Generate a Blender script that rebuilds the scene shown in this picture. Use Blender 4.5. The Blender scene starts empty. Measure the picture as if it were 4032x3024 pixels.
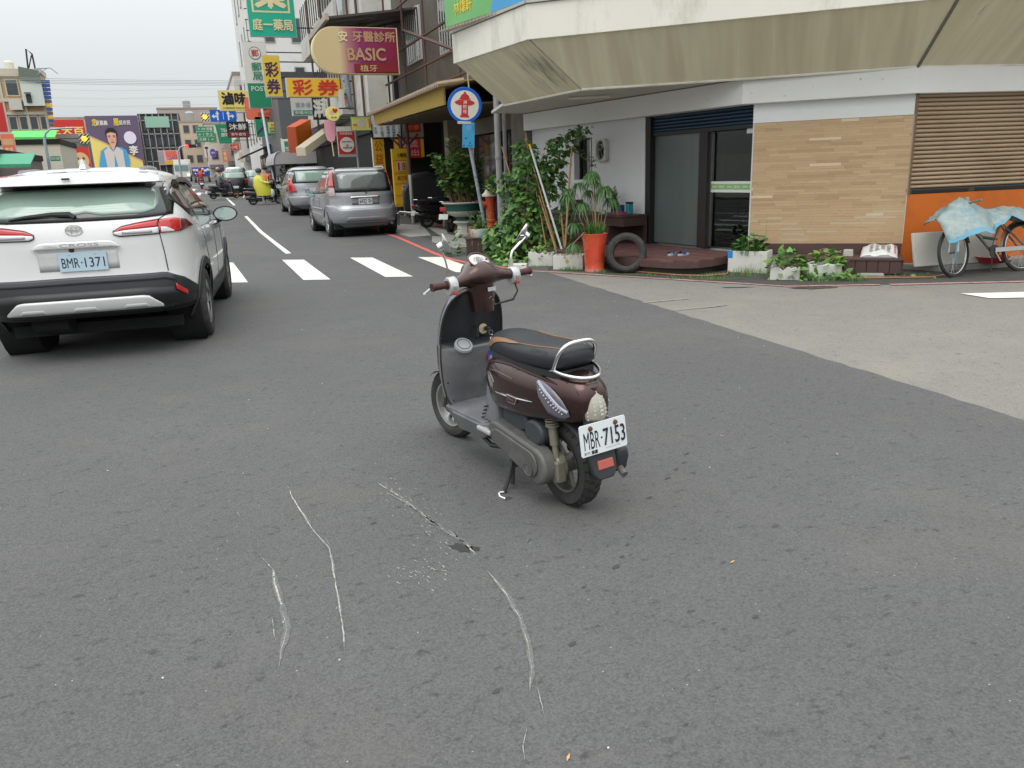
import bpy,bmesh,math,random
from mathutils import Vector,Matrix,Euler
random.seed(7)
SC = bpy.context.scene
COL = SC.collection
PI = math.pi
# ---------------------------------------------------------------- camera
cam_data = bpy.data.cameras.new('camera')
cam = bpy.data.objects.new('camera',cam_data)
COL.objects.link(cam)
cam_data.sensor_width = 36.0
cam_data.lens = 36.0 * 769.0 / 1024.0
cam_data.clip_start = 0.05
cam_data.clip_end = 2000.0
def aim(yaw,pitch,roll):
	fw = Vector((math.sin(yaw) * math.cos(pitch),math.cos(yaw) * math.cos(pitch),-math.sin(pitch)))
	r0 = Vector((math.cos(yaw),-math.sin(yaw),0.0))
	u0 = r0.cross(fw)
	c,s = math.cos(roll),math.sin(roll)
	r = c * r0 + s * u0
	u = -s * r0 + c * u0
	m = Matrix((r,u,-fw)).transposed().to_4x4()
	m.translation = Vector((0.0,0.0,1.5))
	return m
cam.matrix_world = aim(math.radians(20.843),math.radians(15.608),math.radians(-2.2))
SC.camera = cam
# ---------------------------------------------------------------- overcast sky
world = bpy.data.worlds.new('World')
SC.world = world
world.use_nodes = True
wt = world.node_tree
wt.nodes.clear()
SUN_EL,SUN_AZ = math.radians(62),math.radians(215)
sky_n = wt.nodes.new('ShaderNodeTexSky')
sky_n.sky_type = 'NISHITA'
sky_n.sun_disc = False
sky_n.sun_elevation = SUN_EL
sky_n.sun_rotation = SUN_AZ
sky_n.dust_density = 6.0
tc = wt.nodes.new('ShaderNodeTexCoord')
sep = wt.nodes.new('ShaderNodeSeparateXYZ')
wt.links.new(tc.outputs['Generated'],sep.inputs[0])
mr = wt.nodes.new('ShaderNodeMapRange')          # overcast deck: about three times brighter overhead than at the horizon
mr.inputs['From Min'].default_value = 0.0
mr.inputs['From Max'].default_value = 1.0
mr.inputs['To Min'].default_value = 4.15
mr.inputs['To Max'].default_value = 19.0
wt.links.new(sep.outputs['Z'],mr.inputs['Value'])
cn = wt.nodes.new('ShaderNodeTexNoise')
cn.inputs['Scale'].default_value = 2.2
cn.inputs['Detail'].default_value = 4
wt.links.new(tc.outputs['Generated'],cn.inputs['Vector'])
cmr = wt.nodes.new('ShaderNodeMapRange')
cmr.inputs['To Min'].default_value = 0.94
cmr.inputs['To Max'].default_value = 1.06
wt.links.new(cn.outputs['Fac'],cmr.inputs['Value'])
mul = wt.nodes.new('ShaderNodeMath')
mul.operation = 'MULTIPLY'
wt.links.new(mr.outputs[0],mul.inputs[0])
wt.links.new(cmr.outputs[0],mul.inputs[1])
comb = wt.nodes.new('ShaderNodeVectorMath')
comb.operation = 'SCALE'
comb.inputs[0].default_value = (0.955,1.0,1.01)
wt.links.new(mul.outputs[0],comb.inputs['Scale'])
mixs = wt.nodes.new('ShaderNodeMixRGB')
mixs.inputs['Fac'].default_value = 0.93
wt.links.new(sky_n.outputs[0],mixs.inputs[1])
wt.links.new(comb.outputs[0],mixs.inputs[2])
bgn = wt.nodes.new('ShaderNodeBackground')
bgn.inputs['Strength'].default_value = 0.1
wt.links.new(mixs.outputs[0],bgn.inputs['Color'])
won = wt.nodes.new('ShaderNodeOutputWorld')
wt.links.new(bgn.outputs[0],won.inputs['Surface'])
sun_d = bpy.data.lights.new('sun','SUN')
sun_d.energy = 0.6
sun_d.angle = math.radians(35)
sun_d.color = (1.0,0.97,0.92)
sun_o = bpy.data.objects.new('sun',sun_d)
sun_o.rotation_euler = (PI / 2 - SUN_EL,0,PI - SUN_AZ)
COL.objects.link(sun_o)
SC.view_settings.view_transform = 'Standard'
SC.view_settings.look = 'None'
SC.view_settings.exposure = 0.50
SC.view_settings.gamma = 1.0
SC.view_settings.use_curve_mapping = False
SC.cycles.max_bounces = 6
SC.cycles.diffuse_bounces = 3
SC.cycles.glossy_bounces = 3
SC.cycles.transmission_bounces = 6
SC.cycles.transparent_max_bounces = 8
SC.cycles.use_denoising = True
# ---------------------------------------------------------------- materials
def L(r,g,b):
	f = lambda v: (v / 255.0 / 12.92) if v <= 10 else ((v / 255.0 + 0.055) / 1.055) ** 2.4
	return (f(r),f(g),f(b),1.0)
MATS = {}
def mat(name,col,rough=0.5,metal=0.0,var=0.12,scale=6.0,bump=0.0,bscale=60.0,coat=0.0,spec=0.5,trans=0.0,
		emit=0.0,dirt=None,dscale=1.5,dlo=0.55,dhi=0.75,stretch=None,alpha=1.0,ior=1.45):
	"""one procedural material: base colour broken up by noise, optional dirt, fine bump"""
	if name in MATS:
		return MATS[name]
	m = bpy.data.materials.new(name)
	m.use_nodes = True
	nt = m.node_tree
	b = nt.nodes['Principled BSDF']
	if len(col) == 3:
		col = (*col,1.0)
	tc = nt.nodes.new('ShaderNodeTexCoord')
	src = tc.outputs['Object']
	if stretch:
		mp = nt.nodes.new('ShaderNodeMapping')
		mp.inputs['Scale'].default_value = stretch
		nt.links.new(src,mp.inputs[0])
		src = mp.outputs[0]
	out = None
	if var > 0:
		n = nt.nodes.new('ShaderNodeTexNoise')
		n.inputs['Scale'].default_value = scale
		n.inputs['Detail'].default_value = 5
		n.inputs['Roughness'].default_value = 0.65
		nt.links.new(src,n.inputs['Vector'])
		mx = nt.nodes.new('ShaderNodeMixRGB')
		mx.inputs[1].default_value = tuple(max(0,c * (1 - var)) for c in col[:3]) + (1,)
		mx.inputs[2].default_value = tuple(min(1,c * (1 + var)) for c in col[:3]) + (1,)
		nt.links.new(n.outputs['Fac'],mx.inputs[0])
		out = mx.outputs[0]
		rr = nt.nodes.new('ShaderNodeMapRange')
		rr.inputs['To Min'].default_value = max(0.02,rough - 0.06)
		rr.inputs['To Max'].default_value = min(1,rough + 0.06)
		nt.links.new(n.outputs['Fac'],rr.inputs[0])
		nt.links.new(rr.outputs[0],b.inputs['Roughness'])
	else:
		b.inputs['Roughness'].default_value = rough
		b.inputs['Base Color'].default_value = col
	if dirt is not None:
		d = nt.nodes.new('ShaderNodeTexNoise')
		d.inputs['Scale'].default_value = dscale
		d.inputs['Detail'].default_value = 8
		d.inputs['Roughness'].default_value = 0.7
		nt.links.new(src,d.inputs['Vector'])
		dm = nt.nodes.new('ShaderNodeMapRange')
		dm.inputs['From Min'].default_value = dlo
		dm.inputs['From Max'].default_value = dhi
		nt.links.new(d.outputs['Fac'],dm.inputs[0])
		mx2 = nt.nodes.new('ShaderNodeMixRGB')
		if out is None:
			mx2.inputs[1].default_value = col
		else:
			nt.links.new(out,mx2.inputs[1])
		mx2.inputs[2].default_value = dirt if len(dirt) == 4 else (*dirt,1)
		nt.links.new(dm.outputs[0],mx2.inputs[0])
		out = mx2.outputs[0]
	if out is not None:
		nt.links.new(out,b.inputs['Base Color'])
	b.inputs['Metallic'].default_value = metal
	b.inputs['Specular IOR Level'].default_value = spec
	b.inputs['Coat Weight'].default_value = coat
	b.inputs['Coat Roughness'].default_value = 0.05
	b.inputs['Transmission Weight'].default_value = trans
	b.inputs['IOR'].default_value = ior
	b.inputs['Alpha'].default_value = alpha
	if emit > 0:
		b.inputs['Emission Color'].default_value = col
		b.inputs['Emission Strength'].default_value = emit
	if bump > 0:
		bn = nt.nodes.new('ShaderNodeTexNoise')
		bn.inputs['Scale'].default_value = bscale
		bn.inputs['Detail'].default_value = 3
		nt.links.new(src,bn.inputs['Vector'])
		bp = nt.nodes.new('ShaderNodeBump')
		bp.inputs['Strength'].default_value = bump
		bp.inputs['Distance'].default_value = 0.01
		nt.links.new(bn.outputs['Fac'],bp.inputs['Height'])
		nt.links.new(bp.outputs[0],b.inputs['Normal'])
	MATS[name] = m
	return m
def glass_mat(name,tint,refl=0.12,rough=0.02):
	m = bpy.data.materials.new(name)
	m.use_nodes = True
	nt = m.node_tree
	nt.nodes.clear()
	t = nt.nodes.new('ShaderNodeBsdfTransparent')
	t.inputs[0].default_value = (*tint,1)
	g_ = nt.nodes.new('ShaderNodeBsdfGlossy')
	g_.inputs['Roughness'].default_value = rough
	g_.inputs[0].default_value = (0.9,0.95,0.93,1)
	lw = nt.nodes.new('ShaderNodeFresnel')
	lw.inputs[0].default_value = 1.5
	ad = nt.nodes.new('ShaderNodeMath')
	ad.operation = 'ADD'
	ad.inputs[1].default_value = refl
	nt.links.new(lw.outputs[0],ad.inputs[0])
	x = nt.nodes.new('ShaderNodeMixShader')
	nt.links.new(ad.outputs[0],x.inputs[0])
	nt.links.new(t.outputs[0],x.inputs[1])
	nt.links.new(g_.outputs[0],x.inputs[2])
	o = nt.nodes.new('ShaderNodeOutputMaterial')
	nt.links.new(x.outputs[0],o.inputs[0])
	return m
# ---------------------------------------------------------------- mesh builder
class MB:
	def __init__(self,M=None):
		self.v,self.f,self.M = [],[],M
	def _add(self,vs,fs,M=None):
		k = len(self.v)
		for p in vs:
			p = Vector(p)
			if M is not None:
				p = M @ p
			if self.M is not None:
				p = self.M @ p
			self.v.append(p)
		self.f += [tuple(i + k for i in q) for q in fs]
		return self
	def box(self,x0,x1,y0,y1,z0,z1,M=None):
		vs = [(x0,y0,z0),(x1,y0,z0),(x1,y1,z0),(x0,y1,z0),(x0,y0,z1),(x1,y0,z1),(x1,y1,z1),(x0,y1,z1)]
		return self._add(vs,[(3,2,1,0),(4,5,6,7),(0,1,5,4),(1,2,6,5),(2,3,7,6),(3,0,4,7)],M)
	def cbox(self,c,s,M=None):
		return self.box(c[0] - s[0] / 2,c[0] + s[0] / 2,c[1] - s[1] / 2,c[1] + s[1] / 2,c[2] - s[2] / 2,c[2] + s[2] / 2,M)
	def taper(self,c,s,t,M=None):
		"""box whose top is scaled by t=(tx,ty)"""
		a,b,h = s[0] / 2,s[1] / 2,s[2]
		vs = []
		for z,q,r in ((0,1,1),(h,t[0],t[1])):
			vs += [(c[0] - a * q,c[1] - b * r,c[2] + z),(c[0] + a * q,c[1] - b * r,c[2] + z),
				   (c[0] + a * q,c[1] + b * r,c[2] + z),(c[0] - a * q,c[1] + b * r,c[2] + z)]
		return self._add(vs,[(3,2,1,0),(4,5,6,7),(0,1,5,4),(1,2,6,5),(2,3,7,6),(3,0,4,7)],M)
	def prism(self,poly,z0,z1,M=None):
		n = len(poly)
		vs = [(p[0],p[1],z0) for p in poly] + [(p[0],p[1],z1) for p in poly]
		fs = [tuple(range(n - 1,-1,-1)),tuple(range(n,2 * n))]
		fs += [(i,(i + 1) % n,n + (i + 1) % n,n + i) for i in range(n)]
		return self._add(vs,fs,M)
	def poly(self,pts,M=None):
		return self._add(pts,[tuple(range(len(pts)))],M)
	def slab(self,pts,off,M=None):
		"""a flat 3D polygon given thickness along the vector off"""
		off = Vector(off)
		n = len(pts)
		vs = [Vector(p) for p in pts] + [Vector(p) + off for p in pts]
		fs = [tuple(range(n - 1,-1,-1)),tuple(range(n,2 * n))]
		fs += [(i,(i + 1) % n,n + (i + 1) % n,n + i) for i in range(n)]
		return self._add(vs,fs,M)
	def tube(self,pts,r,n=8,closed=False,cap=True,M=None):
		pts = [Vector(p) for p in pts]
		rs = r if isinstance(r,(list,tuple)) else [r] * len(pts)
		m = len(pts)
		up = Vector((0,0,1))
		vs,prev = [],None
		for i,p in enumerate(pts):
			if closed:
				d = pts[(i + 1) % m] - pts[i - 1]
			else:
				d = pts[min(i + 1,m - 1)] - pts[max(i - 1,0)]
			d.normalize()
			if prev is None:
				a = up if abs(d.z) < 0.95 else Vector((1,0,0))
				s = d.cross(a).normalized()
			else:
				s = (prev - d * prev.dot(d))
				if s.length < 1e-6:
					s = d.orthogonal()
				s.normalize()
			prev = s
			t = d.cross(s)
			for k in range(n):
				w = 2 * PI * k / n
				vs.append(p + (s * math.cos(w) + t * math.sin(w)) * rs[i])
		fs = []
		for i in range(m if closed else m - 1):
			j = (i + 1) % m
			for k in range(n):
				k2 = (k + 1) % n
				fs.append((i * n + k,i * n + k2,j * n + k2,j * n + k))
		if cap and not closed:
			fs.append(tuple(range(n - 1,-1,-1)))
			fs.append(tuple((m - 1) * n + k for k in range(n)))
		return self._add(vs,fs,M)
	def lathe(self,prof,n=24,M=None,cap=True,a0=0.0,a1=2 * PI):
		"""profile of (radius, height) spun about local z"""
		full = abs(a1 - a0 - 2 * PI) < 1e-6
		k = n if full else n + 1
		vs = []
		for r,z in prof:
			for i in range(k):
				w = a0 + (a1 - a0) * i / n
				vs.append((r * math.cos(w),r * math.sin(w),z))
		fs = []
		for j in range(len(prof) - 1):
			for i in range(n):
				i2 = (i + 1) % k
				fs.append((j * k + i,j * k + i2,(j + 1) * k + i2,(j + 1) * k + i))
		if cap and full:
			if prof[0][0] > 1e-5:
				fs.append(tuple(range(k - 1,-1,-1)))
			if prof[-1][0] > 1e-5:
				fs.append(tuple((len(prof) - 1) * k + i for i in range(k)))
		return self._add(vs,fs,M)
	def loft(self,rings,cap=True,M=None):
		n = len(rings[0])
		vs = [p for r in rings for p in r]
		fs = []
		for j in range(len(rings) - 1):
			for i in range(n):
				i2 = (i + 1) % n
				fs.append((j * n + i,j * n + i2,(j + 1) * n + i2,(j + 1) * n + i))
		if cap:
			fs.append(tuple(range(n - 1,-1,-1)))
			fs.append(tuple((len(rings) - 1) * n + i for i in range(n)))
		return self._add(vs,fs,M)
	def grid(self,rows,M=None):
		h,w = len(rows),len(rows[0])
		vs = [p for r in rows for p in r]
		fs = [(j * w + i,j * w + i + 1,(j + 1) * w + i + 1,(j + 1) * w + i) for j in range(h - 1) for i in range(w - 1)]
		return self._add(vs,fs,M)
	def ball(self,c,r,n=12,M=None):
		r = r if isinstance(r,(tuple,list)) else (r,r,r)
		rows = []
		m = max(4,n // 2)
		rings = []
		for j in range(1,m):
			t = PI * j / m
			rings.append([(c[0] + r[0] * math.sin(t) * math.cos(2 * PI * i / n),c[1] + r[1] * math.sin(t) * math.sin(2 * PI * i / n),
						   c[2] - r[2] * math.cos(t)) for i in range(n)])
		k = len(rings)
		vs = [p for q in rings for p in q] + [(c[0],c[1],c[2] - r[2]),(c[0],c[1],c[2] + r[2])]
		fs = []
		for j in range(k - 1):
			for i in range(n):
				i2 = (i + 1) % n
				fs.append((j * n + i,j * n + i2,(j + 1) * n + i2,(j + 1) * n + i))
		for i in range(n):
			i2 = (i + 1) % n
			fs.append((k * n,i2,i))
			fs.append((k * n + 1,(k - 1) * n + i,(k - 1) * n + i2))
		return self._add(vs,fs,M)
	def mesh(self,name,material,smooth=35,fix=False):
		me = bpy.data.meshes.new(name)
		me.from_pydata([tuple(p) for p in self.v],[],self.f)
		if fix:
			bm = bmesh.new()
			bm.from_mesh(me)
			bmesh.ops.recalc_face_normals(bm,faces=bm.faces)
			bm.to_mesh(me)
			bm.free()
		if material is not None:
			me.materials.append(material)
		if smooth:
			me.polygons.foreach_set('use_smooth',[True] * len(me.polygons))
			me.set_sharp_from_angle(angle=math.radians(smooth))
		me.update()
		return me
	def build(self,name,material,parent=None,smooth=35,bevel=0,seg=2,sub=0,fix=True):
		o = bpy.data.objects.new(name,self.mesh(name,material,smooth,fix))
		COL.objects.link(o)
		if parent is not None:
			o.parent = parent
		if sub:
			s = o.modifiers.new('sub','SUBSURF')
			s.levels = s.render_levels = sub
		if bevel:
			b = o.modifiers.new('bevel','BEVEL')
			b.width = bevel
			b.segments = seg
			b.limit_method = 'ANGLE'
			b.angle_limit = math.radians(40)
		return o
def tag(o,label=None,cat=None,group=None,kind=None):
	if label:
		o['label'] = label
	if cat:
		o['category'] = cat
	if group:
		o['group'] = group
	if kind:
		o['kind'] = kind
	return o
def thing(name,label,cat,loc=(0,0,0),rotz=0.0,group=None):
	o = bpy.data.objects.new(name,None)
	o.empty_display_size = 0.2
	o.location = loc
	o.rotation_euler = (0,0,rotz)
	COL.objects.link(o)
	return tag(o,label,cat,group)
def link_mesh(name,me,parent=None,loc=(0,0,0),rot=(0,0,0),scale=None):
	o = bpy.data.objects.new(name,me)
	o.location = loc
	o.rotation_euler = rot
	if scale is not None:
		o.scale = scale
	COL.objects.link(o)
	if parent is not None:
		o.parent = parent
	return o
def copy_tree(o,parent=None):
	c = o.copy()
	COL.objects.link(c)
	if parent is not None:
		c.parent = parent
		c.matrix_parent_inverse = o.matrix_parent_inverse
	for ch in list(o.children):
		copy_tree(ch,c)
	return c
def frame(x_axis,y_axis,z_axis,origin):
	m = Matrix((Vector(x_axis),Vector(y_axis),Vector(z_axis))).transposed().to_4x4()
	m.translation = Vector(origin)
	return m
def RX(a):
	return Matrix.Rotation(a,4,'X')
def RY(a):
	return Matrix.Rotation(a,4,'Y')
def RZ(a):
	return Matrix.Rotation(a,4,'Z')
def T(x,y,z):
	return Matrix.Translation((x,y,z))
TEXT_CACHE = {}
def text(s,w,h,material,parent,M,name='lettering',bold=0.0,thick=0.0):
	"""lettering fitted into a box w x h, centred on M, reading along M's x with M's y up"""
	key = s
	if key not in TEXT_CACHE:
		cu = bpy.data.curves.new('lettering','FONT')
		cu.body = s
		cu.resolution_u = 3
		cu.align_x = 'CENTER'
		ob = bpy.data.objects.new('lettering',cu)
		COL.objects.link(ob)
		dg = bpy.context.evaluated_depsgraph_get()
		me = bpy.data.meshes.new_from_object(ob.evaluated_get(dg))
		bpy.data.objects.remove(ob)
		bpy.data.curves.remove(cu)
		TEXT_CACHE[key] = ([v.co.copy() for v in me.vertices],[tuple(p.vertices) for p in me.polygons])
		bpy.data.meshes.remove(me)
	vs,fs = TEXT_CACHE[key]
	if not vs:
		return None
	x0,x1 = min(v.x for v in vs),max(v.x for v in vs)
	y0,y1 = min(v.y for v in vs),max(v.y for v in vs)
	sx,sy = w / max(1e-6,x1 - x0),h / max(1e-6,y1 - y0)
	mb = MB()
	b = max(0.0,bold) * h
	for k,(ox,oy) in enumerate(((b,0),(-b,0),(0,b),(0,-b)) if b > 0 else ((0,0),)):
		mb._add([((v.x - (x0 + x1) / 2) * sx + ox,(v.y - (y0 + y1) / 2) * sy + oy,k * 0.0009 * (1 + h)) for v in vs],fs,M)
	return mb.build(name,material,parent,smooth=0,fix=False)
def lerp(a,b,t):
	return a + (b - a) * t
def interp(tab,x):
	"""piecewise smooth interpolation of rows (x, a, b, ...)"""
	if x <= tab[0][0]:
		return tab[0][1:]
	if x >= tab[-1][0]:
		return tab[-1][1:]
	for i in range(len(tab) - 1):
		if tab[i][0] <= x <= tab[i + 1][0]:
			t = (x - tab[i][0]) / (tab[i + 1][0] - tab[i][0])
			p0 = tab[max(i - 1,0)][1:]
			p1,p2 = tab[i][1:],tab[i + 1][1:]
			p3 = tab[min(i + 2,len(tab) - 1)][1:]
			h = tab[i + 1][0] - tab[i][0]
			hm = (tab[i + 1][0] - tab[max(i - 1,0)][0]) or h
			hp = (tab[min(i + 2,len(tab) - 1)][0] - tab[i][0]) or h
			r = []
			for a,b,c,d in zip(p0,p1,p2,p3):
				m1,m2 = (c - a) / hm * h,(d - b) / hp * h
				if (c - b) == 0:
					m1 = m2 = 0
				t2,t3 = t * t,t * t * t
				r.append((2 * t3 - 3 * t2 + 1) * b + (t3 - 2 * t2 + t) * m1 + (-2 * t3 + 3 * t2) * c + (t3 - t2) * m2)
			return tuple(r)
def sring(cx,cz,hw,hu,hd,y,p=2.5,n=28):
	"""closed superellipse ring in the x-z plane at y, different half heights up and down"""
	out = []
	for i in range(n):
		w = 2 * PI * i / n
		c,s = math.cos(w),math.sin(w)
		x = math.copysign(abs(c) ** (2 / p),c) * hw
		if s < 0:
			x = math.copysign(abs(c) ** (1 / p),c) * hw
		z = math.copysign(abs(s) ** (2 / p),s) * (hu if s >= 0 else hd)
		out.append((cx + x,y,cz + z))
	return out
def body_loft(tab,y0,y1,steps,n=28):
	"""tab rows: (y, cz, hw, hu, hd, p)"""
	mb = MB()
	rings = []
	for i in range(steps + 1):
		y = lerp(y0,y1,i / steps)
		cz,hw,hu,hd,p = interp(tab,y)
		rings.append(sring(0,cz,max(hw,0.002),max(hu,0.002),max(hd,0.002),y,p,n))
	mb.loft(rings)
	return mb
def clip(poly,a,b,c,keep_less):
	"""clip a polygon by a*x+b*y<=c (or >=)"""
	out = []
	s = 1 if keep_less else -1
	for i in range(len(poly)):
		p,q = poly[i],poly[(i + 1) % len(poly)]
		dp,dq = s * (a * p[0] + b * p[1] - c),s * (a * q[0] + b * q[1] - c)
		if dp <= 0:
			out.append((p[0],p[1]))
		if (dp < 0 < dq) or (dq < 0 < dp):
			t = dp / (dp - dq)
			out.append((p[0] + (q[0] - p[0]) * t,p[1] + (q[1] - p[1]) * t))
	return out
def rise(y):
	"""the street climbs gently beyond the parked cars"""
	return max(0.0,(y - 24.0) * 0.0185)
def sheet(poly,z):
	mb = MB()
	for keep in (True,False):
		pc = clip(poly,0,1,24.0,keep)
		if len(pc) > 2:
			mb.poly([(x,y,z + rise(y)) for x,y in pc])
	return mb
# ================================================================= ground, roads, markings
def asphalt(name,base,dark,light,patch,spec_amt):
	m = bpy.data.materials.new(name)
	m.use_nodes = True
	nt = m.node_tree
	N,Lk = nt.nodes,nt.links
	b = N['Principled BSDF']
	tc = N.new('ShaderNodeTexCoord')
	def noise(scale,detail=4,rough=0.6,src=None):
		n = N.new('ShaderNodeTexNoise')
		n.inputs['Scale'].default_value = scale
		n.inputs['Detail'].default_value = detail
		n.inputs['Roughness'].default_value = rough
		Lk.new(src or tc.outputs['Object'],n.inputs['Vector'])
		return n.outputs['Fac']
	def rng(src,a,b_,c=0.0,d=1.0):
		r = N.new('ShaderNodeMapRange')
		r.inputs['From Min'].default_value = a
		r.inputs['From Max'].default_value = b_
		r.inputs['To Min'].default_value = c
		r.inputs['To Max'].default_value = d
		Lk.new(src,r.inputs[0])
		return r.outputs[0]
	def mix(fac,a,b_):
		x = N.new('ShaderNodeMixRGB')
		if fac is not None:
			Lk.new(fac,x.inputs[0])
		for s,k in ((a,1),(b_,2)):
			if isinstance(s,tuple):
				x.inputs[k].default_value = s if len(s) == 4 else (*s,1)
			else:
				Lk.new(s,x.inputs[k])
		return x.outputs[0]
	big = noise(0.35,3,0.5)
	mid = noise(2.6,5,0.6)
	c0 = mix(rng(big,0.3,0.7),tuple(v * (1 - patch) for v in base),tuple(v * (1 + patch) for v in base))
	c1 = mix(rng(mid,0.25,0.75),tuple(v * 0.86 for v in base),c0)
	# aggregate
	vo = N.new('ShaderNodeTexVoronoi')
	vo.inputs['Scale'].default_value = 150
	Lk.new(tc.outputs['Object'],vo.inputs['Vector'])
	hsv = N.new('ShaderNodeSeparateColor')
	Lk.new(vo.outputs['Color'],hsv.inputs[0])
	agg = mix(rng(hsv.outputs[0],0.0,1.0),dark,light)
	x = N.new('ShaderNodeMixRGB')
	x.inputs[0].default_value = 0.27
	Lk.new(c1,x.inputs[1])
	Lk.new(agg,x.inputs[2])
	c2 = x.outputs[0]
	fine = noise(60,6,0.75)
	c3 = mix(rng(fine,0.54,0.70,0,0.75),c2,tuple(v * 0.42 for v in base))     # open pores between stones
	strk = N.new('ShaderNodeMapping')
	strk.inputs['Scale'].default_value = (0.8,1.15,1)
	strk.inputs['Rotation'].default_value = (0,0,0.35)
	Lk.new(tc.outputs['Object'],strk.inputs[0])
	pits = noise(17,6,0.72,strk.outputs[0])
	c4 = mix(rng(pits,0.575,0.67,0,0.75),c3,tuple(v * 0.38 for v in base))
	worn = noise(0.8,5,0.65)
	c4 = mix(rng(worn,0.52,0.72,0,0.35),c4,(base[0] * 1.45,base[1] * 1.32,base[2] * 1.2))
	vo2 = N.new('ShaderNodeTexVoronoi')
	vo2.inputs['Scale'].default_value = 70
	Lk.new(tc.outputs['Object'],vo2.inputs['Vector'])
	s2 = N.new('ShaderNodeSeparateColor')
	Lk.new(vo2.outputs['Color'],s2.inputs[0])
	chips = N.new('ShaderNodeMath')
	chips.operation = 'MULTIPLY'
	Lk.new(rng(vo2.outputs['Distance'],0.22,0.14),chips.inputs[0])
	Lk.new(rng(s2.outputs[1],1 - spec_amt,1 - spec_amt + 0.004),chips.inputs[1])
	c5 = mix(chips.outputs[0],c4,(0.36,0.36,0.35))                             # pale worn stones
	Lk.new(c5,b.inputs['Base Color'])
	b.inputs['Roughness'].default_value = 0.85
	b.inputs['Specular IOR Level'].default_value = 0.35
	add = N.new('ShaderNodeMath')
	add.operation = 'ADD'
	Lk.new(vo.outputs['Distance'],add.inputs[0])
	Lk.new(fine,add.inputs[1])
	bp = N.new('ShaderNodeBump')
	bp.inputs['Strength'].default_value = 0.55
	bp.inputs['Distance'].default_value = 0.006
	bp.invert = True
	Lk.new(add.outputs[0],bp.inputs['Height'])
	Lk.new(bp.outputs[0],b.inputs['Normal'])
	return m
M_ROAD = asphalt('fresh_asphalt',(0.106,0.1045,0.103),(0.045,0.045,0.045),(0.18,0.178,0.174),0.20,0.012)
M_OLD = asphalt('old_asphalt',(0.222,0.208,0.182),(0.11,0.108,0.10),(0.34,0.33,0.31),0.10,0.05)
M_PAVE = asphalt('wet_pavement',(0.075,0.074,0.068),(0.04,0.04,0.037),(0.12,0.118,0.11),0.3,0.02)
M_CONC = mat('concrete',(0.30,0.29,0.27),0.85,var=0.2,scale=3,bump=0.25,bscale=40,dirt=(0.12,0.115,0.10),dlo=0.5,dhi=0.8)
M_PAINT = mat('road_paint',(0.70,0.69,0.63),0.7,var=0.06,scale=9,bump=0.2,bscale=120,dirt=(0.42,0.41,0.38),dscale=7,dlo=0.6,dhi=0.78)
M_RED = mat('red_kerb_paint',(0.62,0.13,0.10),0.7,var=0.1,scale=9,bump=0.2,bscale=120,dirt=(0.30,0.13,0.11),dscale=8,dlo=0.6,dhi=0.8)
M_REDOLD = mat('worn_red_paint',(0.48,0.24,0.22),0.8,var=0.2,scale=9,dirt=(0.2,0.17,0.16),dscale=14,dlo=0.45,dhi=0.62)
g = sheet([(-400,-60),(400,-60),(400,900),(-400,900)],-0.03).build('ground',M_CONC,smooth=0,fix=False)
tag(g,kind='structure')
def ragged(pts,step,amp,seed):
	rnd = random.Random(seed)
	out = []
	for a,b in zip(pts[:-1],pts[1:]):
		a,b = Vector(a),Vector(b)
		n = max(1,int((b - a).length / step))
		nn = Vector((-(b - a).y,(b - a).x)).normalized()
		for i in range(n):
			out.append(a.lerp(b,i / n) + nn * rnd.uniform(-amp,amp) * (1 if i else 0))
	out.append(Vector(pts[-1]))
	return out
edge = ragged([(4.05,-8),(4.22,2.9),(4.50,8.0),(4.62,10.45)],0.13,0.016,3)
far_edge = [(4.95,11.2),(4.9,14.2),(4.72,16.2),(4.9,24),(5.0,40),(5.2,90),(5.4,260)]
road_pts = [(-9.0,-8)] + [tuple(p) for p in edge] + far_edge + [(-9.0,260)]
road = sheet(road_pts,0.004).build('road',M_ROAD,smooth=0,fix=False)
tag(road,kind='structure')
side = MB().poly([(3.2,-20,0.0),(60,-20,0.0),(60,-8.5,0.0),(14.0,3.3,0.0),(8.9,6.22,0.0),(6.45,7.45,0.0),(5.52,9.1,0.0),
				  (4.9,10.5,0.0),(4.3,10.9,0.0),(3.7,8.0,0.0)]).build('side_street',M_OLD,smooth=0,fix=False)
tag(side,kind='structure')
cross = sheet([(-60,86),(60,86),(60,100),(-60,100)],0.001).build('cross_street',M_OLD,smooth=0,fix=False)
tag(cross,kind='structure')
pav = sheet([(4.35,10.75),(4.9,10.5),(5.52,9.1),(6.45,7.45),(8.9,6.22),(14,3.3),(60,-8.5),(60,20),(9,260),(4.6,260),(4.6,14)],-0.004).build('pavement',M_PAVE,smooth=0,fix=False)
tag(pav,kind='structure')
lp = MB().prism([(-13.5,-8),(-9,-8),(-9,24),(-13.5,24)],-0.02,0.10).slab([(-13.5,24,0.1),(-9,24,0.1),(-9,84,1.2),(-13.5,84,1.2)],(0,0,-0.12)).build('pavement',M_CONC,smooth=0,bevel=0.01)
tag(lp,kind='structure')
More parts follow.
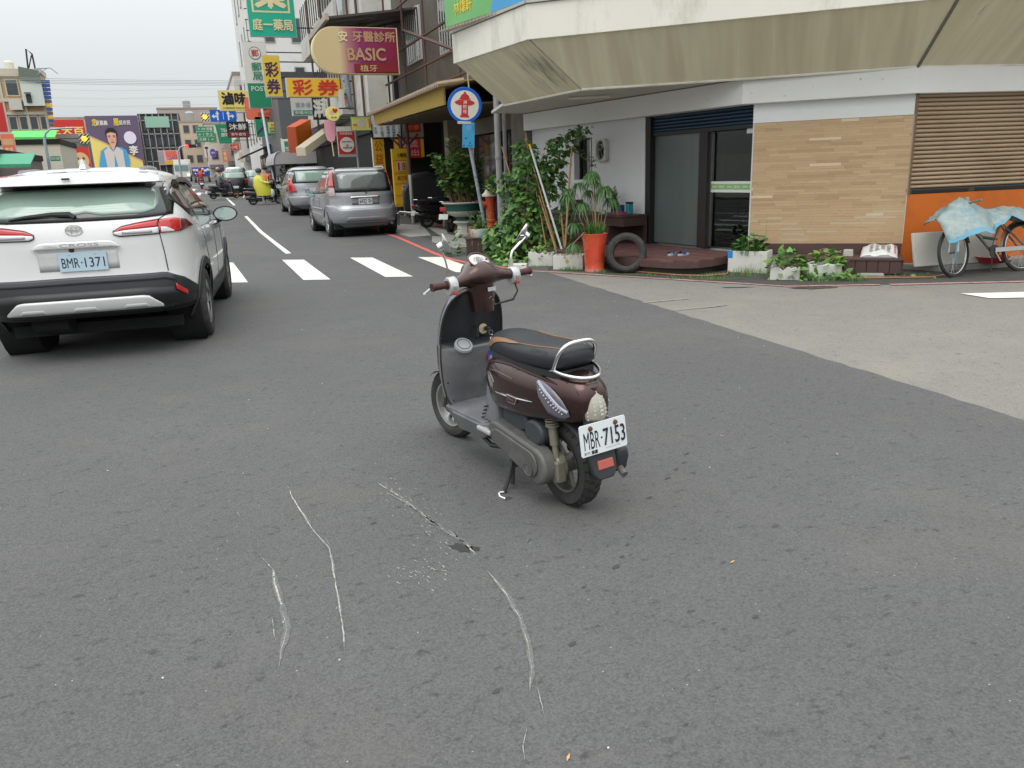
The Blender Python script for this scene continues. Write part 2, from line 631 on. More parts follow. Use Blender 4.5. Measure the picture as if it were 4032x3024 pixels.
def strip(name,line,w,z,material,parent,seed=1,rag=0.0):
	"""painted band of width w following a centre line"""
	rnd = random.Random(seed)
	pts = [Vector(p) for p in line]
	fine = []
	for a,b in zip(pts[:-1],pts[1:]):
		n = max(1,int((b - a).length / 0.15)) if rag else 1
		fine += [a.lerp(b,i / n) for i in range(n)]
	fine.append(pts[-1])
	ls,rs = [],[]
	for i,p in enumerate(fine):
		d = (fine[min(i + 1,len(fine) - 1)] - fine[max(i - 1,0)]).normalized()
		nn = Vector((-d.y,d.x))
		ls.append(p + nn * (w / 2 + rnd.uniform(-rag,rag)))
		rs.append(p - nn * (w / 2 + rnd.uniform(-rag,rag)))
	mb = MB()
	mb.grid([[(p.x,p.y,z + rise(p.y)) for p in ls],[(p.x,p.y,z + rise(p.y)) for p in rs]])
	return mb.build(name,material,parent,smooth=0,fix=False)
ZM = 0.008
for x0,y0,x1,y1 in ((0.285,12.35,0.19,15.55),(1.44,11.86,1.435,15.1),(2.59,11.40,2.62,14.56),(3.66,11.25,3.72,13.75),
					   (-1.1,12.8,-1.15,16.1),(-2.3,13.2,-2.3,16.5),(-3.5,13.6,-3.5,16.9)):
	w = 0.185
	q = MB().poly([(x0 - w,y0 + 0.1,ZM),(x0 + w,y0 - 0.12,ZM),(x1 + w,y1 - 0.14,ZM),(x1 - w,y1 + 0.14,ZM)])
	q.build('crosswalk_stripe',M_PAINT,road,smooth=0,fix=False)
for y0,y1 in ((16.45,31.5),(40.4,49),(58,66)):
	strip('lane_line',[(1.49 - 0.003 * (y0 - 16),y0),(1.48 - 0.003 * max(0,24 - y0),max(24,y0)),(1.49 - 0.003 * (y1 - 16),y1)] if y0 < 24 else [(1.40 - 0.008 * (y0 - 40),y0),(1.40 - 0.008 * (y1 - 40),y1)],0.11,ZM,M_PAINT,road)
strip('lane_line',[(-2.05,16),(-2.05,24),(-2.6,84)],0.12,ZM,M_PAINT,road)
for k,(x,y) in enumerate(((-0.5,46),(-0.2,56),(-1.4,50),(-0.6,66))):
	strip('lane_arrow',[(x,y),(x,y + 3.5)],0.25,ZM,M_PAINT,road)
	MB().poly([(x - 0.4,y + 3.5,ZM + rise(y + 3.5)),(x + 0.4,y + 3.5,ZM + rise(y + 3.5)),(x,y + 5.5,ZM + rise(y + 5.5))]).build('lane_arrow',M_PAINT,road,smooth=0,fix=False)
strip('stop_line',[(-2.4,83.5),(4.6,83.5)],0.5,ZM,M_PAINT,road)
strip('kerb_line',[(4.5,24),(4.33,20.2),(4.28,18.6),(4.16,16.8),(4.0,14.6),(3.93,13.2),(4.05,12.2),(4.5,10.75)],0.10,ZM,M_RED,road,2,0.006)
strip('kerb_line',[(4.5,24.5),(4.1,45),(4.0,84)],0.10,ZM,M_RED,road,2,0.006)
strip('kerb_line',[(4.5,10.75),(4.95,10.0),(5.5,9.1),(6.1,8.1),(6.45,7.48),(7.4,6.95)],0.075,ZM,M_REDOLD,side,5,0.012)
strip('kerb_line',[(7.5,6.90),(8.9,6.2),(14,3.3)],0.09,ZM,M_REDOLD,side,5,0.01)
q = MB().poly([(7.58,6.02,ZM),(7.56,5.66,ZM),(8.9,4.95,ZM),(9.3,5.2,ZM)])
q.build('crosswalk_stripe',M_PAINT,side,smooth=0,fix=False)
q = MB().poly([(9.9,4.9,ZM),(9.7,4.55,ZM),(11.2,3.75,ZM),(11.6,4.0,ZM)])
q.build('crosswalk_stripe',M_PAINT,side,smooth=0,fix=False)
M_FADE = mat('faded_paint',(0.34,0.335,0.32),0.8,var=0.15,scale=20,dirt=(0.2,0.19,0.18),dscale=12,dlo=0.45,dhi=0.6)
strip('faded_line',[(4.42,7.42),(5.0,7.38)],0.03,ZM,M_FADE,side,3,0.006)
strip('faded_line',[(4.5,6.84),(5.1,6.8)],0.03,ZM,M_FADE,side,4,0.006)
# scrape marks left on the asphalt
M_SCR = mat('scrape_chalk',(0.40,0.385,0.345),0.9,var=0.3,scale=60,dirt=(0.17,0.168,0.16),dscale=70,dlo=0.48,dhi=0.62)
M_DUST = mat('scrape_dust',(0.165,0.162,0.155),0.9,var=0.3,scale=60,dirt=(0.105,0.104,0.102),dscale=110,dlo=0.40,dhi=0.55)
def scrape(line,w,seed,breaks=0.12):
	rnd = random.Random(seed)
	pts = [Vector(p) for p in line]
	fine = []
	for a,b in zip(pts[:-1],pts[1:]):
		n = max(2,int((b - a).length / 0.012))
		fine += [a.lerp(b,i / n) for i in range(n)]
	mb,hb = MB(),MB()
	off,k,q,gone = 0.0,0.6,0.5,0
	A,B = [],[]
	for i,p in enumerate(fine):
		d = (fine[min(i + 1,len(fine) - 1)] - fine[max(i - 1,0)]).normalized()
		nn = Vector((-d.y,d.x))
		off = off * 0.9 + rnd.uniform(-0.0011,0.0011)
		k = min(0.75,max(0.12,k + rnd.uniform(-0.13,0.13)))
		q = min(1.6,max(0.0,q + rnd.uniform(-0.3,0.3)))
		end = min(1.0,i / 8,(len(fine) - 1 - i) / 8)
		c = p + nn * off
		A.append((c + nn * w * k * end / 2,c - nn * w * k * end / 2))
		B.append((c + nn * w * (0.4 + q) * end,c - nn * w * (0.4 + 0.6 * q) * end))
	for i in range(len(fine) - 1):
		hb.poly([(*B[i][0],0.0062),(*B[i][1],0.0062),(*B[i + 1][1],0.0062),(*B[i + 1][0],0.0062)])
		gone = gone - 1 if gone > 0 else (rnd.randint(1,4) if rnd.random() < breaks * 0.5 else 0)
		if gone <= 0:
			mb.poly([(*A[i][0],0.007),(*A[i][1],0.007),(*A[i + 1][1],0.007),(*A[i + 1][0],0.007)])
	hb.build('scrape_dust',M_DUST,road,smooth=0,fix=False)
	return mb.build('scrape_mark',M_SCR,road,smooth=0,fix=False)
scrape([(0.21,3.78),(0.215,3.62),(0.255,3.25),(0.30,3.0),(0.29,2.85),(0.275,2.68),(0.26,2.45),(0.235,2.23)],0.0085,1)
scrape([(0.29,3.16),(0.315,2.96)],0.006,9)
scrape([(0.03,3.05),(0.066,2.92),(0.062,2.80),(0.075,2.62),(0.075,2.46),(0.045,2.34),(0.025,2.22)],0.0085,2)
scrape([(0.035,2.58),(0.035,2.38)],0.005,12,0.3)
scrape([(-0.05,3.62),(-0.03,3.48)],0.006,13,0.3)
scrape([(0.62,3.66),(0.70,3.36),(0.755,3.06),(0.83,2.80),(0.845,2.66)],0.007,3,0.45)
scrape([(0.64,3.5),(0.73,3.2),(0.79,2.92)],0.008,4,0.5)
scrape([(0.80,2.96),(0.828,2.78),(0.842,2.66)],0.008,5,0.2)
scrape([(0.835,2.56),(0.842,2.35),(0.83,2.20),(0.80,2.05),(0.76,1.92),(0.70,1.80)],0.0065,6,0.06)
scrape([(0.75,1.86),(0.72,1.74),(0.69,1.64)],0.004,7,0.1)
scrape([(0.655,1.70),(0.61,1.62),(0.585,1.54)],0.006,8,0.1)
scrape([(0.86,3.32),(0.88,3.25)],0.007,10,0.1)
rnd = random.Random(5)
mb = MB()
for cx,cy,sx,sy,n in ((0.57,2.66,0.06,0.05,26),(0.74,3.12,0.05,0.2,46),(0.66,3.42,0.05,0.14,24),(0.66,2.62,0.05,0.06,12)):
	for k in range(n):
		x,y = rnd.gauss(cx,sx),rnd.gauss(cy,sy)
		a,l,w = rnd.uniform(1.6,2.1),rnd.uniform(0.003,0.012),rnd.uniform(0.0008,0.0018)
		c,s = math.cos(a),math.sin(a)
		mb.poly([(x + c * l + s * w,y + s * l - c * w,0.0065),(x + c * l - s * w,y + s * l + c * w,0.0065),(x - c * l - s * w,y - s * l + c * w,0.0065),(x - c * l + s * w,y - s * l - c * w,0.0065)])
mb.build('scrape_mark',M_SCR,road,smooth=0,fix=False)
M_TAR = mat('dark_pit',(0.05,0.049,0.048),0.8,var=0.2,scale=40)
def blot(x,y,rx,ry,rot,seed,parent,material=M_TAR,z=0.0062,n=18):
	rr = random.Random(seed)
	pts = []
	for i in range(n):
		w = 2 * PI * i / n
		k = rr.uniform(0.65,1.15)
		px,py = rx * k * math.cos(w),ry * k * math.sin(w)
		pts.append((x + px * math.cos(rot) - py * math.sin(rot),y + px * math.sin(rot) + py * math.cos(rot),z))
	return MB().poly(pts).build('asphalt_pit',material,parent,smooth=0,fix=False)
blot(0.80,2.77,0.060,0.030,-1.0,1,road,mat('scrape_gouge',(0.03,0.03,0.03),0.7))
blot(0.85,2.74,0.03,0.02,-1.0,3,road,mat('scrape_gouge',(0.03,0.03,0.03),0.7))
for k,(x,y,r) in enumerate(((1.30,2.36,0.02),(1.36,2.42,0.014),(1.43,2.5,0.012),(1.48,2.55,0.01),(1.12,2.28,0.012),(1.56,1.86,0.014),(1.44,3.0,0.012),
							   (1.75,2.86,0.018),(1.95,3.02,0.02),(2.05,3.1,0.018),(2.14,3.16,0.016),(2.22,3.26,0.02),(0.52,3.16,0.016),(0.93,1.98,0.016),(0.62,1.86,0.016))):
	blot(x,y,r * 1.1,r * 0.55,0.4,20 + k,road)
M_LEAFDRY = mat('dry_leaf',(0.55,0.30,0.12),0.8)
for x,y,a,lb_ in ((1.72,2.2,0.3,'orange leaf scrap on the asphalt right of the scooter, nearest the camera side'),(2.9,2.9,1.2,'dry leaf scrap on the asphalt far right of the rear wheel'),(2.55,3.4,2.0,'dry leaf scrap near the old asphalt edge on the right'),(0.70,1.53,0.9,'brown leaf scrap at the bottom of the longest scrape mark')):
	w = MB().grid([[(-0.014,0,0.006),(0,0.004,0.008),(0.014,0,0.007)],[(-0.014,0.001,0.006),(0,-0.004,0.007),(0.014,-0.001,0.009)]],T(x,y,0.002) @ RZ(a))
	o = w.build('leaf',M_LEAFDRY,smooth=0,fix=False)
	tag(o,lb_,'leaf','dry leaf scraps on the asphalt')
# damp stain and iron cover in front of the planters
M_WET = mat('damp_stain',(0.05,0.047,0.04),0.35,var=0.3,scale=6)
blot(6.65,7.22,0.27,0.12,-0.46,77,side,M_WET,0.0052,30)
blot(5.95,7.75,0.22,0.03,-0.5,78,side,M_WET,0.0052,30)
# concrete apron slabs beside the parked cars
for pts in ([(4.55,18.5),(5.1,18.6),(5.95,22.6),(5.0,24.5),(4.7,24.5)],[(4.62,15.0),(5.3,15.3),(5.5,17.4),(5.05,18.3),(4.62,16.8)],
			[(5.2,17.9),(5.6,17.5),(6.4,20.3),(5.95,22.4)]):
	MB().slab([(x,y,-0.003) for x,y in pts],(0,0,0.012)).build('paving_slab',M_CONC,pav,smooth=0)
M_RTILE = mat('red_paving',(0.11,0.055,0.05),0.75,var=0.3,scale=14)
for i in range(7):
	for j in range(9):
		x,y = 5.55 + i * 0.36,17.6 + j * 0.62
		if x > 5.45 + (y - 17.6) * 0.12:
			MB().box(x,x + 0.345,y,y + 0.6,-0.003,0.013).build('tile',M_RTILE,pav,smooth=0)
# litter chips
mb = MB()
for k in range(40):
	x,y = rnd.uniform(-1.5,5.5),rnd.uniform(1.4,11)
	s = rnd.uniform(0.003,0.007)
	mb.cbox((x,y,0.007),(s,s * 0.7,0.004),None)
o = mb.build('gravel',mat('pale_grit',(0.6,0.59,0.56),0.8,var=0.1),smooth=0)
tag(o,kind='stuff')
# ================================================================= corner building
PL,PR = Vector((7.25,9.17,0)),Vector((8.67,7.85,0))
dM = Vector((-0.139,0.990,0)).normalized()
FM = frame(dM,Vector((-dM.y,dM.x,0)),(0,0,1),PL)              # street wall, x runs away from the corner, y points out to the street
dP = (PL - PR).normalized()
FP = frame(dP,Vector((-dP.y,dP.x,0)),(0,0,1),PR)              # chamfer, x from the shutter to the door
WP = (PL - PR).length
dC = Vector((-0.985,0.174,0)).normalized()
QC = PR - dC * 7.0
FC = frame(dC,Vector((-dC.y,dC.x,0)),(0,0,1),QC)              # side street wall
M_WHITE = mat('white_plaster',(0.66,0.66,0.655),0.8,var=0.06,scale=2.5,bump=0.12,bscale=50,dirt=(0.45,0.45,0.43),dscale=1.4,dlo=0.58,dhi=0.9)
M_BEAM = mat('stained_white_paint',(0.70,0.695,0.67),0.8,var=0.06,scale=3,bump=0.15,bscale=50,dirt=(0.06,0.058,0.05),dscale=5.5,dlo=0.66,dhi=0.72,stretch=(1,1,1.6))
M_FASC = mat('cream_fascia',(0.72,0.69,0.61),0.8,var=0.08,scale=2,bump=0.1,bscale=40,dirt=(0.36,0.34,0.28),dscale=1.6,dlo=0.5,dhi=0.8,stretch=(1,1,0.35))
M_BLACKF = mat('dark_frame',(0.016,0.015,0.015),0.45,var=0.2)
M_BROWN = mat('brown_deck_paint',(0.085,0.046,0.040),0.6,var=0.25,scale=8,bump=0.2,bscale=60)
M_ORANGE = mat('orange_render',(0.56,0.135,0.014),0.75,var=0.10,scale=2.2,bump=0.15,bscale=60,dirt=(0.40,0.10,0.016),dscale=1.8,dlo=0.5,dhi=0.8)
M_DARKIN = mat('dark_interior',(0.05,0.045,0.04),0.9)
M_GLASS = glass_mat('door_glass',(0.95,0.97,0.96),-0.01)
M_FROST = mat('frosted_film',(0.115,0.135,0.13),0.25,var=0.15,scale=1.2,stretch=(4,4,0.3))
M_STEEL = mat('brushed_steel',(0.55,0.55,0.55),0.35,metal=1.0)
cb = thing('corner_building','white corner shop building with a broad sloping olive canopy and cream fascia','building',(PL.x,PL.y,0))
def on(mb,name,material,smooth=35,bevel=0.0,parent=None,**k):
	"""build world-space geometry under a thing that stands at a location"""
	o = mb.build(name,material,None,smooth=smooth,bevel=bevel,**k)
	if parent is not None:
		root = parent
		while root.parent is not None:
			root = root.parent
		o.parent = parent
		loc = Vector((0,0,0))
		p = parent
		m = Matrix.Identity(4)
		chain = []
		while p is not None:
			chain.append(p)
			p = p.parent
		for p in reversed(chain):
			m = m @ p.matrix_parent_inverse @ p.matrix_basis
		o.matrix_parent_inverse = m.inverted()
	return o
LM = 6.03
# street wall
w = MB(FM)
w.box(2.42,3.93,-0.2,0,0,2.55)
w.box(4.52,LM,-0.2,0,0,2.55)
w.box(3.93,4.52,-0.2,0,0,1.26)
w.box(3.93,4.52,-0.2,0,2.0,2.55)
w.box(0.0,2.42,-0.2,0,2.45,2.55)
on(w,'wall',M_WHITE,parent=cb,smooth=0)
# beams: one L-shaped band over door and panel
bc = Vector((7.035,9.225))
pA = FM @ Vector((LM,0.2,0)); pA0 = FM @ Vector((LM,-0.15,0))
pD = FP @ Vector((-0.02,0.1,0)); pD0 = FP @ Vector((-0.02,-0.15,0))
inner = FM @ Vector((0.1,-0.15,0))
bm_ = MB().prism([(pA.x,pA.y),(bc.x,bc.y),(pD.x,pD.y),(pD0.x,pD0.y),(inner.x,inner.y),(pA0.x,pA0.y)],2.235,2.553)
on(bm_,'beam',M_BEAM,parent=cb,smooth=0,bevel=0.008)
b2 = MB(FC).box(-0.5,7.03,-0.15,0.085,2.235,2.552)
on(b2,'beam',M_BEAM,parent=cb,smooth=0,bevel=0.008)
# chamfer: white band, backing wall and the strip-wood cladding
w = MB(FP)
w.box(0.0,WP + 0.05,-0.2,0,1.985,2.3)
w.box(0.0,WP + 0.05,-0.2,-0.02,0,1.985)
on(w,'wall',M_WHITE,parent=cb,smooth=0)
clad = MB(FP).box(0.0,WP + 0.03,-0.019,-0.004,0.34,1.98)
panel = on(clad,'wood_cladding',mat('wood_backing',(0.30,0.19,0.10),0.7),parent=cb,smooth=0)
WOODS = []
for k,c in enumerate(((0.49,0.345,0.195),(0.44,0.30,0.165),(0.465,0.32,0.18),(0.40,0.265,0.145),(0.60,0.48,0.32),(0.48,0.33,0.19),(0.45,0.31,0.172),(0.50,0.39,0.26))):
	WOODS.append(mat('strip_wood_%d' % k,c,0.55,var=0.2,scale=3,stretch=(5,5,60),bump=0.05,bscale=30,dirt=(0.36,0.27,0.18),dscale=2,dlo=0.55,dhi=0.85))
rw = random.Random(11)
rows = 44
hh = 1.64 / rows
PLANKS = {}
nplank = 0
extra = MB(FP)
for r in range(rows):
	x = -rw.uniform(0,0.3)
	z = 0.34 + r * hh
	while x < WP + 0.03:
		ln = rw.choice((0.22,0.3,0.3,0.4,0.52))
		a,b = max(0.0,x),min(WP + 0.03,x + ln)
		x += ln
		if b - a < 0.02:
			continue
		k = rw.choice((0,0,1,2,2,3,5,5,6,1)) if rw.random() > 0.05 else 4
		if r < 12 and k in (1,2,6,3) and rw.random() < 0.75:
			k = rw.choice((0,5,7,7))
		th = rw.uniform(0.0,0.0035)
		if nplank < 300:
			on(MB(FP).box(a + 0.0008,b - 0.0008,-0.004,th + 0.0005,z + 0.0006,z + hh - 0.0006),'plank',WOODS[k],parent=panel,smooth=0)
			nplank += 1
		else:
			extra.box(a + 0.0008,b - 0.0008,-0.004,th + 0.0005,z + 0.0006,z + hh - 0.0006)
if extra.v:
	o = on(extra,'planks',WOODS[2],parent=panel,smooth=0)
	o['kind'] = 'stuff'
on(MB(FP).box(-0.012,0.0,-0.03,0.006,0.34,1.99),'corner_trim',mat('pale_trim',(0.5,0.45,0.38),0.5),parent=cb,smooth=0)
# door bay with the rolled-up navy shutter
M_NAVY = mat('navy_shutter',(0.006,0.03,0.062),0.35,var=0.15)
bay = on(MB(FM).box(2.30,2.42,-0.19,-0.01,0.2,2.236),'door_frame',M_BLACKF,parent=cb,smooth=0,bevel=0.004)
on(MB(FM).box(0.02,2.30,-0.19,-0.06,1.93,1.985),'door_frame',M_BLACKF,parent=cb,smooth=0)
on(MB(FM).box(1.02,1.20,-0.19,-0.06,0.2,1.93),'door_frame',mat('brown_black_frame',(0.022,0.017,0.014),0.5),parent=cb,smooth=0,bevel=0.004)
on(MB(FM).box(0.0,0.05,-0.19,-0.05,0.2,1.93),'door_frame',M_BLACKF,parent=cb,smooth=0)
for i in range(5):
	z = 1.985 + i * 0.05
	mb = MB(FM)
	mb.lathe([(0.026,0.02),(0.026,2.30)],10,frame((0,0,1),(0,1,0),(1,0,0),(0,-0.09,z + 0.025)))
	on(mb,'slat',M_NAVY,parent=cb)
on(MB(FM).box(1.20,2.30,-0.14,-0.12,0.22,1.93),'glass_pane',M_FROST,parent=cb,smooth=0)
on(MB(FM).box(1.225,1.24,-0.119,-0.116,0.25,1.9),'glass_edge',mat('glass_edge',(0.25,0.3,0.29),0.2),parent=cb,smooth=0)
door = on(MB(FM).box(0.06,1.0,-0.165,-0.157,0.23,1.92),'glass_door',M_GLASS,parent=cb,smooth=0)
on(MB(FM).box(0.06,1.0,-0.153,-0.151,1.045,1.205),'door_band',mat('white_film',(0.72,0.76,0.72),0.5,var=0.03),parent=door,smooth=0)
on(MB(FM).box(0.06,1.0,-0.1508,-0.150,1.085,1.17),'door_band',mat('green_film',(0.28,0.46,0.20),0.5,var=0.2,scale=20),parent=door,smooth=0)
mb = MB(FM)
for i in range(3):
	for j in range(4):
		mb.box(0.12 + i * 0.31 + j * 0.03,0.135 + i * 0.31 + j * 0.03,-0.1497,-0.1492,1.11,1.145)
	mb.box(0.27 + i * 0.31,0.36 + i * 0.31,-0.1497,-0.1492,1.12,1.135)
on(mb,'printed_motif',mat('pale_green_print',(0.62,0.72,0.52),0.5),parent=door,smooth=0)
on(MB(FM).box(1.0,1.02,-0.17,-0.13,0.22,1.93),'door_edge',M_STEEL,parent=cb,smooth=0)
on(MB(FM).box(0.11,0.26,-0.15,-0.08,1.86,1.93),'door_closer',mat('closer_grey',(0.55,0.55,0.55),0.4),parent=cb,smooth=0,bevel=0.006)
mb = MB(FM)
mb.tube([(0.06 + 0.07 * math.cos(a),-0.145,1.30 + 0.07 * math.sin(a)) for a in [2 * PI * i / 20 for i in range(20)]],0.010,6,closed=True)
on(mb,'door_ring_pull',M_STEEL,parent=cb)
# what shows inside the shop
rm = MB(FM)
rm.box(-0.6,LM,-4.3,-4.2,0.2,2.55)
rm.box(-0.7,-0.6,-4.3,-1.1,0.2,2.55)
rm.box(LM,LM + 0.1,-4.3,-0.2,0,2.55)
on(rm,'interior_wall',mat('shop_wall',(0.62,0.55,0.46),0.9),parent=cb,smooth=0)
on(MB(FM).box(-0.2,LM,-4.2,-0.2,0.16,0.2),'floor',mat('shop_floor',(0.52,0.52,0.50),0.4,var=0.15),parent=cb,smooth=0)
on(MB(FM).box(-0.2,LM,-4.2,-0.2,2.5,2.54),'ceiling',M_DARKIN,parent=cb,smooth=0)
ctr = thing('counter','cream shop counter seen through the glass door','counter',tuple(FM @ Vector((1.1,-1.2,0.2))))
on(MB(FM).box(0.55,2.1,-1.5,-1.05,0.28,0.98),'cabinet',mat('cream_laminate',(0.82,0.79,0.70),0.45),parent=ctr,smooth=0,bevel=0.01)
on(MB(FM).box(0.5,2.15,-1.55,-1.0,0.98,1.02),'top',mat('counter_top',(0.35,0.33,0.3),0.4),parent=ctr,smooth=0)
on(MB(FM).box(0.55,2.1,-1.5,-1.10,0.2,0.28),'plinth',M_BLACKF,parent=ctr,smooth=0)
for i in range(2):
	on(MB(FM).box(0.85 + i * 0.45,1.02 + i * 0.45,-1.05,-1.035,0.87,0.885),'handle',M_BLACKF,parent=ctr,smooth=0)
shf = thing('shelf_unit','dark shelf wall with toys and boxes inside the shop','shelves',tuple(FM @ Vector((2.6,-3.6,0.2))))
on(MB(FM).box(1.2,4.6,-4.1,-3.9,0.2,2.3),'back',mat('shelf_back',(0.22,0.13,0.085),0.7),parent=shf,smooth=0)
for z in (1.15,1.5,1.85):
	on(MB(FM).box(1.2,4.6,-3.9,-3.6,z,z + 0.03),'shelf',mat('shelf_wood',(0.16,0.09,0.05),0.6),parent=shf,smooth=0)
rr = random.Random(3)
for z,lev in ((1.18,'lowest'),(1.53,'middle'),(1.88,'top')):
	for k in range(6):
		x = 2.0 + k * 0.32
		c = rr.choice(((0.5,0.1,0.1),(0.1,0.25,0.12),(0.3,0.35,0.45),(0.55,0.5,0.4),(0.25,0.12,0.2)))
		h = rr.uniform(0.12,0.24)
		bx = on(MB(FM).taper((x,-3.72,z),(rr.uniform(0.12,0.25),0.15,h),(0.9,0.9)),'carton',mat('carton_%02d' % int(c[0] * 100 + c[1] * 10),c,0.6),smooth=0,bevel=0.008)
		tag(bx,'%s carton, %s from the door side on the %s shelf inside the shop' % ({0.5: 'red',0.1: 'dark green',0.3: 'slate blue',0.55: 'tan',0.25: 'plum'}[c[0]],('first','second','third','fourth','fifth','sixth')[k],lev),'box','cartons on the shop shelves')
stool = thing('bar_stool','black metal bar stool with round wooden seat behind the glass door','stool',tuple(FM @ Vector((0.72,-0.62,0.2))))
mb = MB()
mb.lathe([(0.0,0.0),(0.15,0.0),(0.16,0.012),(0.16,0.03),(0.15,0.04),(0,0.04)],24,T(0,0,0.70))
mb.build('seat',mat('stool_wood',(0.28,0.14,0.07),0.5,var=0.2),stool)
mb = MB()
mb.tube([(0,0,0.42),(0,0,0.70)],0.018)
mb.build('screw_post',M_BLACKF,stool)
for k in range(4):
	a = PI / 4 + k * PI / 2
	c,s = math.cos(a),math.sin(a)
	mb = MB().tube([(c * 0.03,s * 0.03,0.66),(c * 0.10,s * 0.10,0.63),(c * 0.14,s * 0.14,0.52),(c * 0.16,s * 0.16,0.3),(c * 0.22,s * 0.22,0.0)],0.012,8)
	mb.build('leg',M_BLACKF,stool)
mb = MB().tube([(0.175 * math.cos(2 * PI * i / 28),0.175 * math.sin(2 * PI * i / 28),0.24) for i in range(28)],0.011,6,closed=True)
mb.build('foot_ring',M_BLACKF,stool)
# window in the street wall
win = on(MB(FM).box(3.93,4.52,-0.16,-0.15,1.26,2.0),'window',glass_mat('window_glass',(0.5,0.52,0.5),0.06),parent=cb,smooth=0)
for x0,x1,z0,z1 in ((3.93,3.965,1.26,2.0),(4.13,4.16,1.26,2.0),(4.485,4.52,1.26,2.0),(3.93,4.52,1.26,1.29),(3.93,4.52,1.97,2.0)):
	on(MB(FM).box(x0,x1,-0.15,-0.12,z0,z1),'frame',mat('alu_frame',(0.45,0.45,0.44),0.4,metal=0.6) if x0 == 4.13 else M_BLACKF,parent=win,smooth=0)
on(MB(FM).box(4.19,4.215,-0.149,-0.145,1.75,1.99),'curtain_strip',mat('yellow_strip',(0.62,0.55,0.32),0.6),parent=win,smooth=0)
# small notices on the wall
nt_ = MB(FM).box(4.0,4.1,0.0,0.006,2.30,2.44)
tag(on(nt_,'notice_plate',mat('grey_notice',(0.38,0.40,0.36),0.6,var=0.3,scale=30),smooth=0),'small grey notice plate high on the white wall above the vines','notice')
nt_ = MB(FM).box(4.04,4.14,0.0,0.004,2.06,2.13)
np_ = tag(on(nt_,'number_plate',mat('blue_plate',(0.16,0.26,0.42),0.5),smooth=0),'small blue house number plate on white wall over the window','number plate')
# wall fan
fan = thing('wall_fan','square off-white exhaust fan with dark round opening on white wall','fan',tuple(FM @ Vector((3.57,0,1.76))))
fm = FM @ T(3.57,0,1.76)
mb = MB(fm)
n = 28
out_,inn = [],[]
for i in range(n):
	a = 2 * PI * i / n
	c,s = math.cos(a),math.sin(a)
	k = 1 / max(abs(c),abs(s))
	out_.append((c * k * 0.155,s * k * 0.19))
	inn.append((c * 0.125,s * 0.165))
rows_ = [[(x,0.0,z) for x,z in out_ + out_[:1]],[(x,0.08,z) for x,z in out_ + out_[:1]],[(x,0.085,z) for x,z in inn + inn[:1]],[(x,0.015,z) for x,z in inn + inn[:1]]]
mb.grid(rows_)
on(mb,'housing',mat('fan_cream',(0.50,0.50,0.44),0.5,dirt=(0.2,0.2,0.16),dlo=0.5,dhi=0.8,dscale=8),parent=fan,smooth=30)
on(MB(fm).box(-0.13,0.13,0.002,0.012,-0.17,0.17),'duct',mat('duct_black',(0.01,0.01,0.01),0.8),parent=fan,smooth=0)
for k in range(4):
	a = k * PI / 2 + 0.4
	mb = MB(fm @ T(0,0.04,0) @ RY(a))
	mb.grid([[(0.02,0.0,0.01),(0.06,0.012,0.02),(0.11,0.014,0.0)],[(0.02,-0.006,0.04),(0.06,-0.012,0.075),(0.105,-0.014,0.07)]])
	on(mb,'blade',mat('fan_blade',(0.22,0.22,0.2),0.4),parent=fan)
on(MB(fm).lathe([(0,0.0),(0.03,0),(0.03,0.03),(0,0.035)],12,T(0,0.03,0) @ RX(-PI / 2)),'hub',M_BLACKF,parent=fan)
# side street front: orange wall and brown roller shutter
on(MB(FC).box(0,6.99,-0.2,-0.02,0.0,0.98),'wall',M_ORANGE,parent=cb,smooth=0)
on(MB(FC).box(6.955,7.0,-0.2,0.01,0.98,2.235),'shutter_rail',mat('brown_rail',(0.16,0.09,0.05),0.5),parent=cb,smooth=0)
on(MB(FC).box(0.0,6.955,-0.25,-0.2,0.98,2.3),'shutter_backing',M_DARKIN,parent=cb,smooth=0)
M_SHUT = mat('tan_roller_shutter',(0.385,0.285,0.185),0.5,var=0.12,scale=1.5,dirt=(0.27,0.185,0.11),dscale=1.2,dlo=0.5,dhi=0.8)
for i in range(22):
	z = 1.045 + i * 0.0545
	if z > 2.22:
		break
	prof = [(-0.085,z + 0.0005),(-0.052,z + 0.006),(-0.038,z + 0.016),(-0.034,z + 0.028),(-0.04,z + 0.040),(-0.052,z + 0.047),(-0.085,z + 0.053)]
	mb = MB(FC).grid([[(0.0,y,zz) for y,zz in prof],[(6.955,y,zz) for y,zz in prof]])
	on(mb,'slat',M_SHUT,parent=cb,smooth=50)
on(MB(FC).box(0.0,6.95,-0.09,-0.015,0.985,1.043),'bottom_rail',mat('shutter_rail_dark',(0.045,0.042,0.038),0.5),parent=cb,smooth=0,bevel=0.004)
for x0,x1 in ((6.05,6.9),(4.9,5.95),(3.5,4.6)):
	on(MB(FC).box(x0,x1,-0.014,-0.008,0.995,1.03),'rail_gap',mat('rail_gap',(0.012,0.012,0.012),0.7),parent=cb,smooth=0)
ledge = MB()
l0,l1 = FC @ Vector((0,0.5,0)),FC @ Vector((6.7,0.42,0))
l2,l3 = FC @ Vector((6.95,-0.05,0)),FC @ Vector((0,-0.05,0))
ledge.prism([(l0.x,l0.y),(l3.x,l3.y),(l2.x,l2.y),(l1.x,l1.y)][::-1],-0.02,0.07)
tag(on(ledge,'kerb',M_CONC,smooth=0,bevel=0.015),kind='structure')
pl_ = MB(FC)
for x in (6.62,6.2,5.9):
	pl_.box(x - 0.12,x + 0.09,-0.021,-0.012,0.07,0.105)
on(pl_,'bare_plaster',mat('bare_plaster',(0.42,0.39,0.33),0.9),parent=cb,smooth=0)
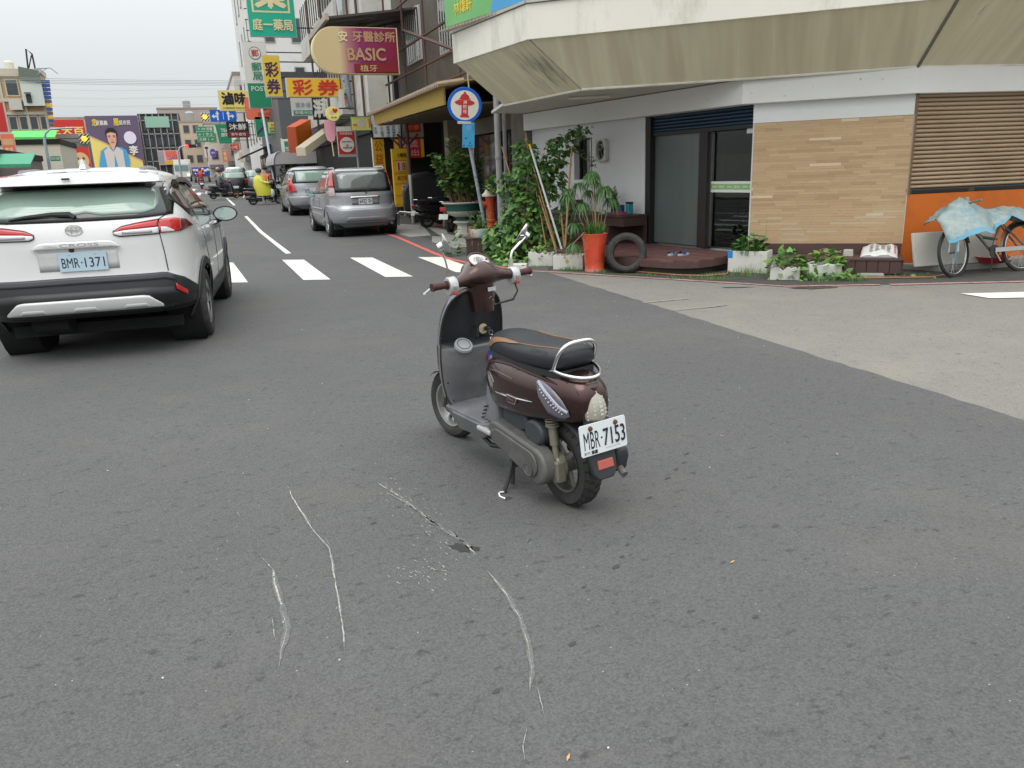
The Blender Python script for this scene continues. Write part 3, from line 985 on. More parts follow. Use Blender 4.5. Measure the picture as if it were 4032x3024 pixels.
# canopy: fascia, sloped soffit panels, flat ceiling
ZS,ZF = 2.553,3.2
A_,B_,C_ = (5.01,13.02),(5.23,10.5),(6.95,9.2)
D_ = (8.6,7.80)
G_,H_ = (4.13,12.88),(4.43,10.48)
J_ = (8.30,7.05)
F_,K_ = FC @ Vector((0,0.14,0)),FC @ Vector((0,1.05,0))
F_,K_ = (F_.x,F_.y),(K_.x,K_.y)
def soffit_mat(lo,hi):
	m = bpy.data.materials.new('streaked_soffit')
	m.use_nodes = True
	nt = m.node_tree
	N,Lk = nt.nodes,nt.links
	b = N['Principled BSDF']
	tc = N.new('ShaderNodeTexCoord')
	mp = N.new('ShaderNodeMapping')
	mp.inputs['Scale'].default_value = (1.0,0.07,1)
	Lk.new(tc.outputs['UV'],mp.inputs[0])
	n1 = N.new('ShaderNodeTexNoise')
	n1.inputs['Scale'].default_value = 5.2
	n1.inputs['Detail'].default_value = 6
	n1.inputs['Distortion'].default_value = 0.6
	Lk.new(mp.outputs[0],n1.inputs['Vector'])
	r1 = N.new('ShaderNodeValToRGB')
	r1.color_ramp.elements[0].position = 0.32
	r1.color_ramp.elements[0].color = (0.58,0.515,0.36,1)
	r1.color_ramp.elements[1].position = 0.68
	r1.color_ramp.elements[1].color = (0.71,0.665,0.475,1)
	Lk.new(n1.outputs['Fac'],r1.inputs[0])
	mp2 = N.new('ShaderNodeMapping')
	mp2.inputs['Scale'].default_value = (1.0,0.16,1)
	Lk.new(tc.outputs['UV'],mp2.inputs[0])
	n2 = N.new('ShaderNodeTexNoise')
	n2.inputs['Scale'].default_value = 9.0
	n2.inputs['Detail'].default_value = 8
	n2.inputs['Roughness'].default_value = 0.7
	Lk.new(mp2.outputs[0],n2.inputs['Vector'])
	n3 = N.new('ShaderNodeTexNoise')
	n3.inputs['Scale'].default_value = 0.9
	n3.inputs['Detail'].default_value = 2
	Lk.new(tc.outputs['UV'],n3.inputs['Vector'])
	mul = N.new('ShaderNodeMath')
	mul.operation = 'MULTIPLY'
	Lk.new(n2.outputs['Fac'],mul.inputs[0])
	Lk.new(n3.outputs['Fac'],mul.inputs[1])
	r2 = N.new('ShaderNodeMapRange')
	r2.inputs['From Min'].default_value = lo
	r2.inputs['From Max'].default_value = hi
	Lk.new(mul.outputs[0],r2.inputs[0])
	mx = N.new('ShaderNodeMixRGB')
	Lk.new(r2.outputs[0],mx.inputs[0])
	Lk.new(r1.outputs[0],mx.inputs[1])
	mx.inputs[2].default_value = (0.13,0.125,0.11,1)
	Lk.new(mx.outputs[0],b.inputs['Base Color'])
	b.inputs['Roughness'].default_value = 0.8
	return m
M_SOFF = soffit_mat(0.40,0.50)
M_SOFF2 = soffit_mat(0.30,0.50)
M_SEAM = mat('soffit_seam',(0.33,0.31,0.25),0.8,var=0.2)
def soffit(o0,o1,i1,i0,seed):
	"""panel from outer edge o0-o1 at ZF down to inner edge i0-i1 at ZS; UV u along, v across"""
	o0,o1 = Vector((*o0,ZF)),Vector((*o1,ZF))
	i0,i1 = Vector((*i0,ZS)),Vector((*i1,ZS))
	nu,nv = 24,8
	me = bpy.data.meshes.new('soffit_panel')
	vs,fs,uv = [],[],[]
	base = i0
	dirx = (o1 - o0).normalized()
	for j in range(nv + 1):
		for i in range(nu + 1):
			p = o0.lerp(o1,i / nu).lerp(i0.lerp(i1,i / nu),j / nv)
			vs.append(p)
			uv.append(((p - o0).dot(dirx) + seed * 7.3,j / nv * 1.1 + seed * 3.1))
	for j in range(nv):
		for i in range(nu):
			a = j * (nu + 1) + i
			fs.append((a,a + 1,a + nu + 2,a + nu + 1))
	nrm_ = (o1 - o0).cross(i0 - o0).normalized()
	k = len(vs)
	up = Vector((0,0,0.06))
	vs += [o0 + up,o1 + up,i1 + up,i0 + up]
	uv += [(0,0)] * 4
	c0,c1,c2,c3 = 0,nu,(nv + 1) * (nu + 1) - 1,nv * (nu + 1)
	fs += [(k,k + 1,k + 2,k + 3)]
	me.from_pydata([tuple(p) for p in vs],[],fs)
	ul = me.uv_layers.new(name='UVMap')
	for lp_ in me.loops:
		ul.data[lp_.index].uv = uv[lp_.vertex_index]
	me.materials.append(M_SOFF2 if seed == 1 else M_SOFF)
	ob = bpy.data.objects.new('soffit_panel',me)
	COL.objects.link(ob)
	ob.parent = cb
	ob.matrix_parent_inverse = cb.matrix_basis.inverted()
	return ob
soffit(G_,H_,B_,A_,1)
Cm = (lerp(H_[0],J_[0],0.535),lerp(H_[1],J_[1],0.535))
soffit(H_,Cm,C_,B_,2)
soffit(Cm,J_,D_,C_,2)
soffit(J_,K_,F_,D_,4)
def seam(a,za,b,zb,r=0.012,m_=M_SEAM,nm='seam'):
	return on(MB().tube([(*a,za),(*b,zb)],r,6),nm,m_,parent=cb)
seam(H_,ZF,B_,ZS)
seam(J_,ZF - 0.004,D_,ZS - 0.004,0.022,mat('joint_dark',(0.15,0.14,0.12),0.8,var=0.5,scale=20))
for a,b in ((A_,B_),(B_,C_),(C_,D_),(D_,F_)):
	seam(a,ZS,b,ZS,0.018,M_FASC,'soffit_lip')
# flat ceiling between soffit and walls, and the closed end
m0,m1 = FM @ Vector((LM,0,0)),FM @ Vector((0,0,0))
on(MB().slab([(*A_,ZS + 0.012),(*B_,ZS + 0.012),(*C_,ZS + 0.012),(7.6,9.4,ZS + 0.012),(m0.x + 0.3,m0.y,ZS + 0.012),(m0.x - 0.9,m0.y - 0.1,ZS + 0.012)],(0,0,0.05)),'ceiling',
   mat('arcade_ceiling',(0.6,0.57,0.5),0.85,var=0.1),parent=cb,smooth=0)
on(MB().poly([(*G_,ZF),(*A_,ZS),(m0.x - 0.3,m0.y,ZS + 0.03),(m0.x,m0.y,ZF + 0.4),(G_[0],G_[1],ZF + 0.4)]),'end_wall',M_FASC,parent=cb,smooth=0)
# fascia
for a,b in ((G_,H_),(H_,J_),(J_,K_)):
	va,vb = Vector((*a,0)),Vector((*b,0))
	d = (vb - va).normalized()
	nn = Vector((d.y,-d.x,0))
	if nn.dot(va - Vector((7.5,11,0))) < 0:
		nn = -nn
	e = 0.03
	f = frame(d,nn,(0,0,1),(a[0],a[1],ZF))
	ln = (vb - va).length
	on(MB(f).box(-e * 0.4,ln + e * 0.4,-0.12,e,-0.012,0.43),'fascia',M_FASC,parent=cb,smooth=0,bevel=0.006)
	on(MB(f).box(-e * 0.4,ln + e * 0.4,-0.10,e + 0.03,0.44,0.475),'drip_edge',mat('zinc_drip',(0.42,0.41,0.38),0.5),parent=cb,smooth=0)
# upper storeys
up = MB().prism([(4.9,12.9),(4.9,10.75),(8.6,7.9),(14.5,6.9),(17,16),(6.2,17)],3.6,7.2)
on(up,'upper_wall',mat('upper_wall_tile',(0.42,0.40,0.36),0.7,var=0.1),parent=cb,smooth=0)
on(MB().slab([(*G_,3.63),(*H_,3.63),(*J_,3.63),(*K_,3.63),(15,8,3.63),(6,14,3.63)],(0,0,0.04)),'roof_deck',M_FASC,parent=cb,smooth=0)
# fluorescent fitting under the ceiling
on(MB().tube([(5.55,11.6,2.53),(6.1,11.25,2.53)],0.022,8),'tube_light',mat('unlit_tube',(0.6,0.6,0.57),0.4),parent=cb)
# concrete pillar and drain pipes beyond the white wall
pil = thing('concrete_pillar','dingy grey concrete pillar at the far end of the white wall','pillar',tuple(FM @ Vector((LM + 0.3,0.05,0))))
on(MB(FM).box(LM + 0.02,LM + 0.62,-0.2,0.14,0,2.7),'shaft',mat('dingy_concrete',(0.20,0.185,0.16),0.9,var=0.25,scale=3,bump=0.2,dirt=(0.09,0.08,0.07),dlo=0.45,dhi=0.7),parent=pil,smooth=0,bevel=0.01)
for k,(x,y,r) in enumerate(((5.72,15.3,0.062),(5.93,15.45,0.04))):
	p = thing('drain_pipe',('thick grey drain pipe with collars','thinner grey drain pipe')[k] + ' beside the concrete pillar','pipe',(x,y,0))
	MB().tube([(0,0,0),(0,0,3.0)],r,14).build('pipe',mat('pvc_grey',(0.33,0.33,0.33),0.5,var=0.12,scale=2),p)
	for z in (0.5,1.7,2.6):
		MB().lathe([(r + 0.006,0),(r + 0.009,0.01),(r + 0.009,0.06),(r + 0.006,0.07)],14,T(0,0,z)).build('collar',mat('pvc_grey_dark',(0.27,0.27,0.27),0.5),p)
# ================================================================= deck, bench, planters, plants, hydrant, sign, bicycle
ZD = 0.20
deck = thing('deck','low maroon timber deck with rounded corner in front of the white shop','deck',(6.2,10.5,0))
M_DECK = [mat('deck_board_%d' % k,c,0.5,var=0.25,scale=5,bump=0.15,bscale=50,dirt=(0.20,0.13,0.115),dscale=3,dlo=0.52,dhi=0.8) for k,c in enumerate(((0.125,0.055,0.050),(0.10,0.045,0.042),(0.14,0.07,0.062)))]
wall_far = FM @ Vector((5.0,0.01,0))
wall_near = FM @ Vector((0.02,0.01,0))
outline = [(5.22,11.4),(5.34,10.75),(5.50,10.15),(5.72,9.52),(5.86,9.22),(6.02,9.05),(6.22,8.97),(6.5,9.02),(6.85,9.17),(wall_near.x,wall_near.y),(wall_far.x,wall_far.y),(5.1,13.6),(5.1,12.2)]
# boards run along the street wall
bw = 0.092
nx,ny = -dM.y,dM.x
c_wall = nx * wall_near.x + ny * wall_near.y
k = 0
c0 = c_wall
while k < 24:
	a,b = c0 + 0.003,c0 + bw - 0.003
	pc = clip(clip(outline,nx,ny,b,True),nx,ny,a,False)
	if len(pc) >= 3:
		lo = clip(pc,dM.x,dM.y,dM.dot(Vector((6.2,10.6,0))) + ((k * 7) % 5 - 2) * 0.2 - 0.003,True)
		hi = clip(pc,dM.x,dM.y,dM.dot(Vector((6.2,10.6,0))) + ((k * 7) % 5 - 2) * 0.2 + 0.003,False)
		for pz in (lo,hi):
			if len(pz) >= 3:
				on(MB().prism(pz,ZD - 0.022,ZD + (k % 3) * 0.0006),'plank',M_DECK[k % 3],parent=deck,smooth=0)
	c0 += bw
	k += 1
cx_,cy_ = 6.4,10.6
edge_pts = outline[:9]
rim_o = [(x + (x - cx_) * 0.012,y + (y - cy_) * 0.012) for x,y in edge_pts]
rim_i = [(x - (x - cx_) * 0.01,y - (y - cy_) * 0.01) for x,y in edge_pts]
mb = MB()
for i in range(len(edge_pts) - 1):
	mb.prism([rim_o[i],rim_o[i + 1],rim_i[i + 1],rim_i[i]],ZD - 0.105,ZD - 0.023)
on(mb,'rim_board',M_BROWN,parent=deck,smooth=30)
base_o = [(x - (x - cx_) * 0.075,y - (y - cy_) * 0.075) for x,y in edge_pts]
on(MB().prism(base_o + [(wall_near.x,wall_near.y),(wall_far.x,wall_far.y),(5.25,13.4)],-0.003,ZD - 0.106),'base',mat('deck_underside',(0.07,0.06,0.05),0.85,var=0.3,scale=10),parent=deck,smooth=0)
# plank bench along the white wall
bench = thing('plank_bench','dark brown plank bench with an open end against the white wall','bench',tuple(FM @ Vector((3.6,0.3,ZD))))
M_BEN = mat('bench_brown',(0.052,0.028,0.024),0.55,var=0.25,scale=6,bump=0.15)
for i in range(3):
	on(MB(FM).box(2.72,5.6,0.50,0.53,ZD + 0.02 + i * 0.145,ZD + 0.158 + i * 0.145),'plank',M_BEN,parent=bench,smooth=0,bevel=0.004)
for i in range(3):
	on(MB(FM).box(2.30,5.62,0.03 + i * 0.175,0.20 + i * 0.175,ZD + 0.458,ZD + 0.49),'plank',M_BEN,parent=bench,smooth=0,bevel=0.004)
on(MB(FM).box(2.34,2.72,0.50,0.53,ZD + 0.31,ZD + 0.456),'plank',M_BEN,parent=bench,smooth=0,bevel=0.004)
on(MB(FM).box(2.31,2.338,0.03,0.53,ZD + 0.31,ZD + 0.456),'plank',M_BEN,parent=bench,smooth=0,bevel=0.004)
on(MB(FM).box(2.31,2.35,0.03,0.08,ZD + 0.002,ZD + 0.308),'leg',M_BEN,parent=bench,smooth=0)
on(MB(FM).box(2.72,2.75,0.03,0.498,ZD + 0.002,ZD + 0.456),'divider',M_BEN,parent=bench,smooth=0)
on(MB(FM).box(2.36,2.715,0.012,0.03,ZD + 0.002,ZD + 0.456),'back_board',M_BEN,parent=bench,smooth=0)  # added dark board, standing for the shade inside the open end
ZB = ZD + 0.491
def at_bench(x,y):
	return FM @ Vector((x,y,ZB))
# small things on the bench
M_TEAL = mat('teal_tin',(0.02,0.22,0.30),0.35)
M_BLUED = mat('blue_tin',(0.012,0.05,0.14),0.35)
p = at_bench(2.57,0.2)
t = thing('tin_can','tall teal tin with black lid standing on the end of the bench','tin',tuple(p))
MB().cbox((0,0,0.085),(0.10,0.10,0.17)).build('body',M_TEAL,t,smooth=0,bevel=0.012)
MB().cbox((0,0,0.187),(0.105,0.105,0.032)).build('lid',M_BLACKF,t,smooth=0,bevel=0.01)
p = at_bench(2.72,0.26)
t = thing('tin_can','short dark blue tin standing beside the teal tin on the bench','tin',tuple(p))
MB().cbox((0,0,0.07),(0.10,0.08,0.14)).build('body',M_BLUED,t,smooth=0,bevel=0.012)
MB().cbox((0,0,0.146),(0.102,0.082,0.01)).build('lid',mat('blue_lid',(0.02,0.10,0.16),0.4),t,smooth=0,bevel=0.004)
p = at_bench(2.62,0.38)
t = thing('cloth_bundle','crumpled maroon and black cloth lying on the end of the bench','cloth',tuple(p))
rc = random.Random(4)
rows_ = []
for j in range(9):
	rows_.append([((i - 7) * 0.032,(j - 4) * 0.03,0.004 + max(0,1 - ((i - 7) / 7) ** 2 - ((j - 4) / 4) ** 2) * 0.07 * rc.uniform(0.5,1.2)) for i in range(15)])
MB(RZ(1.7)).grid(rows_).build('folds',mat('maroon_cloth',(0.16,0.02,0.05),0.9,var=0.3,scale=20),t,smooth=60)
mb = MB().tube([(0.02,-0.1,0.04),(0.0,0.05,0.05),(-0.05,0.13,0.03),(-0.12,0.16,-0.03),(-0.13,0.155,-0.10),(-0.10,0.155,-0.13)],0.013,6)
mb.build('strap',mat('taupe_strap',(0.19,0.15,0.14),0.8),t)
p = at_bench(3.10,0.36)
t = thing('small_pot','tiny mint green pot standing in front of the black flowerpot on the bench','pot',tuple(p))
MB().lathe([(0.0,0),(0.045,0),(0.055,0.07),(0.05,0.07),(0.043,0.02),(0,0.02)],20).build('pot',mat('mint_glaze',(0.38,0.52,0.42),0.35),t)
# leaf meshes --------------------------------------------------------------------------------------
def leaf_mat(name,c,v=0.35):
	m = mat(name,c,0.5,var=v,scale=9,spec=0.4)
	return m
GREENS = [leaf_mat('leaf_green_%d' % i,c) for i,c in enumerate(((0.085,0.19,0.042),(0.055,0.14,0.036),(0.13,0.26,0.055),(0.19,0.33,0.07),(0.045,0.11,0.03)))]
M_YELL = leaf_mat('leaf_yellow',(0.55,0.40,0.03))
M_STEM = mat('plant_stem',(0.10,0.12,0.04),0.7)
M_TWIG = mat('brown_stem',(0.16,0.10,0.05),0.8)
M_SOIL = mat('potting_soil',(0.05,0.035,0.025),0.95,var=0.4,scale=40,bump=0.4)
M_STRAW = mat('dead_stalks',(0.33,0.22,0.11),0.9,var=0.3)
HEART = [(0,0.0,0),(0.34,-0.16,0.03),(0.5,0.08,0.05),(0.36,0.5,0.01),(0,1.0,-0.10),(-0.36,0.5,0.01),(-0.5,0.08,0.05),(-0.34,-0.16,0.03),(0,0.45,-0.03)]
HEART_F = [(8,0,1),(8,1,2),(8,2,3),(8,3,4),(8,4,5),(8,5,6),(8,6,7),(8,7,0)]
OVAL = [(0,0,0),(0.26,0.2,0.04),(0.33,0.55,0.04),(0.18,0.9,0),(0,1.0,-0.05),(-0.18,0.9,0),(-0.33,0.55,0.04),(-0.26,0.2,0.04),(0,0.5,-0.02)]
BLADE = [(-0.05,0,0),(0.05,0,0),(0.06,0.4,0.05),(-0.06,0.4,0.05),(0.045,0.75,0.02),(-0.045,0.75,0.02),(0,1.0,-0.10)]
BLADE_F = [(0,1,2,3),(3,2,4,5),(5,4,6)]
SHAPES = {'heart': (HEART,HEART_F),'oval': (OVAL,HEART_F),'blade': (BLADE,BLADE_F)}
def leaf_matrix(p,out,size,rnd,droop=0.4):
	d = Vector(out)
	if d.length < 1e-5:
		d = Vector((0,0,1))
	d.normalize()
	yv = (d + Vector((rnd.uniform(-1,1),rnd.uniform(-1,1),rnd.uniform(-0.8,0.6) - droop)) * 0.75).normalized()
	n = (Vector((rnd.uniform(-0.6,0.6),rnd.uniform(-0.6,0.6),1.0)) + d * 0.6)
	xv = yv.cross(n)
	if xv.length < 1e-4:
		xv = yv.orthogonal()
	xv.normalize()
	zv = xv.cross(yv)
	m = Matrix((xv,yv,zv)).transposed().to_4x4()
	return Matrix.Translation(p) @ m @ Matrix.Scale(size,4)
class Leaves:
	"""collects leaf placements; the largest become leaf parts, the others one foliage mesh per tone"""
	def __init__(self,shape,mats,weights):
		self.shape,self.mats,self.w,self.items = shape,mats,weights,[]
	def add(self,p,out,size,rnd,droop=0.4):
		k = rnd.choices(range(len(self.mats)),self.w)[0]
		self.items.append((leaf_matrix(Vector(p),out,size,rnd,droop),k,size))
	def build(self,parent,singles,near=None,name='leaf'):
		vs,fs = SHAPES[self.shape]
		items = list(self.items)
		if near is not None:
			items.sort(key=lambda t: (t[0].translation - Vector(near)).length - t[2] * 3)
		meshes = []
		for m_ in self.mats:
			mb = MB()
			mb._add(vs,fs)
			meshes.append(mb.mesh('leaf',m_,smooth=60))
		for M_,k,s in items[:singles]:
			o = bpy.data.objects.new(name,meshes[k])
			COL.objects.link(o)
			o.parent = parent
			o.matrix_parent_inverse = Matrix.Identity(4)
			o.matrix_basis = M_
		rest = items[singles:]
		for k,m_ in enumerate(self.mats):
			mb = MB()
			for M_,kk,s in rest:
				if kk == k:
					mb._add(vs,fs,M_)
			if mb.v:
				o = mb.build('foliage',m_,parent,smooth=60,fix=False)
				o['kind'] = 'stuff'
def blades(parent,origin,n,hgt,spread,mats,rnd,name='grass_blades',w=0.006,z0=0.0,rad=0.05):
	for k,m_ in enumerate(mats):
		mb = MB()
		for i in range(n // len(mats)):
			a,r = rnd.uniform(0,2 * PI),rad * math.sqrt(rnd.random())
			x,y = origin[0] + r * math.cos(a),origin[1] + r * math.sin(a)
			b = rnd.uniform(0,2 * PI)
			h,s = hgt * rnd.uniform(0.5,1.1),spread * rnd.uniform(0.2,1.0)
			pts = [(x + s * t * t * math.cos(b),y + s * t * t * math.sin(b),z0 + h * (t - 0.35 * t * t * (s / max(spread,1e-4)))) for t in (0,0.4,0.75,1.0)]
			wx,wy = -math.sin(b) * w / 2,math.cos(b) * w / 2
			ks = (1,0.9,0.6,0.08)
			mb.grid([[(p[0] + wx * q,p[1] + wy * q,p[2]) for p,q in zip(pts,ks)],[(p[0] - wx * q,p[1] - wy * q,p[2]) for p,q in zip(pts,ks)]])
		o = mb.build(name,m_,parent,smooth=60,fix=False)
		o['kind'] = 'stuff'
# black flowerpot with strappy plant on the bench
p = at_bench(2.98,0.2)
t = thing('flowerpot','black flowerpot holding a dark strappy plant on the bench','flowerpot',tuple(p))
MB().lathe([(0,0),(0.065,0),(0.075,0.17),(0.068,0.17),(0.06,0.15),(0,0.15)],20).build('pot',M_BLACKF,t)
MB().lathe([(0.07,0.17),(0.07,0.20),(0.0,0.205)],20).build('soil',mat('terracotta_rim',(0.32,0.15,0.07),0.8),t)
rl = random.Random(8)
blades(t,(0,0),44,0.24,0.22,(GREENS[1],GREENS[4]),rl,'leaf_straps',0.018,0.19,0.04)
MB().tube([(0,0,0.19),(0.01,0.0,0.34),(0.0,0.01,0.45)],[0.005,0.004,0.003],5).build('flower_stalk',M_TWIG,t)
mb = MB()
for i in range(8):
	mb.ball((rl.uniform(-0.02,0.02),rl.uniform(-0.02,0.02),0.36 + i * 0.014),0.012,6)
mb.build('seed_pods',mat('purple_pod',(0.08,0.04,0.08),0.7),t)
# dark crate on the bench behind the vines
p = at_bench(4.25,0.25)
t = thing('plastic_crate','dark grey plastic crate on the bench half hidden by umbrella sedge','crate',tuple(p),math.atan2(dM.y,dM.x))
MB().cbox((0,0,0.015),(0.38,0.28,0.03)).build('bottom',M_BLACKF,t,smooth=0)
for i in range(3):
	z = 0.05 + i * 0.06
	MB().box(-0.19,0.19,-0.14,-0.13,z,z + 0.035).build('slat',mat('crate_grey',(0.07,0.07,0.07),0.5),t,smooth=0)
	MB().box(-0.19,0.19,0.13,0.14,z,z + 0.035).build('slat',mat('crate_grey',(0.07,0.07,0.07),0.5),t,smooth=0)
for x in (-0.19,0.18):
	MB().box(x,x + 0.01,-0.13,0.13,0.03,0.22).build('end_panel',mat('crate_grey',(0.07,0.07,0.07),0.5),t,smooth=0)
# slippers on the deck
for k,(x,y,a) in enumerate(((6.28,9.72,2.2),(6.40,9.60,1.9))):
	t = thing('slipper',('blue rubber slipper lying behind the other on the maroon deck','blue rubber slipper with pale sole nearest the deck edge')[k],'slipper',(x,y,ZD + 0.003),a)
	prof = [(0.04 + 0.012 * math.sin(2 * w) * 0,0) for w in (0,)]
	ol = []
	for i in range(20):
		w = 2 * PI * i / 20
		ol.append(((0.042 + 0.008 * math.sin(w)) * math.cos(w),0.13 * math.sin(w)))
	MB().prism(ol,0,0.022).build('sole',mat('pale_sole',(0.38,0.40,0.45),0.6),t,smooth=30)
	rows_ = []
	for j in range(4):
		y0 = -0.005 + j * 0.022
		rows_.append([(0.046 * math.cos(w),y0,0.018 + 0.045 * math.sin(w)) for w in [PI * i / 8 for i in range(9)]])
	MB().grid(rows_).build('strap',mat('navy_strap',(0.02,0.045,0.16),0.6),t,smooth=60)
# tall red planter pot with umbrella sedge
rp = thing('planter_pot','tall glossy red flared planter pot standing beside the old tyre','planter',(5.27,10.22,-0.003))
M_REDPOT = mat('red_glaze',(0.62,0.075,0.035),0.28,var=0.25,scale=7,bump=0.45,bscale=38,coat=0.4,dirt=(0.75,0.20,0.06),dscale=4,dlo=0.5,dhi=0.8)
MB().lathe([(0.0,0),(0.142,0),(0.143,0.015),(0.140,0.02),(0.146,0.15),(0.155,0.30),(0.172,0.44),(0.19,0.535),(0.197,0.55),(0.19,0.556),(0.178,0.54),(0.165,0.47),(0,0.47)],40).build('pot',M_REDPOT,rp,smooth=60)
MB().lathe([(0.141,0.0),(0.1445,0.0),(0.1455,0.035),(0.142,0.037)],40,T(0,0,0.001)).build('foot_band',mat('pink_band',(0.62,0.25,0.24),0.5),rp)
MB().lathe([(0.168,0.485),(0.0,0.50)],24).build('soil',M_SOIL,rp)
ru = random.Random(21)
sedge = thing('umbrella_sedge','umbrella sedge with drooping leaf whorls growing out of the tall red pot','plant',(5.27,10.22,0.48))
mbs = MB()
hub_pts = []
stalks = [(-0.10,0.05,-0.33,0.2,0.62),(-0.06,0.0,-0.17,0.05,0.50),(0.05,0.05,0.02,0.1,0.93),(0.02,-0.04,-0.06,-0.05,0.88),(0.10,0.02,0.22,0.06,0.72),(0.08,0.08,0.16,0.3,0.80),
		  (0.03,0.0,0.10,-0.12,0.70),(-0.03,0.06,-0.12,0.25,0.78),(0.12,-0.02,0.26,-0.02,0.55),(-0.10,-0.06,-0.40,-0.1,-0.05),(-0.08,0.05,-0.30,0.06,0.22),(0.06,0.1,0.12,0.4,0.66),(0.0,0.1,-0.22,0.4,0.7)]
for x0,y0,x1,y1,z1 in stalks:
	pts = [(x0,y0,0),(lerp(x0,x1,0.35),lerp(y0,y1,0.35),0.45 * z1 + (0.12 if z1 < 0.3 else 0.03)),(x1,y1,z1)]
	mbs.tube(pts,[0.0065,0.0055,0.004],5)
	hub_pts.append((x1,y1,z1))
mbs.build('stem',M_STRAW,sedge)
mb3 = [MB(),MB()]
for hx,hy,hz in hub_pts:
	n = 44
	for i in range(n):
		b = 2 * PI * i / n + ru.uniform(-0.2,0.2)
		ln = ru.uniform(0.13,0.27)
		el = ru.uniform(0.0,0.6)
		pts = []
		for q in (0,0.3,0.65,1.0):
			rr_ = ln * q * math.cos(el) * (1 - 0.25 * q)
			pts.append((hx + rr_ * math.cos(b),hy + rr_ * math.sin(b),hz + ln * (q * math.sin(el) - 1.05 * q * q)))
		wx,wy = -math.sin(b) * 0.009,math.cos(b) * 0.009
		ks = (0.5,1,0.8,0.05)
		mb3[ru.random() > 0.5].grid([[(p[0] + wx * q,p[1] + wy * q,p[2]) for p,q in zip(pts,ks)],[(p[0] - wx * q,p[1] - wy * q,p[2]) for p,q in zip(pts,ks)]])
for q,m_ in zip(mb3,(GREENS[1],GREENS[4])):
	o = q.build('foliage',m_,sedge,smooth=60,fix=False)
	o['kind'] = 'stuff'
blades(sedge,(0,0),260,0.30,0.22,(GREENS[0],GREENS[2]),ru,'foliage',0.012,-0.01,0.13)
# old tyre leaning on the deck
ty = thing('old_tyre','worn black car tyre without rim leaning against the maroon deck','tyre',(5.58,9.82,0.0))
def tyre_profile(R,W,r0,k=5):
	"""outer casing profile (radius, axial) for a lathe, open at the bead"""
	return [(r0,-W * 0.40),(r0 + 0.02,-W * 0.47),(lerp(r0,R,0.45),-W * 0.53),(lerp(r0,R,0.78),-W * 0.5),(R - 0.012,-W * 0.42),(R,-W * 0.33),(R + 0.002,0),(R,W * 0.33),(R - 0.012,W * 0.42),
			(lerp(r0,R,0.78),W * 0.5),(lerp(r0,R,0.45),W * 0.53),(r0 + 0.02,W * 0.47),(r0,W * 0.40)]
M_TYRE = mat('tyre_rubber',(0.030,0.029,0.028),0.75,var=0.25,scale=14,bump=0.2,bscale=90,dirt=(0.085,0.08,0.072),dscale=5,dlo=0.45,dhi=0.8)
tm = T(0,0,0.272) @ RZ(math.radians(147)) @ RX(math.radians(10)) @ RX(PI / 2)
pf = tyre_profile(0.285,0.185,0.185)
pf_in = [(r - 0.014 if r > 0.2 else r + 0.002,z * 0.88) for r,z in pf[::-1]]
MB(tm).lathe(pf + pf_in,48,cap=False).build('casing',M_TYRE,ty,smooth=50)
mb = MB(tm)
for i in range(60):
	a = 2 * PI * i / 60
	for s in (-1,1):
		mb.cbox((0,0,0),(0.006,0.022,0.035),RZ(a) @ T(0.286,0,s * 0.045) @ RX(s * 0.5))
mb.build('tread',M_TYRE,ty,smooth=0)
mb = MB(tm)
for a in (1.7,4.1):
	mb.cbox((0,0,0),(0.02,0.05,0.004),RZ(a) @ T(0.232,0,0.0985))
	mb.cbox((0,0,0),(0.02,0.05,0.004),RZ(a) @ T(0.232,0,-0.0985))
mb.build('label_patch',M_BLACKF,ty,smooth=0)
# polystyrene boxes used as planters
M_FOAM = mat('polystyrene',(0.62,0.61,0.56),0.8,var=0.06,scale=8,bump=0.25,bscale=70,dirt=(0.38,0.36,0.29),dscale=4,dlo=0.52,dhi=0.85)
def foam_box(label,loc,rotz,lx,ly,h,broken=0.0,seed=1,name='foam_box'):
	t = thing(name,label,'planter box',loc,rotz,'white foam planter boxes')
	rr_ = random.Random(seed)
	wt = 0.028
	for x0,x1,y0,y1 in ((-lx / 2,lx / 2,-ly / 2,-ly / 2 + wt),(-lx / 2,lx / 2,ly / 2 - wt,ly / 2),(-lx / 2,-lx / 2 + wt,-ly / 2 + wt + .001,ly / 2 - wt - .001),(lx / 2 - wt,lx / 2,-ly / 2 + wt + .001,ly / 2 - wt - .001)):
		n = 7
		mb = MB()
		lng = x1 - x0 > y1 - y0
		rows0,rows1 = [],[]
		tops = [h - (rr_.uniform(0,broken) if rr_.random() < 0.7 else 0) - 0.002 * rr_.random() for _ in range(n + 1)]
		pts_lo,pts_hi = [],[]
		for i in range(n + 1):
			q = i / n
			if lng:
				pts_lo.append(((lerp(x0,x1,q),y0),(lerp(x0,x1,q),y1)))
			else:
				pts_lo.append(((x0,lerp(y0,y1,q)),(x1,lerp(y0,y1,q))))
		mb.loft([[(*a,0.0),(*b,0.0),(*b,tops[i]),(*a,tops[i])] for i,(a,b) in enumerate(pts_lo)])
		mb.build('side_panel',M_FOAM,t,smooth=0,bevel=0.006)
	MB().box(-lx / 2 + wt,lx / 2 - wt,-ly / 2 + wt,ly / 2 - wt,0.01,h * 0.82).build('soil',M_SOIL,t,smooth=0)
	return t
aA = math.atan2(11.17 - 11.40,5.05 - 4.76)
fb1 = foam_box('broken white foam box under the vines at the foot of the white pole',(4.93,11.36,-0.003),aA,0.40,0.26,0.23,0.06,2)
aB = math.atan2(10.47 - 10.75,5.22 - 4.85)
fb2 = foam_box('white foam box with a yellow diamond sticker beside the red pot',(5.10,10.72,-0.003),aB,0.46,0.26,0.215,0.004,3)
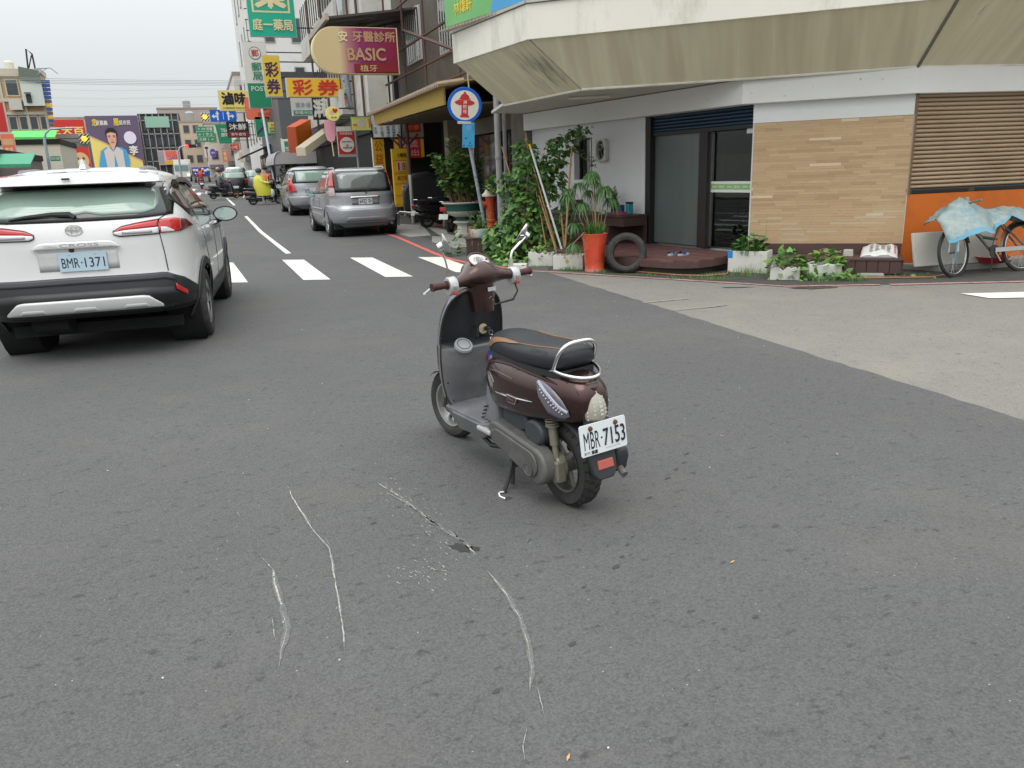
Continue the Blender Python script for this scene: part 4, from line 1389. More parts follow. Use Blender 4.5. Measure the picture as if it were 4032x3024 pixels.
MB(frame((1,0,0),(0,0,1),(0,-1,0),(-0.01,-0.1305,0.125))).poly([(-0.032,0,0.002),(0,-0.045,0.002),(0.032,0,0.002),(0,0.045,0.002)]).build('sticker',mat('yellow_sticker',(0.50,0.36,0.03),0.5),fb2,smooth=0,fix=False)
aC_ = math.atan2(8.51 - 8.93,7.04 - 6.72)
fb3 = foam_box('white foam box with blue tape and tall weeds beside the deck corner',(6.98,8.84,-0.003),aC_,0.53,0.30,0.30,0.01,4)
MB().box(-0.268,-0.2,-0.152,-0.15,0.2,0.302).build('tape',mat('blue_tape',(0.02,0.22,0.55),0.5),fb3,smooth=0)
fb4 = foam_box('chipped white foam box with brown dead stalks beside the iron cover',(6.90,8.02,-0.003),-0.75,0.36,0.27,0.17,0.05,5)
fb5 = foam_box('rightmost white foam box with creeping leaves in front of the brown step',(7.32,7.83,-0.003),-0.45,0.40,0.30,0.20,0.02,6)
rl = random.Random(31)
def creeper(parent,n,sx,sy,z0,h,size,seed,shape='heart',over=0.06,tones=(2,3,0),singles=0,wts=(3,2,2)):
	r_ = random.Random(seed)
	lv = Leaves(shape,[GREENS[i] for i in tones],wts)
	for i in range(n):
		x,y = r_.uniform(-sx,sx),r_.uniform(-sy,sy)
		e = max(abs(x) / sx,abs(y) / sy)
		lv.add((x,y,z0 + h * r_.random() * (1.15 - e * e) - (over * r_.random() if e > 0.85 else 0)),(x * 2,y * 2,0.35),size * r_.uniform(0.6,1.2),r_)
	lv.build(parent,singles)
	return lv
creeper(fb1,90,0.2,0.15,0.2,0.13,0.06,1,over=0.12,singles=60)
blades(fb2,(0,0),110,0.10,0.10,(GREENS[2],M_STRAW),rl,'weeds',0.006,0.17,0.19)
blades(fb3,(0,0),120,0.24,0.16,(GREENS[0],GREENS[1],GREENS[2]),rl,'weeds',0.008,0.24,0.22)
lv = Leaves('oval',[GREENS[1],GREENS[0],GREENS[2]],(3,3,1))
for k in range(15):
	bx,by = rl.uniform(-0.22,0.2),rl.uniform(-0.1,0.1)
	hh_ = rl.uniform(0.12,0.3)
	for i in range(16):
		q = i / 16
		a = i * 2.4
		lv.add((bx + 0.02 * math.cos(a),by + 0.02 * math.sin(a),0.25 + hh_ * q),(math.cos(a),math.sin(a),0.5),rl.uniform(0.06,0.11),rl,0.2)
lv.build(fb3,70,(-0.1,-0.6,0.4))
blades(fb3,(0.02,-0.19),70,0.16,0.10,(GREENS[2],M_STRAW),rl,'weeds',0.004,0.0,0.2)
MB().tube([(0.2,0,0.25),(0.19,0.05,0.55),(0.2,0.02,0.78)],[0.003,0.002,0.001],4).build('dry_stalk',M_STRAW,fb3)
MB().tube([(0.1,0,0.25),(0.14,0.05,0.45),(0.24,0.02,0.62)],[0.003,0.002,0.001],4).build('dry_stalk',M_STRAW,fb3)
blades(fb4,(0,0),90,0.07,0.12,(M_STRAW,),rl,'dead_stalks',0.006,0.13,0.14)
creeper(fb4,60,0.22,0.16,0.16,0.22,0.085,5,tones=(2,0,1),singles=60)
creeper(fb5,95,0.26,0.2,0.17,0.18,0.09,6,tones=(2,0,3),over=0.15,singles=60)
# ground weeds along the planters
gw = thing('grass_verge','ragged grass and creeping weeds along the foot of the foam boxes','grass',(5.5,9.5,0))
gw['kind'] = 'stuff'
for (x,y,n,h,rad) in ((4.75,11.05,60,0.08,0.2),(5.0,10.5,120,0.09,0.17),(5.25,10.0,60,0.07,0.1),(5.25,10.55,50,0.12,0.1),(6.72,8.55,110,0.12,0.22),(6.95,8.05,160,0.10,0.25),(7.15,7.62,150,0.10,0.22),
						  (7.45,7.45,80,0.08,0.16),(6.4,8.75,60,0.07,0.2),(7.0,8.35,80,0.14,0.15),(5.9,8.9,70,0.06,0.2),(6.2,8.62,90,0.07,0.2),(5.65,9.35,50,0.06,0.15),(8.3,7.25,26,0.06,0.15),(8.0,7.42,24,0.05,0.2),(9.9,6.9,40,0.05,0.3)):
	blades(gw,(x - 5.5,y - 9.5),n,h,0.07,(GREENS[2],GREENS[0]),rl,'grass_blades',0.005,-0.004,rad)
lv = Leaves('heart',[GREENS[2],GREENS[3],GREENS[0]],(3,2,2))
for k in range(150):
	u = rl.random()
	x,y = lerp(6.75,7.5,u) + rl.gauss(0,0.06),lerp(8.1,7.42,u) + rl.gauss(0,0.06)
	lv.add((x - 5.5,y - 9.5,rl.uniform(0.0,0.09)),(rl.uniform(-1,1),-1,0.4),rl.uniform(0.035,0.065),rl)
for k in range(50):
	x,y = rl.gauss(4.55,0.18),rl.gauss(11.75,0.3)
	lv.add((x - 5.5,y - 9.5,rl.uniform(0.0,0.10)),(rl.uniform(-1,1),-1,0.4),rl.uniform(0.04,0.08),rl)
for k in range(16):
	x,y = rl.gauss(8.25,0.12),rl.gauss(7.2,0.1)
	lv.add((x - 5.5,y - 9.5,rl.uniform(0.0,0.03)),(rl.uniform(-1,1),-1,0.6),rl.uniform(0.025,0.04),rl)
lv.build(gw,0)
M_MOSS = mat('moss',(0.055,0.085,0.025),0.9,var=0.4,scale=12,bump=0.5)
for x,y,rx,ry,a in ((6.15,8.52,0.45,0.10,-0.62),(5.45,9.62,0.3,0.07,-0.9),(7.9,7.4,0.4,0.05,-0.65)):
	blot(x,y,rx,ry,a,55 + int(x * 10),pav,M_MOSS,-0.001,26)
# garden hose under the deck
hose = MB().tube([(5.55,9.98,0.012),(5.75,9.55,0.012),(5.95,9.05,0.012),(6.2,8.78,0.012),(6.5,8.72,0.014),(6.75,8.98,0.02),(6.9,9.1,0.012)],0.010,7)
tag(hose.build('garden_hose',mat('orange_hose',(0.36,0.15,0.06),0.5)),'thin orange brown hose lying on the ground along the deck foot','hose')
hose = MB().tube([(7.5,7.52,0.01),(7.9,7.3,0.01),(8.3,7.05,0.01),(8.75,7.1,0.012)],0.009,7)
tag(hose.build('garden_hose',mat('orange_hose',(0.36,0.15,0.06),0.5)),'thin brown hose lying on dark pavement in front of the brown step','hose')
slabp = MB().cbox((0,0,0.02),(0.28,0.12,0.045),T(7.85,7.52,0) @ RZ(-0.7))
tag(slabp.build('stone_slab',M_CONC,smooth=0,bevel=0.012),'flat grey broken stone lying in front of the brown step','stone')
# brown slatted step under the wood cladding
step = thing('plank_step','brown plank bench step under the strip wood panel','step',tuple(FP @ Vector((0.8,0.3,0))))
n = 11
wd = 1.5 / n
for i in range(n):
	on(MB(FP).box(0.03 + i * wd,0.03 + (i + 1) * wd - 0.006,0.575,0.60,0.012,0.178),'plank',M_BROWN,parent=step,smooth=0,bevel=0.003)
for i in range(5):
	on(MB(FP).box(0.0,1.56,0.02 + i * 0.119,0.02 + i * 0.119 + 0.115,0.18,0.205),'plank',M_BROWN,parent=step,smooth=0,bevel=0.003)
for i in range(4):
	on(MB(FP).box(0.004,0.03,0.03 + i * 0.137,0.03 + i * 0.137 + 0.131,0.012,0.178),'plank',M_BROWN,parent=step,smooth=0,bevel=0.003)
on(MB(FP).box(0.03,1.53,0.03,0.57,0.0,0.17),'core',M_BLACKF,parent=step,smooth=0)
on(MB(FP).box(0.0,WP,0.006,0.02,0.206,0.345),'back_board',M_BROWN,parent=step,smooth=0,bevel=0.003)
# plastic bag, paper cup and wire on the step
bag = thing('paper_bundle','printed white plastic sack with grey and pink lettering lying on the brown step','sack',tuple(FP @ Vector((0.28,0.3,0.206))),math.atan2(dP.y,dP.x) + PI)
rc = random.Random(14)
rows_ = []
for j in range(9):
	v = j / 8
	row = []
	for i in range(13):
		u = i / 12
		x = lerp(-0.24 + 0.05 * v,0.21 + 0.015 * v,u)
		y = lerp(-0.20,0.22,v)
		z = 0.008 + 0.055 * math.sin(PI * min(1,max(0,u))) * (0.5 + 0.5 * math.sin(PI * v)) + 0.10 * v + rc.uniform(-0.008,0.008) + 0.012 * math.sin(u * 11 + v * 5)
		row.append((x,y,z))
	rows_.append(row)
o = MB().grid(rows_).build('sheet',mat('sack_white',(0.66,0.65,0.63),0.4,var=0.08,scale=12),bag,smooth=60,fix=False)
so = o.modifiers.new('thick','SOLIDIFY'); so.thickness = 0.004
mb = MB()
MB().grid([[(x,y - 0.003,max(0.004,z * q)) for x,y,z in rows_[0]] for q in (1,0.05)]).build('folded_side',mat('sack_grey',(0.40,0.38,0.38),0.4,var=0.3,scale=14),bag,smooth=60,fix=False)
def on_sheet(u,v):
	i,j = min(11.99,max(0,u * 12)),min(7.99,max(0,v * 8))
	a,b = int(i),int(j)
	fu,fv = i - a,j - b
	p = [Vector(rows_[b][a]),Vector(rows_[b][a + 1]),Vector(rows_[b + 1][a]),Vector(rows_[b + 1][a + 1])]
	return p[0].lerp(p[1],fu).lerp(p[2].lerp(p[3],fu),fv) + Vector((0,-0.002,0.005))
mbk = MB(); mbp = MB(); mby = MB()
for r_ in range(10):
	for c in range(4):
		u0,v0 = 0.22 + c * 0.16,0.28 + r_ * 0.065
		u1 = u0 + rc.uniform(0.07,0.14)
		tgt = mby if (r_ == 9 and c in (1,3)) else mbk
		tgt.poly([on_sheet(u0,v0),on_sheet(u1,v0),on_sheet(u1,v0 + 0.03),on_sheet(u0,v0 + 0.03)])
for k in range(5):
	v0 = 0.32 + k * 0.12
	mbp.poly([on_sheet(0.9,v0),on_sheet(0.96,v0),on_sheet(0.96,v0 + 0.075),on_sheet(0.9,v0 + 0.075)])
mbk.build('print',mat('print_grey',(0.22,0.22,0.22),0.5),bag,smooth=0,fix=False)
mbp.build('print',mat('print_pink',(0.55,0.10,0.25),0.5),bag,smooth=0,fix=False)
mby.build('print',mat('print_yellow',(0.65,0.55,0.05),0.5),bag,smooth=0,fix=False)
pc_ = thing('carton_cup','small dull white carton lying on the brown step beside the printed sack','carton',tuple(FP @ Vector((0.66,0.33,0.206))),math.atan2(dP.y,dP.x))
MB().taper((0,0,0),(0.13,0.11,0.09),(0.9,0.9)).build('carton',mat('dull_carton',(0.42,0.40,0.36),0.6,var=0.2,scale=12),pc_,smooth=0,bevel=0.01)
wr = MB().tube([tuple(FP @ Vector(q)) for q in ((0.70,0.38,0.215),(0.85,0.42,0.215),(0.98,0.34,0.25),(1.02,0.25,0.28),(0.95,0.22,0.30),(0.82,0.26,0.27),(0.74,0.3,0.25))],0.004,5)
tag(wr.build('wire_loop',mat('tan_wire',(0.42,0.28,0.18),0.6)),'loop of thin tan string lying on the brown step','string')
# ---------------------------------------------------------------- hydrant sign
hs = thing('hydrant_sign','round blue rimmed fire hydrant sign on a weathered galvanised pole','sign',(5.03,14.5,-0.004))
M_GALV = mat('galvanised_pole',(0.36,0.40,0.44),0.5,metal=0.3,var=0.2,scale=9,dirt=(0.17,0.22,0.29),dscale=14,dlo=0.5,dhi=0.65)
top = Vector((-0.25,0.0,2.42))
base = Vector((0.09,0.0,0.0))
MB().tube([base,base.lerp(top,0.3) + Vector((0.02,0,0)),top],0.034,12).build('pole',M_GALV,hs)
fh = frame((0.97,-0.243,0),(0,0,1),(-0.243,-0.97,0),(-0.255,-0.045,2.68)) @ RZ(math.radians(-4))
MB(fh).lathe([(0,-0.006),(0.315,-0.006),(0.318,0.0),(0.315,0.006),(0,0.006)],48).build('disc',mat('sign_white',(0.66,0.64,0.58),0.45,var=0.05),hs)
MB(fh).lathe([(0.262,0.0075),(0.315,0.0075),(0.32,0.0),(0.315,-0.008)],48,cap=False).build('rim',mat('sign_blue',(0.0,0.10,0.50),0.4),hs)
M_SRED = mat('sign_red',(0.50,0.025,0.02),0.5,var=0.1)
hp = [(-0.105,-0.22),(0.105,-0.22),(0.105,-0.175),(0.075,-0.17),(0.07,0.0),(0.07,0.03),(0.12,0.05),(0.155,0.035),(0.17,0.0)]
mb = MB(fh)
Z_ = 0.009
mb.poly([(-0.085,-0.215,Z_),(0.085,-0.215,Z_),(0.085,-0.18,Z_),(-0.085,-0.18,Z_)])
mb.poly([(-0.062,-0.18,Z_),(0.062,-0.18,Z_),(0.062,0.10,Z_),(-0.062,0.10,Z_)])
mb.poly([(-0.105,0.10,Z_),(0.105,0.10,Z_),(0.105,0.118,Z_),(-0.105,0.118,Z_)])
mb.poly([(-0.09,0.118,Z_),(0.09,0.118,Z_),(0.075,0.165,Z_),(0.035,0.20,Z_),(0.02,0.205,Z_),(0.02,0.235,Z_),(-0.02,0.235,Z_),(-0.02,0.205,Z_),(-0.035,0.20,Z_),(-0.075,0.165,Z_)])
for s in (-1,1):
	mb.poly([(s * 0.062,0.0,Z_),(s * 0.10,-0.005,Z_),(s * 0.165,0.02,Z_),(s * 0.19,0.045,Z_),(s * 0.165,0.07,Z_),(s * 0.10,0.095,Z_),(s * 0.062,0.09,Z_)][::s])
mb.build('hydrant_symbol',M_SRED,hs,smooth=0,fix=False)
M_WPRINT = mat('white_print',(0.75,0.74,0.70),0.5,var=0)
for i,ch in enumerate('消防栓'):
	text(ch,0.066,0.066,M_WPRINT,hs,fh @ T(0.005,0.055 - i * 0.082,0.0105),bold=0.015)
MB(fh).box(-0.13,0.13,-0.335,-0.285,-0.004,0.012).build('clamp',mat('clear_tape',(0.5,0.5,0.48),0.3),hs,smooth=0,bevel=0.01)
fb_ = frame((0.97,-0.243,0),(0,0,1),(-0.243,-0.97,0),(-0.215,-0.055,2.15)) @ RZ(math.radians(-3))
MB(fb_).box(-0.115,0.115,-0.225,0.225,-0.004,0.004).build('notice_board',mat('cyan_plate',(0.05,0.34,0.62),0.4,var=0.12,scale=4),hs,smooth=0)
mb = MB(fb_).lathe([(0,0.0055),(0.05,0.0055)],20,T(0.0,0.13,0),cap=False)
mb.build('emblem',mat('pale_blue_print',(0.14,0.36,0.58),0.5),hs,smooth=0)
mb = MB(fb_)
for x,y,w_,h_ in ((-0.05,-0.06,0.035,0.03),(0.03,-0.14,0.03,0.03),(-0.085,-0.19,0.03,0.03),(0.03,-0.19,0.1,0.012),(0.09,0.12,0.008,0.12)):
	mb.cbox((x,y,0.005),(w_,h_,0.0015))
mb.build('print',mat('navy_print',(0.02,0.07,0.25),0.5),hs,smooth=0)
MB().tube([(0.32,0.6,0.0),(0.0,0.35,1.6),(-0.09,0.05,2.4),(-0.16,0.0,3.3)],0.013,7).build('cable_conduit',mat('pale_conduit',(0.45,0.44,0.40),0.5),hs)
# fire hydrant
hy = thing('fire_hydrant','red fire hydrant with cream cap standing among the green plants','hydrant',(5.75,16.0,0.0))
M_HYD = mat('hydrant_red',(0.50,0.075,0.03),0.5,var=0.15,dirt=(0.35,0.10,0.06),dscale=8)
M_CREAM = mat('hydrant_cream',(0.60,0.55,0.42),0.5,var=0.1)
MB().lathe([(0,0),(0.16,0),(0.16,0.04),(0.11,0.05),(0.10,0.4),(0.115,0.42),(0.115,0.46),(0.10,0.48),(0.10,0.9),(0.11,0.92),(0.11,0.95)],24).build('barrel',M_HYD,hy)
MB().lathe([(0.11,0.951),(0.17,0.955),(0.175,0.99),(0.165,1.0),(0.12,1.04),(0.10,1.08),(0.055,1.12),(0.055,1.17),(0,1.17)],24).build('cap',M_CREAM,hy)
MB().cbox((0,0,1.185),(0.05,0.05,0.03)).build('nut',M_CREAM,hy,smooth=0)
for a in (PI,0,PI / 2):
	MB(RZ(a) @ T(0.08,0,0.78) @ RY(PI / 2)).lathe([(0.06,0),(0.06,0.06),(0.075,0.06),(0.075,0.12),(0.03,0.13),(0.03,0.15),(0,0.15)],16).build('nozzle',M_HYD,hy)
# pedestal urn with round-leaved shrub
urn = thing('pedestal_urn','large green and white ceramic urn on a pedestal filled with a leafy shrub','urn',(5.72,17.8,0.0))
M_UW = mat('urn_white',(0.50,0.48,0.42),0.5,var=0.12,scale=6,bump=0.3,bscale=25,dirt=(0.25,0.24,0.2),dlo=0.5,dhi=0.8)
M_UG = mat('urn_green',(0.015,0.10,0.075),0.4,var=0.4,scale=12,bump=0.5,bscale=20)
MB().lathe([(0.0,0),(0.24,0),(0.24,0.06),(0.19,0.08),(0.17,0.26),(0.20,0.29),(0.24,0.31),(0.27,0.325),(0.27,0.35),(0.22,0.37)],8).build('pedestal',M_UW,urn,smooth=0)
MB().lathe([(0.20,0.371),(0.17,0.40),(0.17,0.43),(0.21,0.455)],32).build('neck',M_UG,urn)
MB().lathe([(0.21,0.456),(0.33,0.50),(0.40,0.56),(0.415,0.595)],32).build('bowl',M_UW,urn)
MB().lathe([(0.415,0.596),(0.43,0.65),(0.45,0.74),(0.46,0.755)],32).build('glazed_band',M_UG,urn)
MB().lathe([(0.46,0.756),(0.50,0.765),(0.515,0.785),(0.50,0.80),(0.46,0.795),(0.43,0.76)],32).build('rim',M_UW,urn)
MB().lathe([(0.44,0.765),(0,0.78)],24).build('soil',M_SOIL,urn)
shrub = thing('shrub','round leaved green shrub growing in the pedestal urn','shrub',(5.72,17.8,0.78))
rs = random.Random(17)
lv = Leaves('oval',[GREENS[0],GREENS[1],GREENS[2],GREENS[3]],(4,3,3,1))
stems = MB()
for k in range(62):
	a = rs.uniform(0,2 * PI)
	r0 = 0.3 * math.sqrt(rs.random())
	x0,y0 = r0 * math.cos(a),r0 * math.sin(a)
	hgt = rs.uniform(0.45,1.15)
	if k in (3,4):
		x1,y1,hgt = -0.62,-0.1,1.15
	elif k in (5,6,7):
		x1,y1,hgt = -0.20 + 0.08 * (k - 6),-0.1,1.5
	else:
		x1,y1 = x0 * 1.9 - 0.13 + rs.uniform(-0.12,0.12),y0 * 1.7 + rs.uniform(-0.12,0.12)
	pts = [Vector((x0,y0,0)),Vector((lerp(x0,x1,0.4),lerp(y0,y1,0.4),hgt * 0.55)),Vector((x1,y1,hgt))]
	stems.tube(pts,[0.012,0.009,0.004],5)
	n = int(9 + hgt * 17)
	for i in range(n):
		q = 0.22 + 0.78 * i / n
		p = pts[0].lerp(pts[1],q * 2) if q < 0.5 else pts[1].lerp(pts[2],q * 2 - 1)
		b = i * 2.4 + rs.uniform(-0.5,0.5)
		o_ = Vector((math.cos(b),math.sin(b),0.3))
		lv.add(p + o_ * 0.03,o_,rs.uniform(0.10,0.155),rs,0.1)
stems.build('stem',M_TWIG,shrub)
lv.build(shrub,280,(-0.9,-3,0.6))
# low brown timber planter with a glazed trough on it
M_OLDW = mat('weathered_brown_boards',(0.075,0.045,0.037),0.8,var=0.35,scale=10,bump=0.3)
wp = thing('timber_planter','low brown timber planter below the hydrant sign overgrown with weeds','planter',(4.72,13.55,-0.003),math.atan2(-0.2,0.6))
for i in range(6):
	MB().box(-0.33 + i * 0.11,-0.226 + i * 0.11,-0.25,-0.225,0,0.30 + 0.006 * (i % 2)).build('plank',M_OLDW,wp,smooth=0,bevel=0.003)
for i in range(4):
	MB().box(-0.33,-0.306,-0.222 + i * 0.112,-0.222 + i * 0.112 + 0.106,0,0.30).build('plank',M_OLDW,wp,smooth=0,bevel=0.003)
	MB().box(0.306,0.33,-0.222 + i * 0.112,-0.222 + i * 0.112 + 0.106,0,0.30).build('plank',M_OLDW,wp,smooth=0,bevel=0.003)
MB().box(-0.35,0.35,-0.27,0.25,0.308,0.33).build('top_board',M_OLDW,wp,smooth=0,bevel=0.004)
tr = thing('flower_trough','oval white flower trough with faded blue patch on the brown planter','flower trough',(4.60,13.45,0.328),-0.3)
prof = [(0.0,0),(0.13,0),(0.155,0.05),(0.165,0.15),(0.15,0.155),(0.14,0.1),(0,0.1)]
MB(Matrix.Diagonal((1.15,0.8,1,1))).lathe(prof,28).build('trough',mat('trough_glaze',(0.58,0.56,0.48),0.4,var=0.1,dirt=(0.32,0.50,0.52),dscale=3.5,dlo=0.5,dhi=0.62),tr)
r2 = random.Random(44)
lv = Leaves('oval',[GREENS[2],GREENS[3],GREENS[0]],(4,2,3))
stm = MB()
for k in range(40):
	x,y = r2.gauss(0.02,0.11),r2.gauss(0,0.07)
	h = r2.uniform(0.12,0.34)
	stm.tube([(x * 0.5,y * 0.5,0.1),(x,y,0.1 + h)],[0.004,0.002],4)
	for i in range(9):
		q = (i + 1) / 9
		b = i * 2.4
		lv.add((lerp(x * 0.5,x,q),lerp(y * 0.5,y,q),0.1 + h * q),(math.cos(b),math.sin(b),0.4),r2.uniform(0.03,0.05),r2,0.1)
stm.build('stem',M_STEM,tr)
lv.build(tr,0)
blades(tr,(-0.14,-0.05),60,-0.34,0.10,(M_STRAW,),r2,'dead_stalks',0.005,0.2,0.06)
blades(tr,(0.17,-0.02),24,-0.30,0.16,(M_STRAW,),r2,'dead_stalks',0.005,0.2,0.04)
wd1 = thing('weed_clump','loose weed clump growing at the left foot of the timber planter','weeds',(4.28,13.85,-0.004))
creeper(wd1,70,0.24,0.28,0.02,0.42,0.085,61,tones=(0,2,1),over=0,singles=60)
wd2 = thing('weed_clump','bright ground creeper spilling out in front of the timber planter','weeds',(4.78,12.35,-0.004))
creeper(wd2,170,0.42,0.55,0.01,0.22,0.085,62,tones=(2,3,0),over=0,singles=120)
# trellis of bamboo canes, a white pole and the climbing vines
M_BAM = mat('bamboo_cane',(0.42,0.24,0.10),0.5,var=0.25,scale=12)
canes = [((5.37,11.75,0.1),(5.30,12.3,1.05),0.016),((5.45,11.9,0.1),(5.20,12.6,2.0),0.012),((5.52,11.8,0.05),(5.93,12.3,1.83),0.019),((5.56,11.85,0.05),(5.66,12.2,0.75),0.018),
		 ((5.30,12.0,0.1),(5.26,12.7,2.08),0.011),((5.15,12.4,0.3),(4.93,13.0,1.88),0.013),((5.25,12.2,0.1),(5.58,12.9,1.5),0.010)]
for k,(a,b,r_) in enumerate(canes):
	a,b = Vector(a),Vector(b)
	t = thing('bamboo_cane',('short bamboo cane at the left of the white pole','tall thin bamboo cane rising left of the white pole top','thick bamboo cane leaning right towards the window','short thick bamboo cane at the right foot of the trellis',
							  'slender bamboo cane among the vine top','bamboo cane leaning out left above the vines','hidden thin bamboo cane inside the vines')[k],'bamboo cane',tuple(a),0,'bamboo canes of the vine trellis')
	pts = [Vector((0,0,0)).lerp(b - a,i / 12) for i in range(13)]
	MB().tube(pts,[r_ * (1.0 - 0.25 * i / 12) for i in range(13)],8).build('cane',M_BAM,t)
	mb = MB()
	d = (b - a).normalized()
	for i in range(1,12):
		mb.tube([pts[i] - d * 0.006,pts[i],pts[i] + d * 0.006],[r_ * 1.0,r_ * 1.14,r_ * 1.0],8,cap=False)
	mb.build('node',M_BAM,t)
wpole = thing('white_pole','thin white metal pole with yellow tip leaning left over the vines','pole',(5.42,11.62,0.1))
e_ = Vector((-0.32,0.55,1.78))
MB().tube([(0,0,0),tuple(e_ * 0.96)],0.017,10).build('tube',mat('white_tube',(0.62,0.63,0.64),0.4),wpole)
MB().tube([tuple(e_ * 0.955),tuple(e_)],0.02,10).build('tip',mat('yellow_tip',(0.60,0.42,0.04),0.5),wpole)
vine = thing('climbing_vine','dense climbing vine with heart shaped leaves over the cane trellis','vine',(5.25,12.5,0))
rv = random.Random(77)
lv = Leaves('heart',[GREENS[0],GREENS[1],GREENS[2],GREENS[3],GREENS[4]],(4,4,3,1.2,2))
stm = MB()
blobs = [((-0.42,0.15,0.32),(0.42,0.38,0.34),400),((-0.10,0.05,0.75),(0.44,0.36,0.42),560),((0.05,0.1,1.25),(0.42,0.3,0.36),460),((-0.02,0.15,1.68),(0.24,0.22,0.28),190),
		 ((0.36,0.0,1.30),(0.30,0.22,0.34),190),((0.42,-0.02,1.62),(0.22,0.18,0.18),110),((0.55,-0.05,1.85),(0.30,0.18,0.15),80),((0.85,-0.1,2.05),(0.22,0.15,0.10),34),((0.20,-0.1,0.35),(0.42,0.3,0.36),230),
		 ((-0.35,0.2,1.25),(0.2,0.2,0.2),70),((0.52,-0.2,0.55),(0.16,0.2,0.4),90)]
for (cx,cy,cz),(rx,ry,rz),n in blobs:
	for i in range(n):
		u = Vector((rv.gauss(0,1),rv.gauss(0,1),rv.gauss(0,1))).normalized()
		r_ = 0.55 + 0.45 * rv.random() ** 0.5
		p = Vector((cx + u.x * rx * r_,cy + u.y * ry * r_,max(0.03,cz + u.z * rz * r_)))
		lv.add(p,(u.x,u.y - 0.35,u.z * 0.3 - 0.2),rv.uniform(0.055,0.115),rv,0.55)
for k in range(7):
	p = Vector((0.5 + rv.uniform(-0.2,0.2),-0.05,1.9))
	pts = [p.copy()]
	for i in range(9):
		p = p + Vector((rv.uniform(0.02,0.10),rv.uniform(-0.03,0.03),rv.uniform(-0.03,0.08) if k < 4 else rv.uniform(-0.09,0.02)))
		pts.append(p.copy())
		for s in (0,1):
			lv.add(p,(rv.uniform(-1,1),-0.5,rv.uniform(-0.5,0.8)),rv.uniform(0.035,0.075),rv,0.3)
	stm.tube(pts,0.0035,4)
for k in range(26):
	x,y = rv.uniform(-0.4,0.35),rv.uniform(-0.25,0.3)
	p = Vector((x,y,0))
	pts = [p.copy()]
	for i in range(8):
		p = p + Vector((rv.uniform(-0.06,0.06),rv.uniform(-0.05,0.05),rv.uniform(0.1,0.24)))
		pts.append(p.copy())
	stm.tube(pts,[0.008 - 0.0006 * i for i in range(9)],5)
stm.build('stem',M_TWIG,vine)
lv.build(vine,300,(0.0,-2.5,1.0))
bp_ = thing('flowerpot','dark grey round flowerpot of bright leafy plant behind the hydrant','flowerpot',(6.15,15.9,0.0))
MB().lathe([(0,0.45),(0.26,0.45),(0.30,0.75),(0.31,0.97),(0.28,0.97),(0.27,0.9),(0,0.9)],24).build('pot',mat('dark_pot',(0.045,0.043,0.045),0.6),bp_)
MB().cbox((0,0,0.22),(0.7,0.5,0.44)).build('stand',M_OLDW,bp_,smooth=0,bevel=0.01)
rb = random.Random(91)
lv = Leaves('heart',[GREENS[2],GREENS[0],GREENS[3]],(4,3,2))
for i in range(220):
	u = Vector((rb.gauss(0,1),rb.gauss(0,1),rb.gauss(0,1))).normalized()
	lv.add((u.x * 0.42 - 0.05,u.y * 0.35,1.18 + u.z * 0.24),(u.x,u.y - 0.3,0.2),rb.uniform(0.08,0.14),rb,0.3)
lv.build(bp_,160,(0,-3,1.2))
pw = MB().cbox((0,0,0.05),(0.28,0.18,0.10),T(4.38,11.05,-0.004) @ RZ(-0.5))
tag(pw.build('foam_block',M_FOAM,smooth=0,bevel=0.012),'small grey white foam block on the kerb at the left end of the planters','block')
# ---------------------------------------------------------------- bicycle under a tarp by the orange wall
bk = thing('bicycle','old green and grey bicycle with turned front wheel leaning before the orange wall','bicycle',(8.63,6.97,0.0),math.atan2(-0.10,1.10))
M_RUB = mat('bike_tyre',(0.03,0.03,0.03),0.8)
M_RIM = mat('bike_rim',(0.50,0.50,0.48),0.35,metal=0.9,var=0.2)
M_BGREEN = mat('bike_green',(0.02,0.085,0.06),0.4,var=0.2)
M_BGREY = mat('bike_grey',(0.20,0.21,0.19),0.4,metal=0.4,var=0.2)
def bike_wheel(parent,M_,R):
	o = MB(M_).tube([(R * math.cos(2 * PI * i / 48),0,R * math.sin(2 * PI * i / 48)) for i in range(48)],0.021,8,closed=True)
	w_ = o.build('wheel',M_RUB,parent)
	r2_ = R - 0.03
	MB(M_).tube([(r2_ * math.cos(2 * PI * i / 48),0,r2_ * math.sin(2 * PI * i / 48)) for i in range(48)],0.010,6,closed=True).build('rim',M_RIM,w_)
	sp = MB(M_)
	for i in range(28):
		a = 2 * PI * i / 28
		s = 0.02 if i % 2 else -0.02
		sp.tube([(0.015 * math.cos(a + 0.8 * (1 if i % 4 < 2 else -1)),s,0.015 * math.sin(a + 0.8 * (1 if i % 4 < 2 else -1))),(r2_ * math.cos(a),0,r2_ * math.sin(a))],0.0016,3,cap=False)
	sp.build('spokes',M_RIM,w_)
	MB(M_).tube([(0,-0.045,0),(0,0.045,0)],0.016,8).build('hub',M_BGREY,w_)
	return w_
lean = RX(math.radians(-10))
R = 0.30
WBk = 1.08
steer = T(0.0,0,R) @ RZ(math.radians(14))
bike_wheel(bk,lean @ steer,R)
bike_wheel(bk,lean @ T(WBk,0,R),R)
bl = lambda *p: tuple(lean @ Vector(p))
hd = (0.16,0,0.72)
bb = (0.60,0,0.27)
st_ = (0.78,0,0.72)
MB().tube([bl(*hd),bl(*bb)],0.021,8).build('down_tube',M_BGREY,bk)
text('Degan',0.16,0.03,M_WPRINT,bk,lean @ frame((0.70,0,-0.71),(0.71,0,0.70),(0,-1,0),(0.37,-0.023,0.51)))
MB().tube([bl(0.15,0,0.66),bl(0.45,0,0.46),bl(0.68,0,0.42)],0.019,8).build('top_tube',M_BGREEN,bk)
